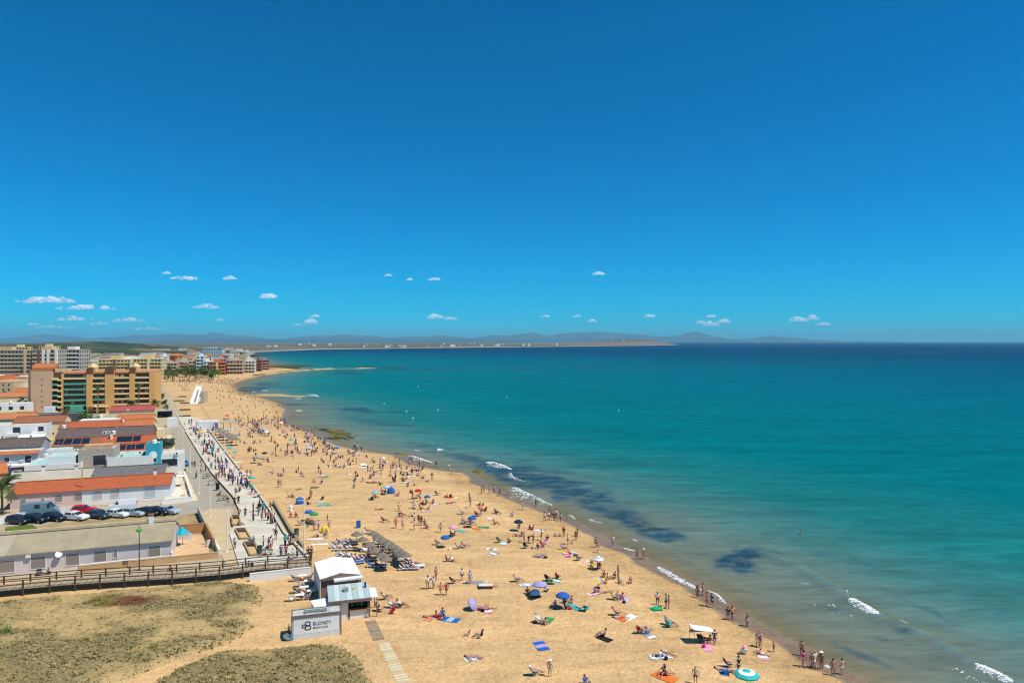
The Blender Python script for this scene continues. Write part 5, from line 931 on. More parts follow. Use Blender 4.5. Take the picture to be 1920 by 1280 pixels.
# canopy hall
CH = math.radians(22); pc = W(600,1085,2.9); hall = thing('canopy_hall', 'beach club hall with big white fabric ridge roof', 'beach club', (pc.x, pc.y, 0), CH); cw, cd = 5.0, 7.0
cv_ = M('canvas_white', 'efece4', .8, .04, .6)
for s in (0, 1):
    nx, ny = 8, 10; m = MB(); vs = []
    for lay in (0, -.05):
        for j in range(ny+1):
            for i in range(nx+1):
                u = i/nx; x = (cw/2)*u if s == 0 else cw-(cw/2)*u; y = j/ny*cd; sag = .06*math.sin(u*PI)*(.5+.5*math.sin(j/ny*PI*6)); vs.append((x-.0, y, 2.85+.5*u-sag+lay))
    W1 = nx+1; N = W1*(ny+1); fs = []
    for j in range(ny):
        for i in range(nx):
            q = (j*W1+i, j*W1+i+1, (j+1)*W1+i+1, (j+1)*W1+i); q = q if s == 0 else q[::-1]; fs.append(q); fs.append(tuple(k+N for k in q[::-1]))
    m.add(vs, fs); m.build('roof_canvas', cv_, hall, smooth=True)
MB().box(0, .1, 0, cd, 0, 2.8).build('side_wall', M('side_canvas', 'd2d0ca', .8), hall); MB().box(cw-.1, cw, 0, cd, 0, 1.0).build('side_wall', whitew, hall); MB().box(0.1, cw-.1, .4, .5, 0, 2.7).build('front_wall', fr_, hall)
m = MB(); m.add([(0,.0,2.6),(cw,.0,2.6),(cw,0,2.82),(cw/2,0,3.32),(0,0,2.82),(0,.1,2.6),(cw,.1,2.6),(cw,.1,2.82),(cw/2,.1,3.32),(0,.1,2.82)], [(0,1,2,3,4),(9,8,7,6,5),(0,5,6,1),(1,6,7,2),(2,7,8,3),(3,8,9,4),(4,9,5,0)]); m.build('gable', fr_, hall)
for y in (.1, 2.3, 4.6, 6.9):
    for x in (.06, cw-.06): MB().box(x-.07,x+.07,y-.07,y+.07,0,2.85).build('post', fr_, hall)
MB().box(1.6, cw+.1, -.9, .0, 2.55, 2.75).build('front_lintel', whitew, hall)

# ------------------------------------------------------------------ people
FABC = dict(w='e8e7e4', g='8d9196', k='1c1d22', n='1e2c4a', b='2a5fa8', l='9fc1dd', t='2fb3b0', G='3f8f4a', y='e3c936', o='e0762c', r='c0262c', p='e39ab0', m='c02a80', v='a79bc4', d='6d2230', e='8a6a4a')
FABN = dict(w='white', g='grey', k='black', n='navy', b='blue', l='light blue', t='turquoise', G='green', y='yellow', o='orange', r='red', p='pink', m='magenta', v='lavender', d='maroon', e='brown')
fab = {k: M('fabric_'+FABN[k].replace(' ', '_'), c, .9, .1, 6) for k, c in FABC.items()}
skin = [M('skin_%d' % i, c, .6, .08, 8, 0, .3) for i, c in enumerate(['c0907a','b08068','cda38c','94684f'])]; hair = {'k': M('hair_dark', '241a15', .8, .2, 20), 'e': M('hair_brown', '4d3524', .8, .2, 20), 'y': M('hair_blonde', 'b08d54', .8, .2, 20)}
def skel(verts, edges, radii, name, sub=1):
    me = bpy.data.meshes.new(name); me.from_pydata([Vector(v) for v in verts], edges, []); o = bpy.data.objects.new(name, me); C.objects.link(o)
    md = o.modifiers.new('s', 'SKIN'); md.use_smooth_shade = True
    for i, r_ in enumerate(radii): d = me.skin_vertices[0].data[i]; d.radius = r_ if isinstance(r_, tuple) else (r_, r_); d.use_root = (i == 0)
    if sub: o.modifiers.new('u', 'SUBSURF').levels = sub
    dg = bpy.context.evaluated_depsgraph_get(); out = bpy.data.meshes.new_from_object(o.evaluated_get(dg)); bpy.data.objects.remove(o); bpy.data.meshes.remove(me); return out
def figure(pose):
    """joints in metres, facing +y; returns body, shirt, shorts and hair meshes"""
    P = dict(pel=(0,0,.92), waist=(0,0,1.08), chest=(0,.01,1.30), neck=(0,0,1.47), head=(0,.02,1.56), top=(0,.02,1.70))
    lim = {}
    if pose in 'SWB':
        st = {'S': .0, 'W': .22, 'B': .05}[pose]
        for s, n in ((-1,'l'),(1,'r')):
            d = st*s; P['hip'+n] = (s*.1,0,.88); P['knee'+n] = (s*.11,d*.7+.02,.48); P['ank'+n] = (s*.11,d*1.1-.02,.07); P['toe'+n] = (s*.13,d*1.1+.16,.03)
            P['sh'+n] = (s*.19,0,1.42); a = -d*.6; P['elb'+n] = (s*.25,a*.7-.02,1.13); P['wri'+n] = (s*.26,a*1.3+.08,.88); P['hand'+n] = (s*.26,a*1.3+.12,.79)
        if pose == 'B':
            for k in ('waist','chest','neck','head','top','shl','shr','elbl','elbr','wril','wrir','handl','handr'):
                x, y, z = P[k]; h = z-.92; P[k] = (x, .85*h*.9+y*.5, .92+h*.45)
            for s, n in ((-1,'l'),(1,'r')): P['elb'+n] = (s*.22,.5,.85); P['wri'+n] = (s*.18,.55,.6); P['hand'+n] = (s*.17,.58,.51)
    elif pose == 'T':
        dz = -.80
        for k in list(P): x, y, z = P[k]; P[k] = (x, y-(z-.92)*.22, z+dz)
        for s, n in ((-1,'l'),(1,'r')): P['hip'+n] = (s*.1,.03,.12); P['knee'+n] = (s*.16,.42,.42); P['ank'+n] = (s*.13,.72,.08); P['toe'+n] = (s*.14,.9,.05); P['sh'+n] = (s*.19,-.1,.62); P['elb'+n] = (s*.27,.05,.38); P['wri'+n] = (s*.2,.28,.42); P['hand'+n] = (s*.17,.37,.41)
    elif pose == 'L':
        for k in list(P): x, y, z = P[k]; P[k] = (x, -(z-.92), .12+(.03 if k in ('head','top') else 0))
        for s, n in ((-1,'l'),(1,'r')): P['hip'+n] = (s*.1,.06,.11); P['knee'+n] = (s*.13,.48,.12 if s < 0 else .28); P['ank'+n] = (s*.15,.9,.08); P['toe'+n] = (s*.17,.95,.2); P['sh'+n] = (s*.19,-.5,.12); P['elb'+n] = (s*.34,-.28,.08); P['wri'+n] = (s*.36,-.02,.07); P['hand'+n] = (s*.36,.07,.06)
    else:                                                        # C: reclined on a chair
        for k in list(P): x, y, z = P[k]; h = z-.92; P[k] = (x, -h*.62, .36+h*.78)
        for s, n in ((-1,'l'),(1,'r')): P['hip'+n] = (s*.1,.06,.36); P['knee'+n] = (s*.13,.46,.42); P['ank'+n] = (s*.14,.82,.16); P['toe'+n] = (s*.15,.98,.16); P['sh'+n] = (s*.19,-.31,.75); P['elb'+n] = (s*.27,-.12,.52); P['wri'+n] = (s*.25,.14,.5); P['hand'+n] = (s*.23,.22,.48)
    names = list(P); ix = {k: i for i, k in enumerate(names)}; R = dict(pel=(.15,.105), waist=(.125,.09), chest=(.15,.105), neck=.052, head=(.082,.095), top=(.06,.07))
    for n in 'lr': R.update({'hip'+n: .088, 'knee'+n: .058, 'ank'+n: .042, 'toe'+n: .033, 'sh'+n: .058, 'elb'+n: .043, 'wri'+n: .03, 'hand'+n: (.042,.022)})
    E = [('pel','waist'),('waist','chest'),('chest','neck'),('neck','head'),('head','top')]
    for n in 'lr': E += [('pel','hip'+n),('hip'+n,'knee'+n),('knee'+n,'ank'+n),('ank'+n,'toe'+n),('chest','sh'+n),('sh'+n,'elb'+n),('elb'+n,'wri'+n),('wri'+n,'hand'+n)]
    body = skel([P[k] for k in names], [(ix[a], ix[b]) for a, b in E], [R[k] for k in names], 'body_'+pose)
    V = lambda k: Vector(P[k]); mb = MB()
    for n, s in (('l',-1),('r',1)):                              # fingers and thumb
        h = V('hand'+n); d = (h-V('wri'+n)).normalized(); sd_ = d.cross(Vector((1,0,0)) if abs(d.x) < .9 else Vector((0,1,0))).normalized()
        for f in range(4): l = (.07,.082,.078,.06)[f]; a = h+sd_*((f-1.5)*.019); b = a+d*l*.6; c = b+(d+Vector((-s*.6,0,0))).normalized()*l*.5; mb.cyl(a-d*.02, b, .009, .008, 5); mb.cyl(b, c, .008, .006, 5)
        a = h-d*.05+sd_*.035; mb.cyl(a, a+(d+sd_).normalized()*.07, .011, .008, 5)
    hc = (V('head')+V('top'))/2; upv = (V('top')-V('head')).normalized(); fwd = Vector((0,1,0)); fwd = (fwd-upv*fwd.dot(upv)); fwd = fwd.normalized() if fwd.length > .1 else Vector((0,0,1))
    if pose == 'L': fwd = Vector((0,0,1))
    rt = fwd.cross(upv); mb.cyl(hc+fwd*.07-upv*.03, hc+fwd*.125-upv*.045, .018, .012, 5)  # nose
    for s in (-1, 1): mb.cyl(hc+rt*s*.075-upv*.03, hc+rt*s*.1-upv*.02, .025, .018, 6)   # ears
    bm = bmesh.new(); bm.from_mesh(body); k0 = len(bm.verts); tmp = mb.mesh('tmp', []); bm.from_mesh(tmp); bm.to_mesh(body); bm.free(); bpy.data.meshes.remove(tmp)
    body.materials.clear(); body.materials.append(None)
    def part(keys, rr, nm):
        jx = {k: i for i, k in enumerate(keys)}; e = [(jx[a], jx[b]) for a, b in E if a in jx and b in jx]
        o = skel([P[k] if k in P else XT[k] for k in keys], e+[(jx[a], jx[b]) for a, b in EX if a in jx and b in jx], [rr[k] for k in keys], nm); o.materials.clear(); o.materials.append(None); return o
    XT = {}; EX = []
    for n in 'lr':
        XT['th'+n] = tuple(V('hip'+n).lerp(V('knee'+n), .6)); EX.append(('hip'+n,'th'+n)); XT['sl'+n] = tuple(V('sh'+n).lerp(V('elb'+n), .7)); EX.append(('sh'+n,'sl'+n))
    XT['wst'] = tuple(V('pel').lerp(V('waist'), .4)); EX.append(('pel','wst')); XT['nk'] = tuple(V('chest').lerp(V('neck'), .55)); EX.append(('chest','nk')); XT['hem'] = tuple(V('waist').lerp(V('pel'), .75)); EX.append(('waist','hem'))
    big = dict(pel=(.168,.122), wst=(.14,.108), hipl=.105, hipr=.105, thl=.092, thr=.092, chest=(.168,.122), waist=(.145,.11), hem=(.16,.118), nk=(.1,.08), shl=.073, shr=.073, sll=.064, slr=.064)
    shorts = part(['pel','wst','hipl','hipr','thl','thr'], big, 'shorts'); brief = part(['pel','wst','hipl','hipr'], {**big, 'hipl': .1, 'hipr': .1}, 'swim_brief'); trousers = part(['pel','wst','hipl','hipr','kneel','kneer','ankl','ankr'], {**big, 'kneel': .078, 'kneer': .078, 'ankl': .062, 'ankr': .062}, 'trousers'); shirt = part(['chest','waist','hem','nk','shl','shr','sll','slr'], big, 'shirt')
    hm_ = MB(); n = 10; vs = []; fs = []
    for j in range(6):
        th = PI*.62*j/5
        for i in range(n):
            a = 2*PI*i/n; q = rt*math.cos(a)*.098*math.sin(th)+fwd*(math.sin(a)*.112*math.sin(th)-.012-(.03 if j > 3 and math.sin(a) > 0 else 0)*1.2)+upv*(.115*math.cos(th)+.0)
            vs.append(hc+q)
    for j in range(5):
        for i in range(n): fs.append((j*n+i,(j+1)*n+i,(j+1)*n+(i+1) % n,j*n+(i+1) % n))
    hm_.add(vs, fs); hm = hm_.mesh('hair', [None], True)
    ht_ = MB(); cap = hc+upv*.06
    vs = []
    for rr, zz in ((.19,.0),(.115,.015),(.105,.07),(.06,.11),(.001,.115)):
        for i in range(12): a = 2*PI*i/12; vs.append(cap+rt*math.cos(a)*rr+fwd*math.sin(a)*rr+upv*zz)
    fs = [(j*12+i, j*12+(i+1) % 12, (j+1)*12+(i+1) % 12, (j+1)*12+i) for j in range(4) for i in range(12)]; ht_.add(vs, fs); hatm = ht_.mesh('hat', [None], True)
    return dict(body=body, shorts=shorts, brief=brief, trousers=trousers, shirt=shirt, hair=hm, hat=hatm)
FIG = {p: figure(p) for p in 'SWBTLC'}
PEOPLE = []; LM = []                                              # (object, info) and landmarks (position, phrase)
def landmark(px, py, phrase): LM.append((W(px, py), phrase))
PPOLY = [(v.x, v.y) for v in LEw]+[(v.x, v.y) for v in REw[::-1]]
BPOLY = [(v.x, v.y) for v in FEw]+[(v.x, v.y) for v in BEw[::-1]]
def zground(px, py):
    q = W(px, py, .31)
    if inpoly(np.array(q.x), np.array(q.y), PPOLY): return q
    q = W(px, py, BZ)
    if inpoly(np.array(q.x), np.array(q.y), BPOLY): return q
    q = W(px, py, .09)
    if q.y < 400 and q.x < float(np.interp(q.y, PEY, PEX))-1: return q
    return G(px, py)
pr_ = random.Random(77)
def person(px, py, pose, top='s', bot='n', rz=None, z=None, extra='', lie_z=0.0, hat=None, long=False):
    p = zground(px, py) if z is None else W(px, py, z)
    if lie_z: p = Vector((p.x, p.y, p.z+lie_z))
    if pose == 'C' and not lie_z: p = p.copy()
    f = FIG[pose]; r = pr_; sc = r.uniform(.93, 1.06)*(.68 if extra == 'child' else 1)
    o = ob('person', f['body']); o.location = p; o.rotation_euler = (0, 0, r.uniform(0, 6.28) if rz is None else rz); o.scale = (sc*1.14, sc*1.14, sc); omat(o, r.choice(skin)); o['category'] = 'person'; o['group'] = 'people on the beach and promenade'
    hk = r.choice('kkkeey'); h_ = ob('hair', f['hair'], o); omat(h_, hair[hk])
    if hat: q = ob('hat', f['hat'], o); omat(q, fab[hat])
    if bot != 's' and long: q = ob('trousers', f['trousers'], o); omat(q, fab[bot])
    elif bot != 's': k_ = 'shorts' if top != 's' or r.random() < .6 else 'brief'; q = ob('shorts' if k_ == 'shorts' else 'swim_brief', f[k_], o); omat(q, fab[bot])
    if top != 's': q = ob('shirt', f['shirt'], o); omat(q, fab[top])
    PEOPLE.append((o, pose, top, bot, hat, 'long' if long else extra)); return o
def seat_meshes():
    fr = MB(); 
    for s in (-.27, .27): fr.cyl((s,-.35,.02),(s,.3,.36),.018,.018,5); fr.cyl((s,.3,.02),(s,-.28,.38),.018,.018,5); fr.cyl((s,-.22,.34),(s,-.52,.95),.018,.018,5); fr.cyl((s,-.35,.55),(s,.22,.52),.02,.02,5); fr.cyl((s,.2,.52),(s,.25,.33),.015,.015,5)
    for y, z in ((.28,.35),(-.22,.34),(-.52,.95)): fr.cyl((-.27,y,z),(.27,y,z),.018,.018,5)
    st = MB(); bk = MB()
    st.add([(-.25,.28,.37),(.25,.28,.37),(.25,0,.3),(-.25,0,.3),(.25,-.22,.35),(-.25,-.22,.35)]+[(-.25,.28,.35),(.25,.28,.35),(.25,0,.28),(-.25,0,.28),(.25,-.22,.33),(-.25,-.22,.33)], [(3,2,1,0),(5,4,2,3),(6,7,8,9),(9,8,10,11),(0,1,7,6),(5,11,10,4)])
    bk.add([(-.25,-.22,.36),(.25,-.22,.36),(.25,-.4,.63),(-.25,-.4,.63),(.25,-.52,.96),(-.25,-.52,.96)]+[(-.25,-.25,.36),(.25,-.25,.36),(.25,-.44,.63),(-.25,-.44,.63),(.25,-.55,.96),(-.25,-.55,.96)], [(0,1,2,3),(3,2,4,5),(9,8,7,6),(11,10,8,9),(5,4,10,11),(0,6,7,1)])
    return fr.mesh('frame', metal), st.mesh('seat', [None]), bk.mesh('backrest', [None])
CH_F, CH_S, CH_B = seat_meshes(); ITEMS = []
def chair(px, py, col, rz, loc=None):
    p = zground(px, py) if loc is None else loc; t = thing('beach_chair', None, 'beach chair', p, rz, 'folding beach chairs'); ob('frame', CH_F, t); a = ob('seat', CH_S, t); omat(a, fab[col]); a = ob('backrest', CH_B, t); omat(a, fab[col]); ITEMS.append((t, FABN[col]+' folding beach chair')); return t
def wavy(nx, ny, lx, ly, amp, seed):
    m = MB(); vs = []; r = random.Random(seed)
    for lay in (0, -.012):
        for j in range(ny+1):
            for i in range(nx+1):
                x, y = (i/nx-.5)*lx, (j/ny-.5)*ly; z = .02+amp*(mnoise.noise(Vector((x*2.2, y*2.2, seed)))+.5)+lay; vs.append((x+.04*mnoise.noise(Vector((y*2, seed, 1))), y+.04*mnoise.noise(Vector((x*2, seed, 5))), z))
    W1 = nx+1; N = W1*(ny+1); fs = []; mi = []
    for j in range(ny):
        for i in range(nx): q = (j*W1+i, j*W1+i+1, (j+1)*W1+i+1, (j+1)*W1+i); m.m.append((j//3) % 2 if ny > 4 else 0); m.f.append(q)
    for j in range(ny):
        for i in range(nx): q = (j*W1+i, j*W1+i+1, (j+1)*W1+i+1, (j+1)*W1+i); m.m.append(0); m.f.append(tuple(k+N for k in q[::-1]))
    m.v = vs; return m
TOW = []
for s in range(4):
    m = wavy(4, 10, .95, 1.8, .06, s); me = m.mesh('towel', [None, None]); TOW.append(me)
def towel(px, py, c1, c2=None, rz=None, sc=1.0):
    o = ob('beach_towel', TOW[pr_.randrange(4)]); o.location = zground(px, py); o.rotation_euler = (0,0,pr_.uniform(0,3.1) if rz is None else rz); o.scale = (sc,sc,1); omat(o, fab[c1], fab[c2 or c1]); o['category'] = 'beach towel'; o['group'] = 'towels spread on the sand'
    ITEMS.append((o, FABN[c1]+(' and '+FABN[c2]+' striped' if c2 and c2 != c1 else '')+' beach towel')); return o
def bag_mesh():
    m = MB(); m.lathe([(.14,0),(.2,.08),(.19,.26),(.13,.33)], 9); m.cyl((-.1,0,.3),(-.06,0,.5),.015,.015,5); m.cyl((.1,0,.3),(.06,0,.5),.015,.015,5); m.cyl((-.06,0,.5),(.06,0,.5),.015,.015,5); return m.mesh('beach_bag', [None])
BAG = bag_mesh()
def bag(px, py, c):
    o = ob('beach_bag', BAG); o.location = zground(px, py); o.rotation_euler = (0,0,pr_.uniform(0,3)); o.scale = (1.2,.9,1); omat(o, fab[c]); o['category'] = 'bag'; o['group'] = 'bags on the sand'; ITEMS.append((o, FABN[c]+' beach bag'))
# parasols
def canopy_meshes():
    m = MB(); n = 8; prof = [(.03,.0),(.35,-.06),(.7,-.19),(1.0,-.4)]; vs = []; 
    for lay in (0, -.02):
        for r_, z in prof:
            for i in range(n*2):
                a = PI*i/n; k = 1 if i % 2 == 0 else .955; dz = 0 if i % 2 == 0 else .02*r_; vs.append((r_*k*math.cos(a), r_*k*math.sin(a), z+dz+lay))
    n2 = n*2; K = len(prof)*n2
    for lay in (0, 1):
        for j in range(len(prof)-1):
            for i in range(n2):
                q = (j*n2+i, (j+1)*n2+i, (j+1)*n2+(i+1) % n2, j*n2+(i+1) % n2); q = q if lay == 0 else q[::-1]; m.f.append(tuple(k+lay*K for k in q)); m.m.append(min(j, 2))
    m.v = vs; va = MB()
    for i in range(n2):
        a, b = PI*i/n, PI*(i+1)/n; ka, kb = (1, .955) if i % 2 == 0 else (.955, 1); va.add([(ka*math.cos(a),ka*math.sin(a),-.4),(kb*math.cos(b),kb*math.sin(b),-.4),(kb*math.cos(b)*1.01,kb*math.sin(b)*1.01,-.5),(ka*math.cos(a)*1.01,ka*math.sin(a)*1.01,-.5)], [(0,1,2,3),(3,2,1,0)])
    po = MB(); po.cyl((0,0,-2.1),(0,0,.02),.018,.016,6); fi = MB(); fi.lathe([(.02,0),(.03,.03),(.01,.08),(.001,.1)], 6); rb = MB()
    for i in range(n): a = 2*PI*i/n; rb.cyl((.03*math.cos(a),.03*math.sin(a),-.03),(.97*math.cos(a),.97*math.sin(a),-.415),.008,.006,4)
    return m.mesh('canopy', [None, None, None], False), va.mesh('valance', [None]), po.mesh('pole', white), fi.mesh('finial', white), rb.mesh('ribs', metal)
PA = canopy_meshes(); 
def parasol(px, py, cols, label, R=1.0, tilt=0.0, tz=0.0, top=1.95):
    """px, py: pixel of the pole foot"""
    p = zground(px, py); t = thing('parasol', label, 'parasol', p, 0, 'parasols on the beach'); hd = Vector((0,0,top)); rot = (tilt*math.cos(tz), tilt*math.sin(tz), pr_.uniform(0,.6)); c = [fab[k] for k in (cols*3)[:3]] if len(cols) < 3 else [fab[k] for k in cols]
    for me, nm in zip(PA, ('canopy','valance','pole','finial','ribs')):
        o = ob(nm, me, t); o.rotation_euler = rot; off_ = Vector((math.sin(rot[1])*top*.0, 0, 0)); o.location = hd; 
        if nm in ('canopy','valance','ribs'): o.scale = (R,R,1)
        if nm == 'pole': o.scale = (1,1,top/2.05)
        if nm == 'canopy': omat(o, *c)
        if nm == 'valance': omat(o, c[2])
    LM.append((p, 'the '+PSHORT[len([1 for q in LM if q[1] in PSHORT_SET])])); return t
PSHORT = ['blue parasol by the green one', 'green parasol by the blue one', 'blue parasol near the rocks', 'pale turquoise parasol', 'bright red parasol', 'dark blue parasol below the red one', 'pale blue parasol', 'small white parasol', 'blue parasol with green towel', 'pink parasol', 'turquoise blue parasol', 'deep blue parasol', 'little orange parasol', 'white parasol with red chair', 'lavender blue parasol', 'bright blue parasol', 'parasol by the promenade wall', 'striped parasol', 'parasol by the tall lamp', 'small turquoise parasol', 'grey parasol', 'navy parasol', 'small red parasol', 'parasol in the crowd', 'light blue far parasol', 'far white parasol', 'lone turquoise parasol', 'white far parasol', 'yellow parasol', 'tilted lavender parasol', 'tilted teal parasol', 'furled lavender parasol']; PSHORT_SET = {'the '+q for q in PSHORT}
PR = [(579,976,'b','blue parasol beside a green one near the tall lamp',1.15),(589,980,'G','green parasol beside a blue one near the tall lamp',1.15),(631,850,'b','blue parasol near the green algae rocks',1.1),(703,937,'lt','pale turquoise parasol among open sand',1.0),(784,934,'r','bright red parasol in the middle of the beach',1.05),(801,946,'b','dark blue parasol just below the red one',.95),(725,927,'l','pale blue parasol against the blue tent',1.0),(719,870,'w','small white parasol near the sea bend',.7),
 (885,988,'b','blue parasol with green towel beside it',1.15),(850,1006,'p','pink lavender parasol of the middle beach',1.15),(835,1026,'b','turquoise blue parasol beside the black chair',1.1),(972,995,'n','deep blue parasol nearest the wet sand',1.15),(901,968,'o','little orange parasol on the middle sand',.75),(1122,1068,'wl','white and pale blue parasol with red chair',1.15),(1012,1118,'v','lavender blue parasol over white tent',1.35),(1055,1140,'b','bright blue parasol over turquoise towel',1.25),(472,908,'t','turquoise parasol beside the promenade wall',1.0),(1400,1295,'twt','turquoise and white striped parasol at bottom edge',1.6),
 (431,850,'t','pale turquoise parasol near the tall promenade lamp',1.0),(441,858,'t','small turquoise parasol beyond the promenade wall',.9),(480,868,'g','grey parasol left of a navy one on open sand',1.2),(496,860,'n','navy parasol beside a grey one on open sand',1.0),(426,786,'r','small red parasol behind the white beach kiosk',1.2),(580,850,'l','pale blue parasol in the crowd below the rocks',1.2),(495,812,'l','light blue parasol in the dense far crowd',1.2),(527,800,'w','white parasol near the far sand point',1.0),(546,833,'t','turquoise parasol far from others mid beach',.9),(500,818,'w','white parasol in the dense far crowd',1.2),(378,818,'y','yellow parasol at the far promenade edge',1.2)]
for a in PR: parasol(a[0], a[1], list(a[2]), a[3], a[4]*(.7 if a[1] > 900 else .8))
parasol(891, 1143, ['v'], 'lavender parasol tilted on its side by two sunbathers', .8, 1.0, .9, .9); parasol(563, 945, ['b'], 'teal blue parasol lying tilted near the promenade', .85, 1.15, .6, .75); 
tag(parasol(874, 968, ['v'], 'furled lavender parasol standing by a turquoise chair', .18))
landmark(1501, 1010, 'the lone swimmer')
for a in [((394,969),'the corner street lamp'),((425,1035),'the street lamp nearest the boardwalk'),((373,926),'the street lamp at the road bend'),((570,1046),'the tall lamp at the boardwalk'),((421,867),'the tall lamp on the beach wall'),((487,1040),'the dark green bin'),((408,917),'the tall black bin'),((478,1030),'the largest sand planter'),((460,1000),'the middle sand planter'),((445,978),'the smallest sand planter'),((346,872),'the light blue car'),((343,848),'the lamp by the hedge'),((335,815),'the farthest street lamp'),((540,985),'the beach ramp'),((329,1085),'the boardwalk bend'),((640,1065),'the white club canopy'),((660,1162),'the beach bar hut'),((575,1110),'the club tables'),((400,806),'the white beach kiosk'),((625,820),'the algae rocks'),((560,742),'the sand spit'),((740,1075),'the nearest thatched umbrellas'),((1230,1142),'the green float'),((1310,1208),'the white sun shelter'),((733,922),'the blue beach tent'),((1014,1210),'the blue purple towel'),((610,998),'the yellow beach tent'),((598,1020),'the white mats'),((365,757),'the white slide ramp'),((843,1160),'the big blue towel'),((911,1104),'the white bench')]: landmark(*a[0], a[1])
# tents, floats, shelters
def dome(px, py, col, label, R=1.2, hgt=1.2, rz=0, open_=True, name='beach_tent'):
    t = thing(name, label, 'beach tent', zground(px, py), rz); n = 14; k = 6; m = MB(); vs = []
    for lay in (0, -.03):
        for j in range(k+1):
            th = PI/2*j/k
            for i in range(n+1): a = PI*.15+PI*1.7*i/n; vs.append((R*math.cos(th)*math.cos(a), R*math.cos(th)*math.sin(a), (hgt+lay)*math.sin(th)+.01))
    N = (n+1)*(k+1)
    for j in range(k):
        for i in range(n): q = (j*(n+1)+i, j*(n+1)+i+1, (j+1)*(n+1)+i+1, (j+1)*(n+1)+i); m.f += [q, tuple(v+N for v in q[::-1])]; m.m += [(i//3) % 2]*2
    m.v = vs; m.build('shell', [fab[col[0]], fab[col[-1]]], t); MB().cyl((0,0,.02),(0,0,.03),R*.95,R*.95,14).build('groundsheet', fab['g'], t); m = MB()
    for a in (.4, 1.2, 2.0): m.cyl((R*math.cos(a*2),R*math.sin(a*2),0),(0,0,hgt+.02),.012,.012,4)
    m.build('poles', dark, t); return t
dome(733, 924, 'b', 'big blue dome beach tent beside a pale blue parasol', .85, 1.35, 2.5); dome(610, 998, 'y', 'bright yellow beach tent in a family group', .75, 1.1, 2); dome(1003, 1113, 'w', 'white low sun tent under the lavender parasol', .8, .6, 1); dome(680, 872, 'w', 'white low beach tent beside a dark mat', .9, .5, 2)
sh = thing('sun_shelter', 'white roofed sun shelter over navy chairs near the wet sand', 'sun shelter', zground(1316,1204), .15); m = MB(); m.add([(-1.2,-.7,1.75),(1.2,-.7,1.35),(1.2,.7,1.3),(-1.2,.7,1.8),(-1.2,-.7,1.7),(1.2,-.7,1.3),(1.2,.7,1.25),(-1.2,.7,1.75)], [(0,1,2,3),(7,6,5,4),(0,4,5,1),(1,5,6,2),(2,6,7,3),(3,7,4,0)]); m.build('roof', fab['w'], sh); [MB().cyl((x,y,0),(x,y,1.75 if x < 0 else 1.33),.02,.02,5).build('pole', dark, sh) for x in (-1.15,1.15) for y in (-.65,.65)]; m = MB(); m.box(-1.1,1.1,.66,.69,.9,1.25); m.build('back_panel', fab['g'], sh)
fl = thing('inflatable_float', 'green turtle shaped float lying near two standing people', 'float', zground(1231,1142), .3); MB().lathe([(.3,.02),(.6,.08),(.62,.2),(.4,.28),(.02,.3)], 12).build('float_body', M('float_green', '17a878', .4), fl).scale = (1.2,.8,1); MB().lathe([(.02,.1),(.16,.16),(.16,.26),(.02,.32)], 8).build('float_head', M('float_yellow', 'd7d03a', .4), fl).location = (.75,-.1,0); [MB().lathe([(.02,.04),(.16,.08),(.02,.14)], 7).build('float_fin', M('float_green', '17a878'), fl).__setattr__('location', (x,y,0)) for x in (-.6,.5) for y in (-.5,.5)]
inf = thing('inflatable_float', 'white inflatable standing on end behind a seated group', 'float', zground(545,958), .3); MB().lathe([(.3,.0),(.34,.1),(.3,.5),(.34,.9),(.2,1.1),(.02,1.15)], 10).build('float_body', fab['w'], inf); MB().lathe([(.02,1.0),(.14,1.1),(.12,1.3),(.02,1.36)], 8).build('float_head', fab['w'], inf)
# palapas and loungers
thatch = M('thatch', '7d7263', .95, .3, 4, .08); thatch2 = M('thatch_light', '8b8070', .95, .3, 4, .08)
pl = MB(); r = random.Random(2); n = 16
pl.lathe([(1.15,1.95),(1.12,2.05),(.75,2.3),(.35,2.55),(.06,2.72),(.01,2.74)], n); 
PLC = pl; ragged = MB()
for i in range(90):
    a = r.random()*2*PI; r0 = r.uniform(.5, 1.1); z0 = 2.74-(r0/1.15)*.72+.02; l = r.uniform(.2,.4); ragged.add([(math.cos(a-.06)*r0, math.sin(a-.06)*r0, z0), (math.cos(a+.06)*r0, math.sin(a+.06)*r0, z0), (math.cos(a+.05)*(r0+l*.8), math.sin(a+.05)*(r0+l*.8), z0-l*.55), (math.cos(a-.05)*(r0+l*.8), math.sin(a-.05)*(r0+l*.8), z0-l*.6)], [(0,1,2,3),(3,2,1,0)])
for v, f, mi in [(ragged.v, ragged.f, 1)]: PLC.add(v, f, mi)
PL_C = PLC.mesh('thatch_roof', [thatch, thatch2]); PL_P = MB().cyl((0,0,0),(0,0,2.6),.06,.05,7).mesh('pole', M('palapa_pole', '7c5a3f', .9, .2, 3)); PL_B = MB().lathe([(.3,0),(.3,.06),(.1,.1)], 10).mesh('foot', woodd)
PAL = [(669,997),(680,1007),(692,1017),(703,1026),(716,1036),(723,1042),(700,996),(709,1002),(717,1008),(728,1013),(737,1020),(745,1026),(754,1032),(760,1036)]
pnm = ['first','second','third','fourth','fifth','sixth','seventh','eighth']
for i, (px, py) in enumerate(PAL):
    p = W(px, py, 2.05); lab = f'thatched umbrella, {pnm[i]} from the far end of the promenade side row' if i < 6 else f'thatched umbrella, {pnm[i-6]} from the far end of the sea side row'
    t = thing('thatched_umbrella', lab, 'umbrella', (p.x, p.y, 0), i*.7, 'thatched umbrellas of the beach club'); t.scale = (.8,.8,.82); ob('thatch_roof', PL_C, t); ob('pole', PL_P, t); ob('foot', PL_B, t)
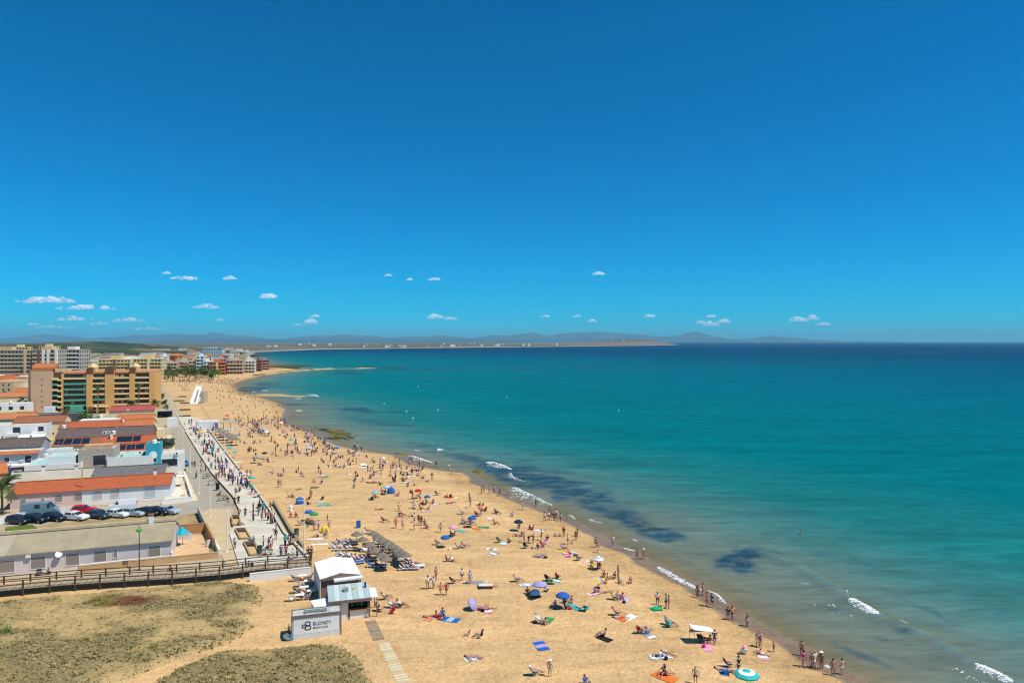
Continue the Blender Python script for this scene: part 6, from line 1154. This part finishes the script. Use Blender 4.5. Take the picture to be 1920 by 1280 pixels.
for i in range(10):                                                # the far rows by the white kiosk
    px = 404+i//2*7.5+(i % 2)*9; py = 802+i//2*4.6; p = W(px, py, 2.4); t = thing('thatched_umbrella', f'grey thatched umbrella by the far white kiosk, {pnm[i//2]} of the {"promenade" if i % 2 == 0 else "sea"} side', 'umbrella', (p.x, p.y, 0), i, 'thatched umbrellas by the far kiosk'); t.scale = (1.15,1.15,.95); ob('thatch_roof', PL_C, t); ob('pole', PL_P, t); ob('foot', PL_B, t)
lf = MB(); lf.box(-.33,-.28,-.95,.95,.28,.34); lf.box(.28,.33,-.95,.95,.28,.34); lf.box(-.28,.28,.9,.95,.28,.34); lf.box(-.28,.28,-.95,-.9,.28,.34); LF = lf.mesh('frame', white)
lm_ = MB(); lm_.box(-.3,.3,-.25,.95,.345,.41); LMM = lm_.mesh('mattress', [None]); lb_ = MB(); lb_.add([(-.3,-.26,.36),(.3,-.26,.36),(.3,-.85,.78),(-.3,-.85,.78),(-.3,-.3,.3),(.3,-.3,.3),(.3,-.89,.72),(-.3,-.89,.72)], [(0,1,2,3),(7,6,5,4),(0,4,5,1),(1,5,6,2),(2,6,7,3),(3,7,4,0)]); LB_ = lb_.mesh('backrest', [None]); LG = MB().box(-.035,.035,-.035,.035,0,.28).mesh('leg', white)
def lounger(px, py, rz, col='b'):
    t = thing('sun_lounger', None, 'sun lounger', zground(px, py), rz, 'sun loungers of the beach club'); ob('frame', LF, t); o = ob('mattress', LMM, t); omat(o, fab[col]); o = ob('backrest', LB_, t); omat(o, fab[col])
    for x in (-.3,.3):
        for y in (-.8,.8): o = ob('leg', LG, t); o.location = (x,y,0)
    ITEMS.append((t, FABN[col]+' and white sun lounger')); return t
LP = [(630,1026),(638,1022),(646,1018),(654,1020),(662,1021),(636,1032),(648,1031),(660,1032),(640,1043),(649,1044),(657,1046),(665,1049),(673,1050),(682,1051),(690,1050),(698,1051),(662,1054),(672,1057),(700,1063),(714,1063),(742,1047),(749,1044),(755,1052),(762,1056),(769,1060),(777,1061),(784,1064),(760,1068),(774,1068),(688,1034),(700,1038),(724,1030),(734,1036),(746,1040),(712,1020),(720,1024),(690,1000)]
for i, (px, py) in enumerate(LP):
    rz = pr_.choice([-1.3,-1.5,-1.1]) if i not in (18,19) else -PI/2; c = pr_.choice('lwwbwwg'); lounger(px, py, rz, 'b' if i in (18,19) else c)
    if pr_.random() < .8 and i not in (18,19): person(px, py, 'C', pr_.choice('ssswpk'), pr_.choice('knrbmgG'), rz, lie_z=.07)
for i in range(12): lounger(398+pr_.uniform(-18, 52), 812+pr_.uniform(-6, 22), pr_.uniform(-1.6,-1), pr_.choice('bbln'))
stk = thing('stacked_sunbeds', 'tall stack of blue and white folded sunbeds behind the thatched rows', 'sunbed stack', zground(672,989), .4)
for i in range(5): MB().box(-.35,.35,-.2+i*.09,-.14+i*.09,.05,1.3-.05*i).build('folded_sunbed', fab['w' if i % 2 else 'b'], stk)
# tables of the club
for i, (px, py) in enumerate([(567,1088),(578,1098),(570,1110),(584,1117),(562,1125)]):
    t = thing('cafe_table', ['white table farthest from the sign beside the white wall','white table against the canopy side wall','white table in the middle of the club terrace','round white table nearest the low roof block','small white table at the sand end of the terrace'][i], 'table', W(px, py), .3, 'tables of the beach club'); MB().box(-.55,.55,-.35,.35,.7,.75).build('tabletop', white, t)
    for x in (-.48,.48):
        for y in (-.3,.3): MB().box(x-.03,x+.03,y-.03,y+.03,0,.7).build('leg', metal, t)
    for s, q in ((-1,-.9),(1,.9)):
        cc = Vector(W(px, py))+Vector((q*math.cos(.3), q*math.sin(.3), 0)); t2 = chair(0, 0, 'g' if i % 2 else 'w', .3+s*PI/2, cc)
        if (i+s) % 3: o = person(px, py, 'C', pr_.choice('wrkg'), pr_.choice('nkgb'), .3+s*PI/2); o.location = cc
# mats, walkway
def mat_walk(pix, n, label, mats, wpx, name='sand_walkway'):
    P = [Vector(W(a, b)) for a, b in pix]; t = thing(name, label, 'walkway', P[0]); LL = plen(P)
    for i in range(n):
        a = atlen(P, LL*i/n); b = atlen(P, LL*(i+.86)/n); u = (b-a).normalized(); nn = Vector((-u.y,u.x,0))*wpx/2; m = MB(); a -= P[0]; b -= P[0]; m.prism([tuple((a+nn)[:2]),tuple((b+nn)[:2]),tuple((b-nn)[:2]),tuple((a-nn)[:2])], .005, .035+.008*(i % 3)); m.build('plank', mats[(i*7+i//3) % len(mats)], t)
    return t
mat_walk([(694,1163),(700,1176),(711,1200)], 22, 'dark brown plank walkway at the seaward foot of the bar hut', [wood, M('wood_three', ''), M('wood_mat', '97815f', .9, .2, 2)], 1.25); mat_walk([(718,1204),(733,1232),(745,1258),(765,1290)], 40, 'pale half buried plank walkway running to the bottom edge', [woodl, M('wood_sandy', 'cdb07c', .9, .15, 2), M('wood_pale', 'd8cdb0', .9, .15, 2)], 1.2)
mat_walk([(618,1020),(640,1014),(670,1010)], 16, 'grey plank path leading to the thatched umbrellas', [M('path_grey', 'a59a84', .9, .15, 2)], 1.0)
# far kiosk, ramp, frames
kz = flat('white beach kiosk standing on the far sand', (408,790), 3.0, 6.5, 4, 3.0, white, white, par=.2, name='beach_kiosk', cat='kiosk', rot=.25)
pg = thing('pergola', 'white framed terrace beside the far white beach kiosk', 'pergola', W(424,806), .25); [MB().box(x-.1,x+.1,y-.1,y+.1,0,2.9).build('post', white, pg) for x in (-3.6,-1.2,1.2,3.6) for y in (-2,2)]; MB().box(-3.9,3.9,-2.3,2.3,2.9,3.05).build('roof', M('pergola_grey', 'aaa79e', .8), pg); MB().box(-3.5,3.5,-1.9,-1.85,.0,.8).build('front_panel', white, pg)
rp = thing('slide_ramp', 'tall white ramp like structure alone on the far sand', 'ramp', W(364,757), .15); m = MB(); m.add([(-2.2,0,.1),(2.2,0,.1),(1.5,9,8.6),(-1.5,9,8.6),(-2.2,0,-.2),(2.2,0,-.2),(1.5,9,8.2),(-1.5,9,8.2)], [(0,1,2,3),(7,6,5,4),(0,4,5,1),(1,5,6,2),(2,6,7,3),(3,7,4,0)]); m.build('deck', white, rp)
for s in (-1, 1): m = MB(); m.add([(s*2.2,0,.1),(s*1.5,9,8.6),(s*1.5,9,9.2),(s*2.2,0,.8),(s*2.0,0,.1),(s*1.35,9,8.6),(s*1.35,9,9.2),(s*2.0,0,.8)], [(0,1,2,3),(7,6,5,4),(0,4,5,1),(1,5,6,2),(2,6,7,3),(3,7,4,0)]); m.build('side_rail', white, rp)
for y in (3, 6, 9): [MB().cyl((s*1.6,y,0),(s*1.6,y,y*.93),.12,.12,6).build('leg', metal, rp) for s in (-1,1)]
m = MB(); m.add([(-.5,.6,.7),(.5,.6,.7),(.35,7,6.75),(-.35,7,6.75)], [(0,1,2,3)]); m.build('dark_strip', M('ramp_grey', '7d858a', .8), rp); MB().box(2.3,4.0,3,9.5,0,6).build('shadow_panel', M('ramp_side', 'b9a994', .9), rp)
for i, (px, py, w_) in enumerate([(336,753,5),(348,757,5),(347,770,4.5),(346,782,4.5),(342,745,4)]): t = thing('sand_fence', ['low brown timber fence above the sand court','low brown fence running toward the white ramp','upper dark timber bench on the sand court','lower dark timber bench on the sand court','short low fence at the back of the sand court'][i], 'fence', W(px, py), .2, 'low timber fences of the sand court'); MB().box(-w_/2,w_/2,-.1,.1,.3,.9).build('rail', woodd, t); [MB().box(x-.1,x+.1,-.1,.1,0,.95).build('post', woodd, t) for x in (-w_/2,0,w_/2)]
ft = thing('post_fence', 'thin post and rope fence on the sand beside the white ramp', 'fence', W(380,765), 0)
fp = [Vector(W(a, b)) for a, b in [(372,757),(379,766),(384,773),(388,778),(393,784)]]; o0 = fp[0]*0+Vector(W(380,765))
for a, b in zip(fp[:-1], fp[1:]): MB().cyl(a-o0+Vector((0,0,1.1)), b-o0+Vector((0,0,1.1)), .05, .05, 5).build('rope', M('rope_grey', 'a3927a', .9), ft)
for a in fp: MB().cyl(a-o0, a-o0+Vector((0,0,1.4)), .1, .1, 6).build('post', M('rope_grey', 'a3927a'), ft)
bt = thing('beach_table', 'beige table standing in the sand against the promenade wall', 'table', zground(485,931), .9); MB().box(-.9,.9,-.5,.5,.62,.7).build('tabletop', M('table_beige', 'd8c7a0', .8), bt); [MB().box(x-.05,x+.05,y-.05,y+.05,0,.62).build('leg', metal, bt) for x in (-.8,.8) for y in (-.4,.4)]
for i, (px, py) in enumerate([(592,1010),(600,1020)]): t = ob('beach_mat', wavy(6, 3, 2.6, .8, .04, i).mesh('beach_mat', [fab['w'], fab['w']])); t.location = zground(px, py); t.rotation_euler = (0,0,.15); tag(t, ['upper white mat beside the yellow tent group','lower white mat beside the yellow tent group'][i], 'beach mat', 'white mats on the sand')
wb = thing('white_bench', 'white slatted bench lounger alone on the near sand', 'bench', zground(911,1102), .05); [MB().box(-.9,.9,y,y+.13,.4,.45).build('slat', white, wb) for y in (-.4,-.24,-.08,.08,.24)]; [MB().box(x-.04,x+.04,-.4,.37,0,.4).build('leg', dark, wb) for x in (-.8,.8)]; MB().box(-.9,.9,-.42,-.4,.1,.16).build('brace', dark, wb)
for i, (px, py) in enumerate([(784,725),(762,772),(774,785),(821,769),(1160,770),(720,757),(950,745)]): b_ = thing('buoy', ['white buoy nearest the far headland spit','left of three close white buoys','nearest of three close white buoys','right of three close white buoys','lone white buoy far out on the open water','small white buoy off the sand spit','white buoy alone in the middle of the bay'][i], 'buoy', W(px, py, SEA), i, 'white buoys on the bay'); MB().lathe([(.1,-.2),(.3,-.1),(.34,.15),(.2,.45),(.02,.55)], 10).build('float', white, b_); MB().cyl((0,0,.5),(0,0,.8),.05,.04,6).build('stem', white, b_)
# ------------------------------------------------------------------ the people, chairs and towels one by one
# px py pose top bottom [hat=x] [c]: pose S W B T L, or C + chair colour
DATA = '''
1308 1120 S s g;1318 1116 S s k;1325 1136 S r n;1335 1138 S b n;1365 1162 S n b;1373 1162 W y n r;1401 1174 S s l;1421 1213 S s w;1426 1213 S p e;1451 1222 S s n . c;1503 1229 S s r;1507 1250 W m m;1523 1252 W s k;1528 1252 W w w;1540 1253 S s o w;1562 1266 S s k;1579 1264 S s w
1340 1208 S n b;1395 1226 T w l p;1366 1250 Cn m n;1357 1256 L s n;1385 1262 S n k;1249 1138 S g k;1254 1141 S s e;1233 1134 S w k;1255 1172 Cg g t;1244 1264 T s k;1250 1266 T s r;1304 1281 S s d;1424 1226 T p s . c;1430 1228 L s p . c;1314 1202 Cn s k;1322 1205 Cn n k;1330 1206 T s p
970 1090 Ck p k;1027 1088 Ck k g;1044 1084 T r k;1024 1109 T w n;989 1113 T k n;1040 1138 T v n;1058 1130 T b n;1071 1130 T s k;1092 1138 L s k;1060 1141 T n k;1012 1168 Cw w b;1022 1171 T s r;1133 1193 T s k;1200 1186 Cr s r;1215 1187 Cw w r;1157 1153 Cr s r;1163 1158 L s o;1167 1123 T p n;1153 1124 CG y g;1158 1122 T p g
1121 1109 T n s;1117 1112 T p v;1135 1110 L s t;1137 1093 T s p;1141 1085 T w y;1152 1084 T e k;1132 1082 T s r;1161 1093 T g g;1159 1083 S s G;1182 1093 T s k;1122 1066 T d k;1085 1050 Cv v k;1238 1230 L n b;1252 1226 L s s;1031 1268 S s t w;1002 1265 Cn s t w;1098 1282 T b w;722 1123 Cw w r;712 1146 Ck k s;735 1139 Cw w b;752 1138 Ck w k
802 1104 S w g;813 1103 S w l;817 1086 S s d;826 1115 W o e;837 1115 W r k;850 1093 Ck k r;866 1088 S w n;881 1094 S l g;907 1100 L p b;916 1101 L s w;903 1138 L s p;914 1142 L s e;820 1157 T p k;830 1154 T b n r;808 1156 L s o;879 1191 T s w . c;902 1195 T k w;887 1232 L s g
903 926 S s o;907 923 S s r;917 926 S s p;926 924 S w g;937 930 S d k;953 928 S s r;1005 948 S w k;980 956 S s e;1021 977 S w r;1030 976 S w n;1031 968 S s w;1039 975 B k n;1043 971 S w n;1046 975 S s p;1051 978 S w t;1065 976 S t t . c;931 963 Ct s k;960 968 T v k;911 958 T n k;905 950 T k w;973 989 T k e;927 983 T s n;994 993 T m v;999 993 T s d
970 1005 T w v;978 1005 T s r;1015 1013 S k k;1000 1019 S k k;991 1017 B k n;983 1017 S w g;1026 1013 T k p;986 1027 Ck k k;1009 1028 T k w;1020 1024 Cr r n;1041 1005 T s r . c;1049 1005 T s t . c;1057 1006 S k s;1065 1021 S w n;1080 1014 S d n;1074 1019 T w w . c;1083 1005 S k k;936 1016 CG r s;954 1017 T s n;1013 1041 L k g;1009 1043 L g w;1057 1031 Cp v d;1066 1039 L s d
1117 1026 S G k;1121 1036 W s w;1149 1024 S w v;1195 1049 S s k;1207 1048 S s e w
720 978 Ck k k;742 990 W r r;755 992 S w p;777 993 S w k;777 979 S w g;785 981 S d k;790 985 S n k;796 991 S n n;800 990 T m k;826 998 W s G;846 1004 T k w;852 1004 T v k;821 1021 Ck k k;860 1028 Cg w n;871 1026 Cp p w;838 1052 T d v;848 1052 T w n;884 983 Ck k k;872 981 Cg g k
623 853 T n s;642 858 T k s;656 851 T s k;662 855 T b k;687 858 T k w;655 863 T s n;662 865 T y k;668 870 S s p;699 863 T s r;741 864 S s e;749 870 S s o;769 866 S r k;773 866 S r n;767 874 S w k;763 879 T g n;787 874 S s k;795 874 S s n;818 876 S k k;842 881 S w p;847 889 S w k;630 875 T v n;636 876 T w k;645 877 T k s;626 872 S k n;699 879 T s r;712 883 S k n;718 873 T s k;733 883 S k n;742 887 T v l;752 883 S s s;757 888 Cg w n;765 891 Cg w g;703 888 Cl k n;694 896 T k k;715 894 S s s;739 902 T k w;757 897 L s p;794 897 T s d;800 903 T w k;810 899 S k w
692 905 L k r;703 904 L s r;712 909 T G k;776 910 T s d;765 911 T s k;664 914 T G k;716 921 T w k;722 924 T k g;703 933 T k n;698 936 T n k;747 930 T s p;770 924 T r k;820 928 Ck w k;838 933 T o n;845 932 T n r;787 931 T k n;773 935 S k w;775 942 S w e;799 943 T k G;812 943 T s k;775 953 S v w;778 954 T w k;788 955 T s r;792 946 T k o;804 956 T p p;788 940 S w r;845 943 L s k;880 940 S t t;882 950 S k G;899 949 T k w;910 958 T n k;867 964 Ct t k;894 967 Cr r n;902 967 S t w;712 955 L s k;748 958 W w y;757 968 Cr r d;749 968 T k p;772 968 T w k;930 963 T s t
360 876 S k k;365 876 S k k;368 896 S t n;377 872 S k n;385 883 S k k;396 878 W b n;410 879 S t k;413 880 S p r;417 882 S b k;425 878 S v b;377 886 S p d;388 893 T k g;406 902 S k n;410 898 S r p;417 894 S k k;422 899 S k k;405 898 W p n;412 928 T k d;419 934 T k k;447 923 S y y;442 928 S g n;440 946 S k k;447 944 S k k;427 946 S k g;448 969 S g k;460 967 S k k;475 976 S p d;484 966 S n n;494 961 S t n;491 976 S G e;498 970 S e d;507 956 S r e;509 971 S w p;518 993 S v g;517 1011 S k s;440 1028 S w k;448 985 T d k;473 1016 T v n;494 1024 S g k;504 1028 S r w;498 1040 T w n;527 1043 S b n;536 1042 S r n;541 1023 S k k;551 1019 T r d;549 1048 S w l;557 1044 S k k;578 1046 S n k;584 1046 S n g;319 1084 W r t
522 913 S s g;527 913 S s e;541 932 T s k;548 932 T s d;583 933 S s e;580 936 T k k;614 976 S g k . c;577 946 T d n;563 984 Cw s k;575 981 T G k;583 983 Ck d k;588 982 Cw k w;545 969 T r w;555 969 T k r;589 994 S v w;597 993 S w n;597 1006 T w k;612 1009 S v g;617 993 S p p;588 904 T s p;603 906 T k k;590 914 L s n;605 937 T k y;470 893 S s r;452 884 S s o;440 882 S s e;463 892 S s p;458 898 T w v;449 893 S w n;505 886 L v k;512 887 T p d;468 906 L s k;470 916 Cn n b;463 897 T o y;485 872 T k w;491 872 T w k;495 867 S s r;476 1024 S t t;583 1052 S n k
466 1073 S k g;473 1073 S k k;557 1064 T d p;541 1060 S t w
'''
for row in DATA.split('\n'):
    for e in row.split(';'):
        f = e.split()
        if not f: continue
        px, py = float(f[0]), float(f[1]); ps = f[2]; hat = f[5] if len(f) > 5 and f[5] != '.' else None; ex = 'child' if f[-1] == 'c' and len(f) > 6 else ''
        rz = pr_.uniform(0, 6.28)
        if ps[0] == 'W': rz = pr_.choice([.5, .5+PI])
        if ps[0] == 'C':
            rz = pr_.uniform(-2.2, -.4); chair(px, py, ps[1], rz)
        if ps == 'L': rz = pr_.uniform(-2.4, -.6)
        person(px, py, ps[0], f[3], f[4], rz, extra=ex, hat=hat, long=px < 560 and f[3] != 's' and f[4] in 'kngdeb' and py > 860 and ps[0] in 'SWT' and pr_.random() < .75)
# dense far part of the beach and promenade
CLU = [(480,790,6,9),(487,802,5,8),(490,812,6,9),(520,803,5,8),(470,803,4,6),(450,789,3,5),(530,812,5,6),(547,803,3,4),(581,824,7,7),(574,819,5,6),(606,831,3,4),(590,847,6,6),(583,841,4,6),(470,847,3,6),(520,834,3,5),(537,813,3,5),(503,816,3,5),(481,861,4,6),(515,852,3,6),(541,851,5,7),(556,845,3,4),(611,838,2,3),(537,787,2,3),(523,761,2,3)]
far_pool = []
for x, y, n, s in CLU:
    for i in range(n): far_pool.append((x+pr_.gauss(0, s*.7), y+pr_.gauss(0, s*.35)))
for i in range(44):
    y = pr_.uniform(800, 872); q = (y-790)/90; x0, x1 = np.interp(y, [790,845,886],[338,373,399]), np.interp(y, [790,815,840,872],[378,396,413,438]); far_pool.append((pr_.uniform(x0+3, x1-3), y))
def far_ok(a, b): return G(a, b).x < float(shore(G(a, b).y))+1
budget = 299-len(PEOPLE); far_pool = [q for q in far_pool if far_ok(*q)]; far_pool.sort(key=lambda q: -q[1])
crowd = MB(); skm = [skin[0], fab['k'], fab['n'], fab['w'], fab['r'], fab['p'], fab['t'], fab['b'], hair['k'], skin[1]]
def crowd_person(px, py):
    p = zground(px, py); r = pr_; st = r.random() < .28; a = r.random()*6.28; sk_ = r.choice([0, 9]); top = r.choice([0,1,2,1,3,2,5,7,9,8]); bt_ = r.choice([1,2,3,4,7]); c = (p.x, p.y, p.z)
    if st:
        for s in (-.09,.09): crowd.cyl((c[0]+s*math.cos(a),c[1]+s*math.sin(a),c[2]), (c[0]+s*math.cos(a),c[1]+s*math.sin(a),c[2]+.8), .06,.09,5,sk_)
        crowd.lathe([(.15,.75),(.17,.95)],6,bt_,c); crowd.lathe([(.14,.95),(.19,1.25),(.18,1.42),(.06,1.48)],6,top,c); h = 1.6
    else:
        crowd.lathe([(.22,0),(.2,.18)],6,bt_,c); crowd.lathe([(.17,.18),(.19,.45),(.06,.62)],6,top,c); crowd.cyl((c[0],c[1],c[2]+.12),(c[0]+math.cos(a)*.8,c[1]+math.sin(a)*.8,c[2]+.1),.1,.05,5,sk_); h = .75
    for s in (-1,1): crowd.cyl((c[0]+s*.2*math.cos(a),c[1]+s*.2*math.sin(a),c[2]+h-.2),(c[0]+s*.26*math.cos(a),c[1]+s*.26*math.sin(a),c[2]+h-.65),.05,.035,4,sk_)
    crowd.lathe([(.02,-.12),(.09,-.05),(.1,.05),(.05,.13),(.005,.14)],6,8 if r.random() < .8 else 3,(c[0],c[1],c[2]+h))
def person_far(px, py):
    p = zground(px, py); r = pr_; a = r.random()*6.28; c = (p.x, p.y, p.z); top = r.choice([1,2,3,3,1,3,5,4,7,6,9]); bt_ = r.choice([1,2,8,8,1,0]); s_ = .2
    for s in (-.09,.09): crowd.cyl((c[0]+s*math.cos(a)+s_*s*8*-math.sin(a)*.6,c[1]+s*math.sin(a)+s_*s*8*math.cos(a)*.6,c[2]), (c[0]+s*math.cos(a),c[1]+s*math.sin(a),c[2]+.85), .07,.11,6,bt_)
    vs = []; prof = [(.17,.8),(.18,1.0),(.23,1.3),(.2,1.42),(.07,1.48)]
    for rr, z in prof:
        for i in range(8): q = 2*PI*i/8; u, v = rr*math.cos(q)*1.1, rr*math.sin(q)*.7; vs.append((c[0]+u*math.cos(a)-v*math.sin(a), c[1]+u*math.sin(a)+v*math.cos(a), c[2]+z))
    crowd.add(vs, [(j*8+i, j*8+(i+1) % 8, (j+1)*8+(i+1) % 8, (j+1)*8+i) for j in range(4) for i in range(8)], top)
    for s in (-1,1): crowd.cyl((c[0]+s*.25*math.cos(a),c[1]+s*.25*math.sin(a),c[2]+1.38),(c[0]+s*.3*math.cos(a)-math.sin(a)*.08*s,c[1]+s*.3*math.sin(a)+math.cos(a)*.08*s,c[2]+.82),.055,.04,5,top if r.random() < .5 else 0)
    crowd.lathe([(.05,-.16),(.08,-.1),(.1,0),(.1,.06),(.05,.13),(.005,.14)],7,0 if r.random() < .25 else 8,(c[0],c[1],c[2]+1.6))
for i, q in enumerate(far_pool):
    if i < budget: person(q[0], q[1], pr_.choice('SSTTTL') if q[0] > np.interp(q[1],[790,815,840,872],[378,396,413,438]) else pr_.choice('SSW'), pr_.choice('sskknwwrptbv'), pr_.choice('knbrtwg'))
    else: crowd_person(*q)
for i in range(85):
    y = pr_.uniform(772, 905); x0, x1 = np.interp(y, [770,790,845,905],[415,425,470,520]), float(np.interp(y, [770,790,815,846,882,905],[500,520,585,685,820,890]))-6; x = x0+(x1-x0)*pr_.random()**.75; cc = pr_.choice('wlbpygrt')
    for k in range(pr_.choice([2,3,4])): crowd_person(x+pr_.gauss(0, 4.5), y+pr_.gauss(0, 2.0))
    if i < 40: towel(x+2, y+1, cc, pr_.choice('wlp'), None, 1.2)
for i in range(430):
    y = 708+72*pr_.random()**1.5*1.0; x = pr_.gauss(0, 1)
    y = pr_.choice([pr_.gauss(715, 3), pr_.gauss(716, 3), pr_.uniform(709, 735), pr_.uniform(735, 800)]); x0, x1 = np.interp(y, [705,715,735,760,790,800],[405,320,345,400,430,440]), np.interp(y, [705,715,735,760,790,800],[470,440,448,510,530,560])
    x = pr_.uniform(x0, x1) if y < 735 else x1-abs(pr_.gauss(0, .35))*(x1-x0)
    if 355 < x < 385 and y > 720: continue
    if far_ok(x, y): crowd_person(x, y)
for a in [(745,837),(753,824),(786,823),(690,829),(640,812),(560,806),(570,808),(577,807),(585,808),(592,806),(603,805),(552,801)]: crowd_person(*a)
for i in range(52):
    y = pr_.uniform(792, 925) if i < 40 else pr_.uniform(925, 1035); x0, x1 = np.interp(y, [790,845,886,930,1060],[340,374,401,442,462]), np.interp(y, [790,815,840,872,920,968,1000,1046],[380,396,413,438,476,508,528,570]); x = pr_.uniform(x0+4, x1-5)
    if 436 < x < 490 and y > 962: continue
    for k in range(pr_.choice([1,1,2,3])): person_far(x+pr_.gauss(0, 3.5), y+pr_.gauss(0, 1.2))
crowd.build('crowd', skm, kind='stuff')
sw = person(1501, 1013, 'S', 's', 'n', .5, SEA-1.15)
for q in [('987 1096 l w'),('1002 1120 k k'),('1044 1089 G w'),('1073 1136 t t'),('1028 1163 G G'),('1014 1210 b v 1.3'),('1179 1158 w w 1.2'),('1163 1159 o o'),('1101 1052 p w'),('1069 1038 w l 1.2'),('1060 1037 r w'),('1234 1231 w l'),('1248 1227 w w'),('1246 1269 o o 1.3'),('1326 1214 p p'),('890 1091 g g 1.3'),('843 1161 b l 1.3'),('887 1234 g w'),('924 1038 g w 1.2'),('907 988 G G 1.1'),('893 991 o o'),('1026 1014 p p'),('1010 995 w l'),('918 972 p w'),('845 944 p o 1.1'),('817 946 g w 1.1'),('757 897 r r'),('702 905 r o'),('610 894 G G 1.2'),('590 914 n n'),('680 876 w w 1.2'),('683 874 k k'),('615 946 t G'),('600 941 l l'),('606 940 y y'),('473 925 r p'),('602 947 t t'),('560 917 e e'),('656 889 p w'),('1055 1032 y y'),('864 995 t t'),('700 865 G G'),('725 867 l w'),('690 877 l w'),('1133 1197 k k'),('845 932 r r'),('855 933 y w'),('920 1029 w g'),('503 888 p w'),('1093 1141 k k'),('1114 1112 p w'),('1172 1124 p l'),('808 1158 o p'),('914 1144 p w'),('466 907 k n'),('463 888 w w 1.3'),('445 866 w w 1.3'),('603 862 w w'),('463 808 w w'),('1031 1091 k G'),('1357 1258 n b'),('1430 1230 p w'),('905 1141 d p'),('945 1018 l w'),('1015 1044 k g'),('1061 1041 m p'),('1125 1085 y l'),('1215 1190 w g'),('1090 1140 t t'),('798 958 l p')]:
    f = q.split(); towel(float(f[0]), float(f[1]), f[2], f[3], None, float(f[4]) if len(f) > 4 else 1.0)
for px, py, c in [(872,989,'r'),(1249,1236,'k'),(1170,1130,'k'),(1069,1142,'r'),(1141,1081,'y'),(998,1028,'g'),(1111,1062,'y'),(1003,1168,'n'),(735,1150,'r'),(905,1146,'k'),(824,1161,'r'),(843,1030,'w'),(1078,1042,'k'),(640,861,'w'),(577,987,'G'),(608,1004,'b'),(716,926,'k'),(1320,1213,'m'),(1358,1262,'b'),(918,1103,'r'),(792,958,'y')]: bag(px, py, c)
chair(1111, 1060, 'y', -.5); chair(1124, 1064, 'r', -.3); chair(735, 1149, 'r', .6); chair(1255, 1175, 't', -1); chair(870, 983, 'k', -1.2); chair(1018, 1025, 'r', -2)
# ------------------------------------------------------------------ labels that single each person and thing out
def rank(i): return ['closest','second closest','third closest','fourth closest','fifth closest','sixth closest','seventh closest','eighth closest','ninth closest','tenth closest'][i] if i < 10 else '%dth closest' % (i+1)
POSE = dict(S='standing', W='walking', B='bending down', T='sitting', L='lying down', C='reclining')
def near(p): return min(LM, key=lambda q: (q[0]-p).length)
groups = {}
for o, ps, top, bot, hat, ex in PEOPLE:
    q = near(o.location); who = 'child' if ex == 'child' else 'person'
    d = f'{who} in {FABN[top]} top, {FABN.get(bot, "tiny")} {"trousers" if ex == "long" else "shorts"}' if top != 's' else f'bare chested {who} in {FABN.get(bot, "pale")}'
    if top == 's' and bot == 's': d = f'{who} in pale swimwear'
    if top == bot and top != 's': d = f'{who} all in {FABN[top]}'
    if hat: d += f', {FABN[hat]} hat'
    groups.setdefault((d+' '+POSE[ps], q[1]), []).append((o, (o.location-q[0]).length))
for (o, d) in ITEMS:
    q = near(o.location); groups.setdefault((d, q[1]), []).append((o, (o.location-q[0]).length))
for (d, lm), L_ in groups.items():
    L_.sort(key=lambda a: a[1])
    for i, (o, _) in enumerate(L_):
        o['label'] = f'{d} near {lm}' if len(L_) == 1 else f'{d}, {rank(i)} to {lm}'
        if len(o['label'].split()) > 16: o['label'] = o['label'].replace(' second closest to', ' second from').replace('bare chested person', 'bare person').replace(' closest to', ' closest'); o['label'] = o['label'] if len(o['label'].split()) <= 16 else o['label'].replace(' top,', ',')
sw['label'] = 'lone swimmer standing waist deep in the open turquoise water'; del sw['group']

ORD = ['first','second','third','fourth','fifth','sixth','seventh','eighth','ninth','tenth','eleventh','twelfth','thirteenth','fourteenth','fifteenth','sixteenth','seventeenth','eighteenth','nineteenth','twentieth']
dup_ = {}
for o in C.objects:
    if o.parent is None and 'label' in o and 'category' in o: dup_.setdefault(o['label'], []).append(o)
for lb, os_ in dup_.items():
    if 1 < len(os_) <= 40 and len(lb.split()) <= 13:
        os_.sort(key=lambda o: o.location.x/max(1, o.location.y))
        for i, o in enumerate(os_): o['label'] = f'{lb}, {ORD[i] if i < 20 else ("%dth" % (i+1))} from left'
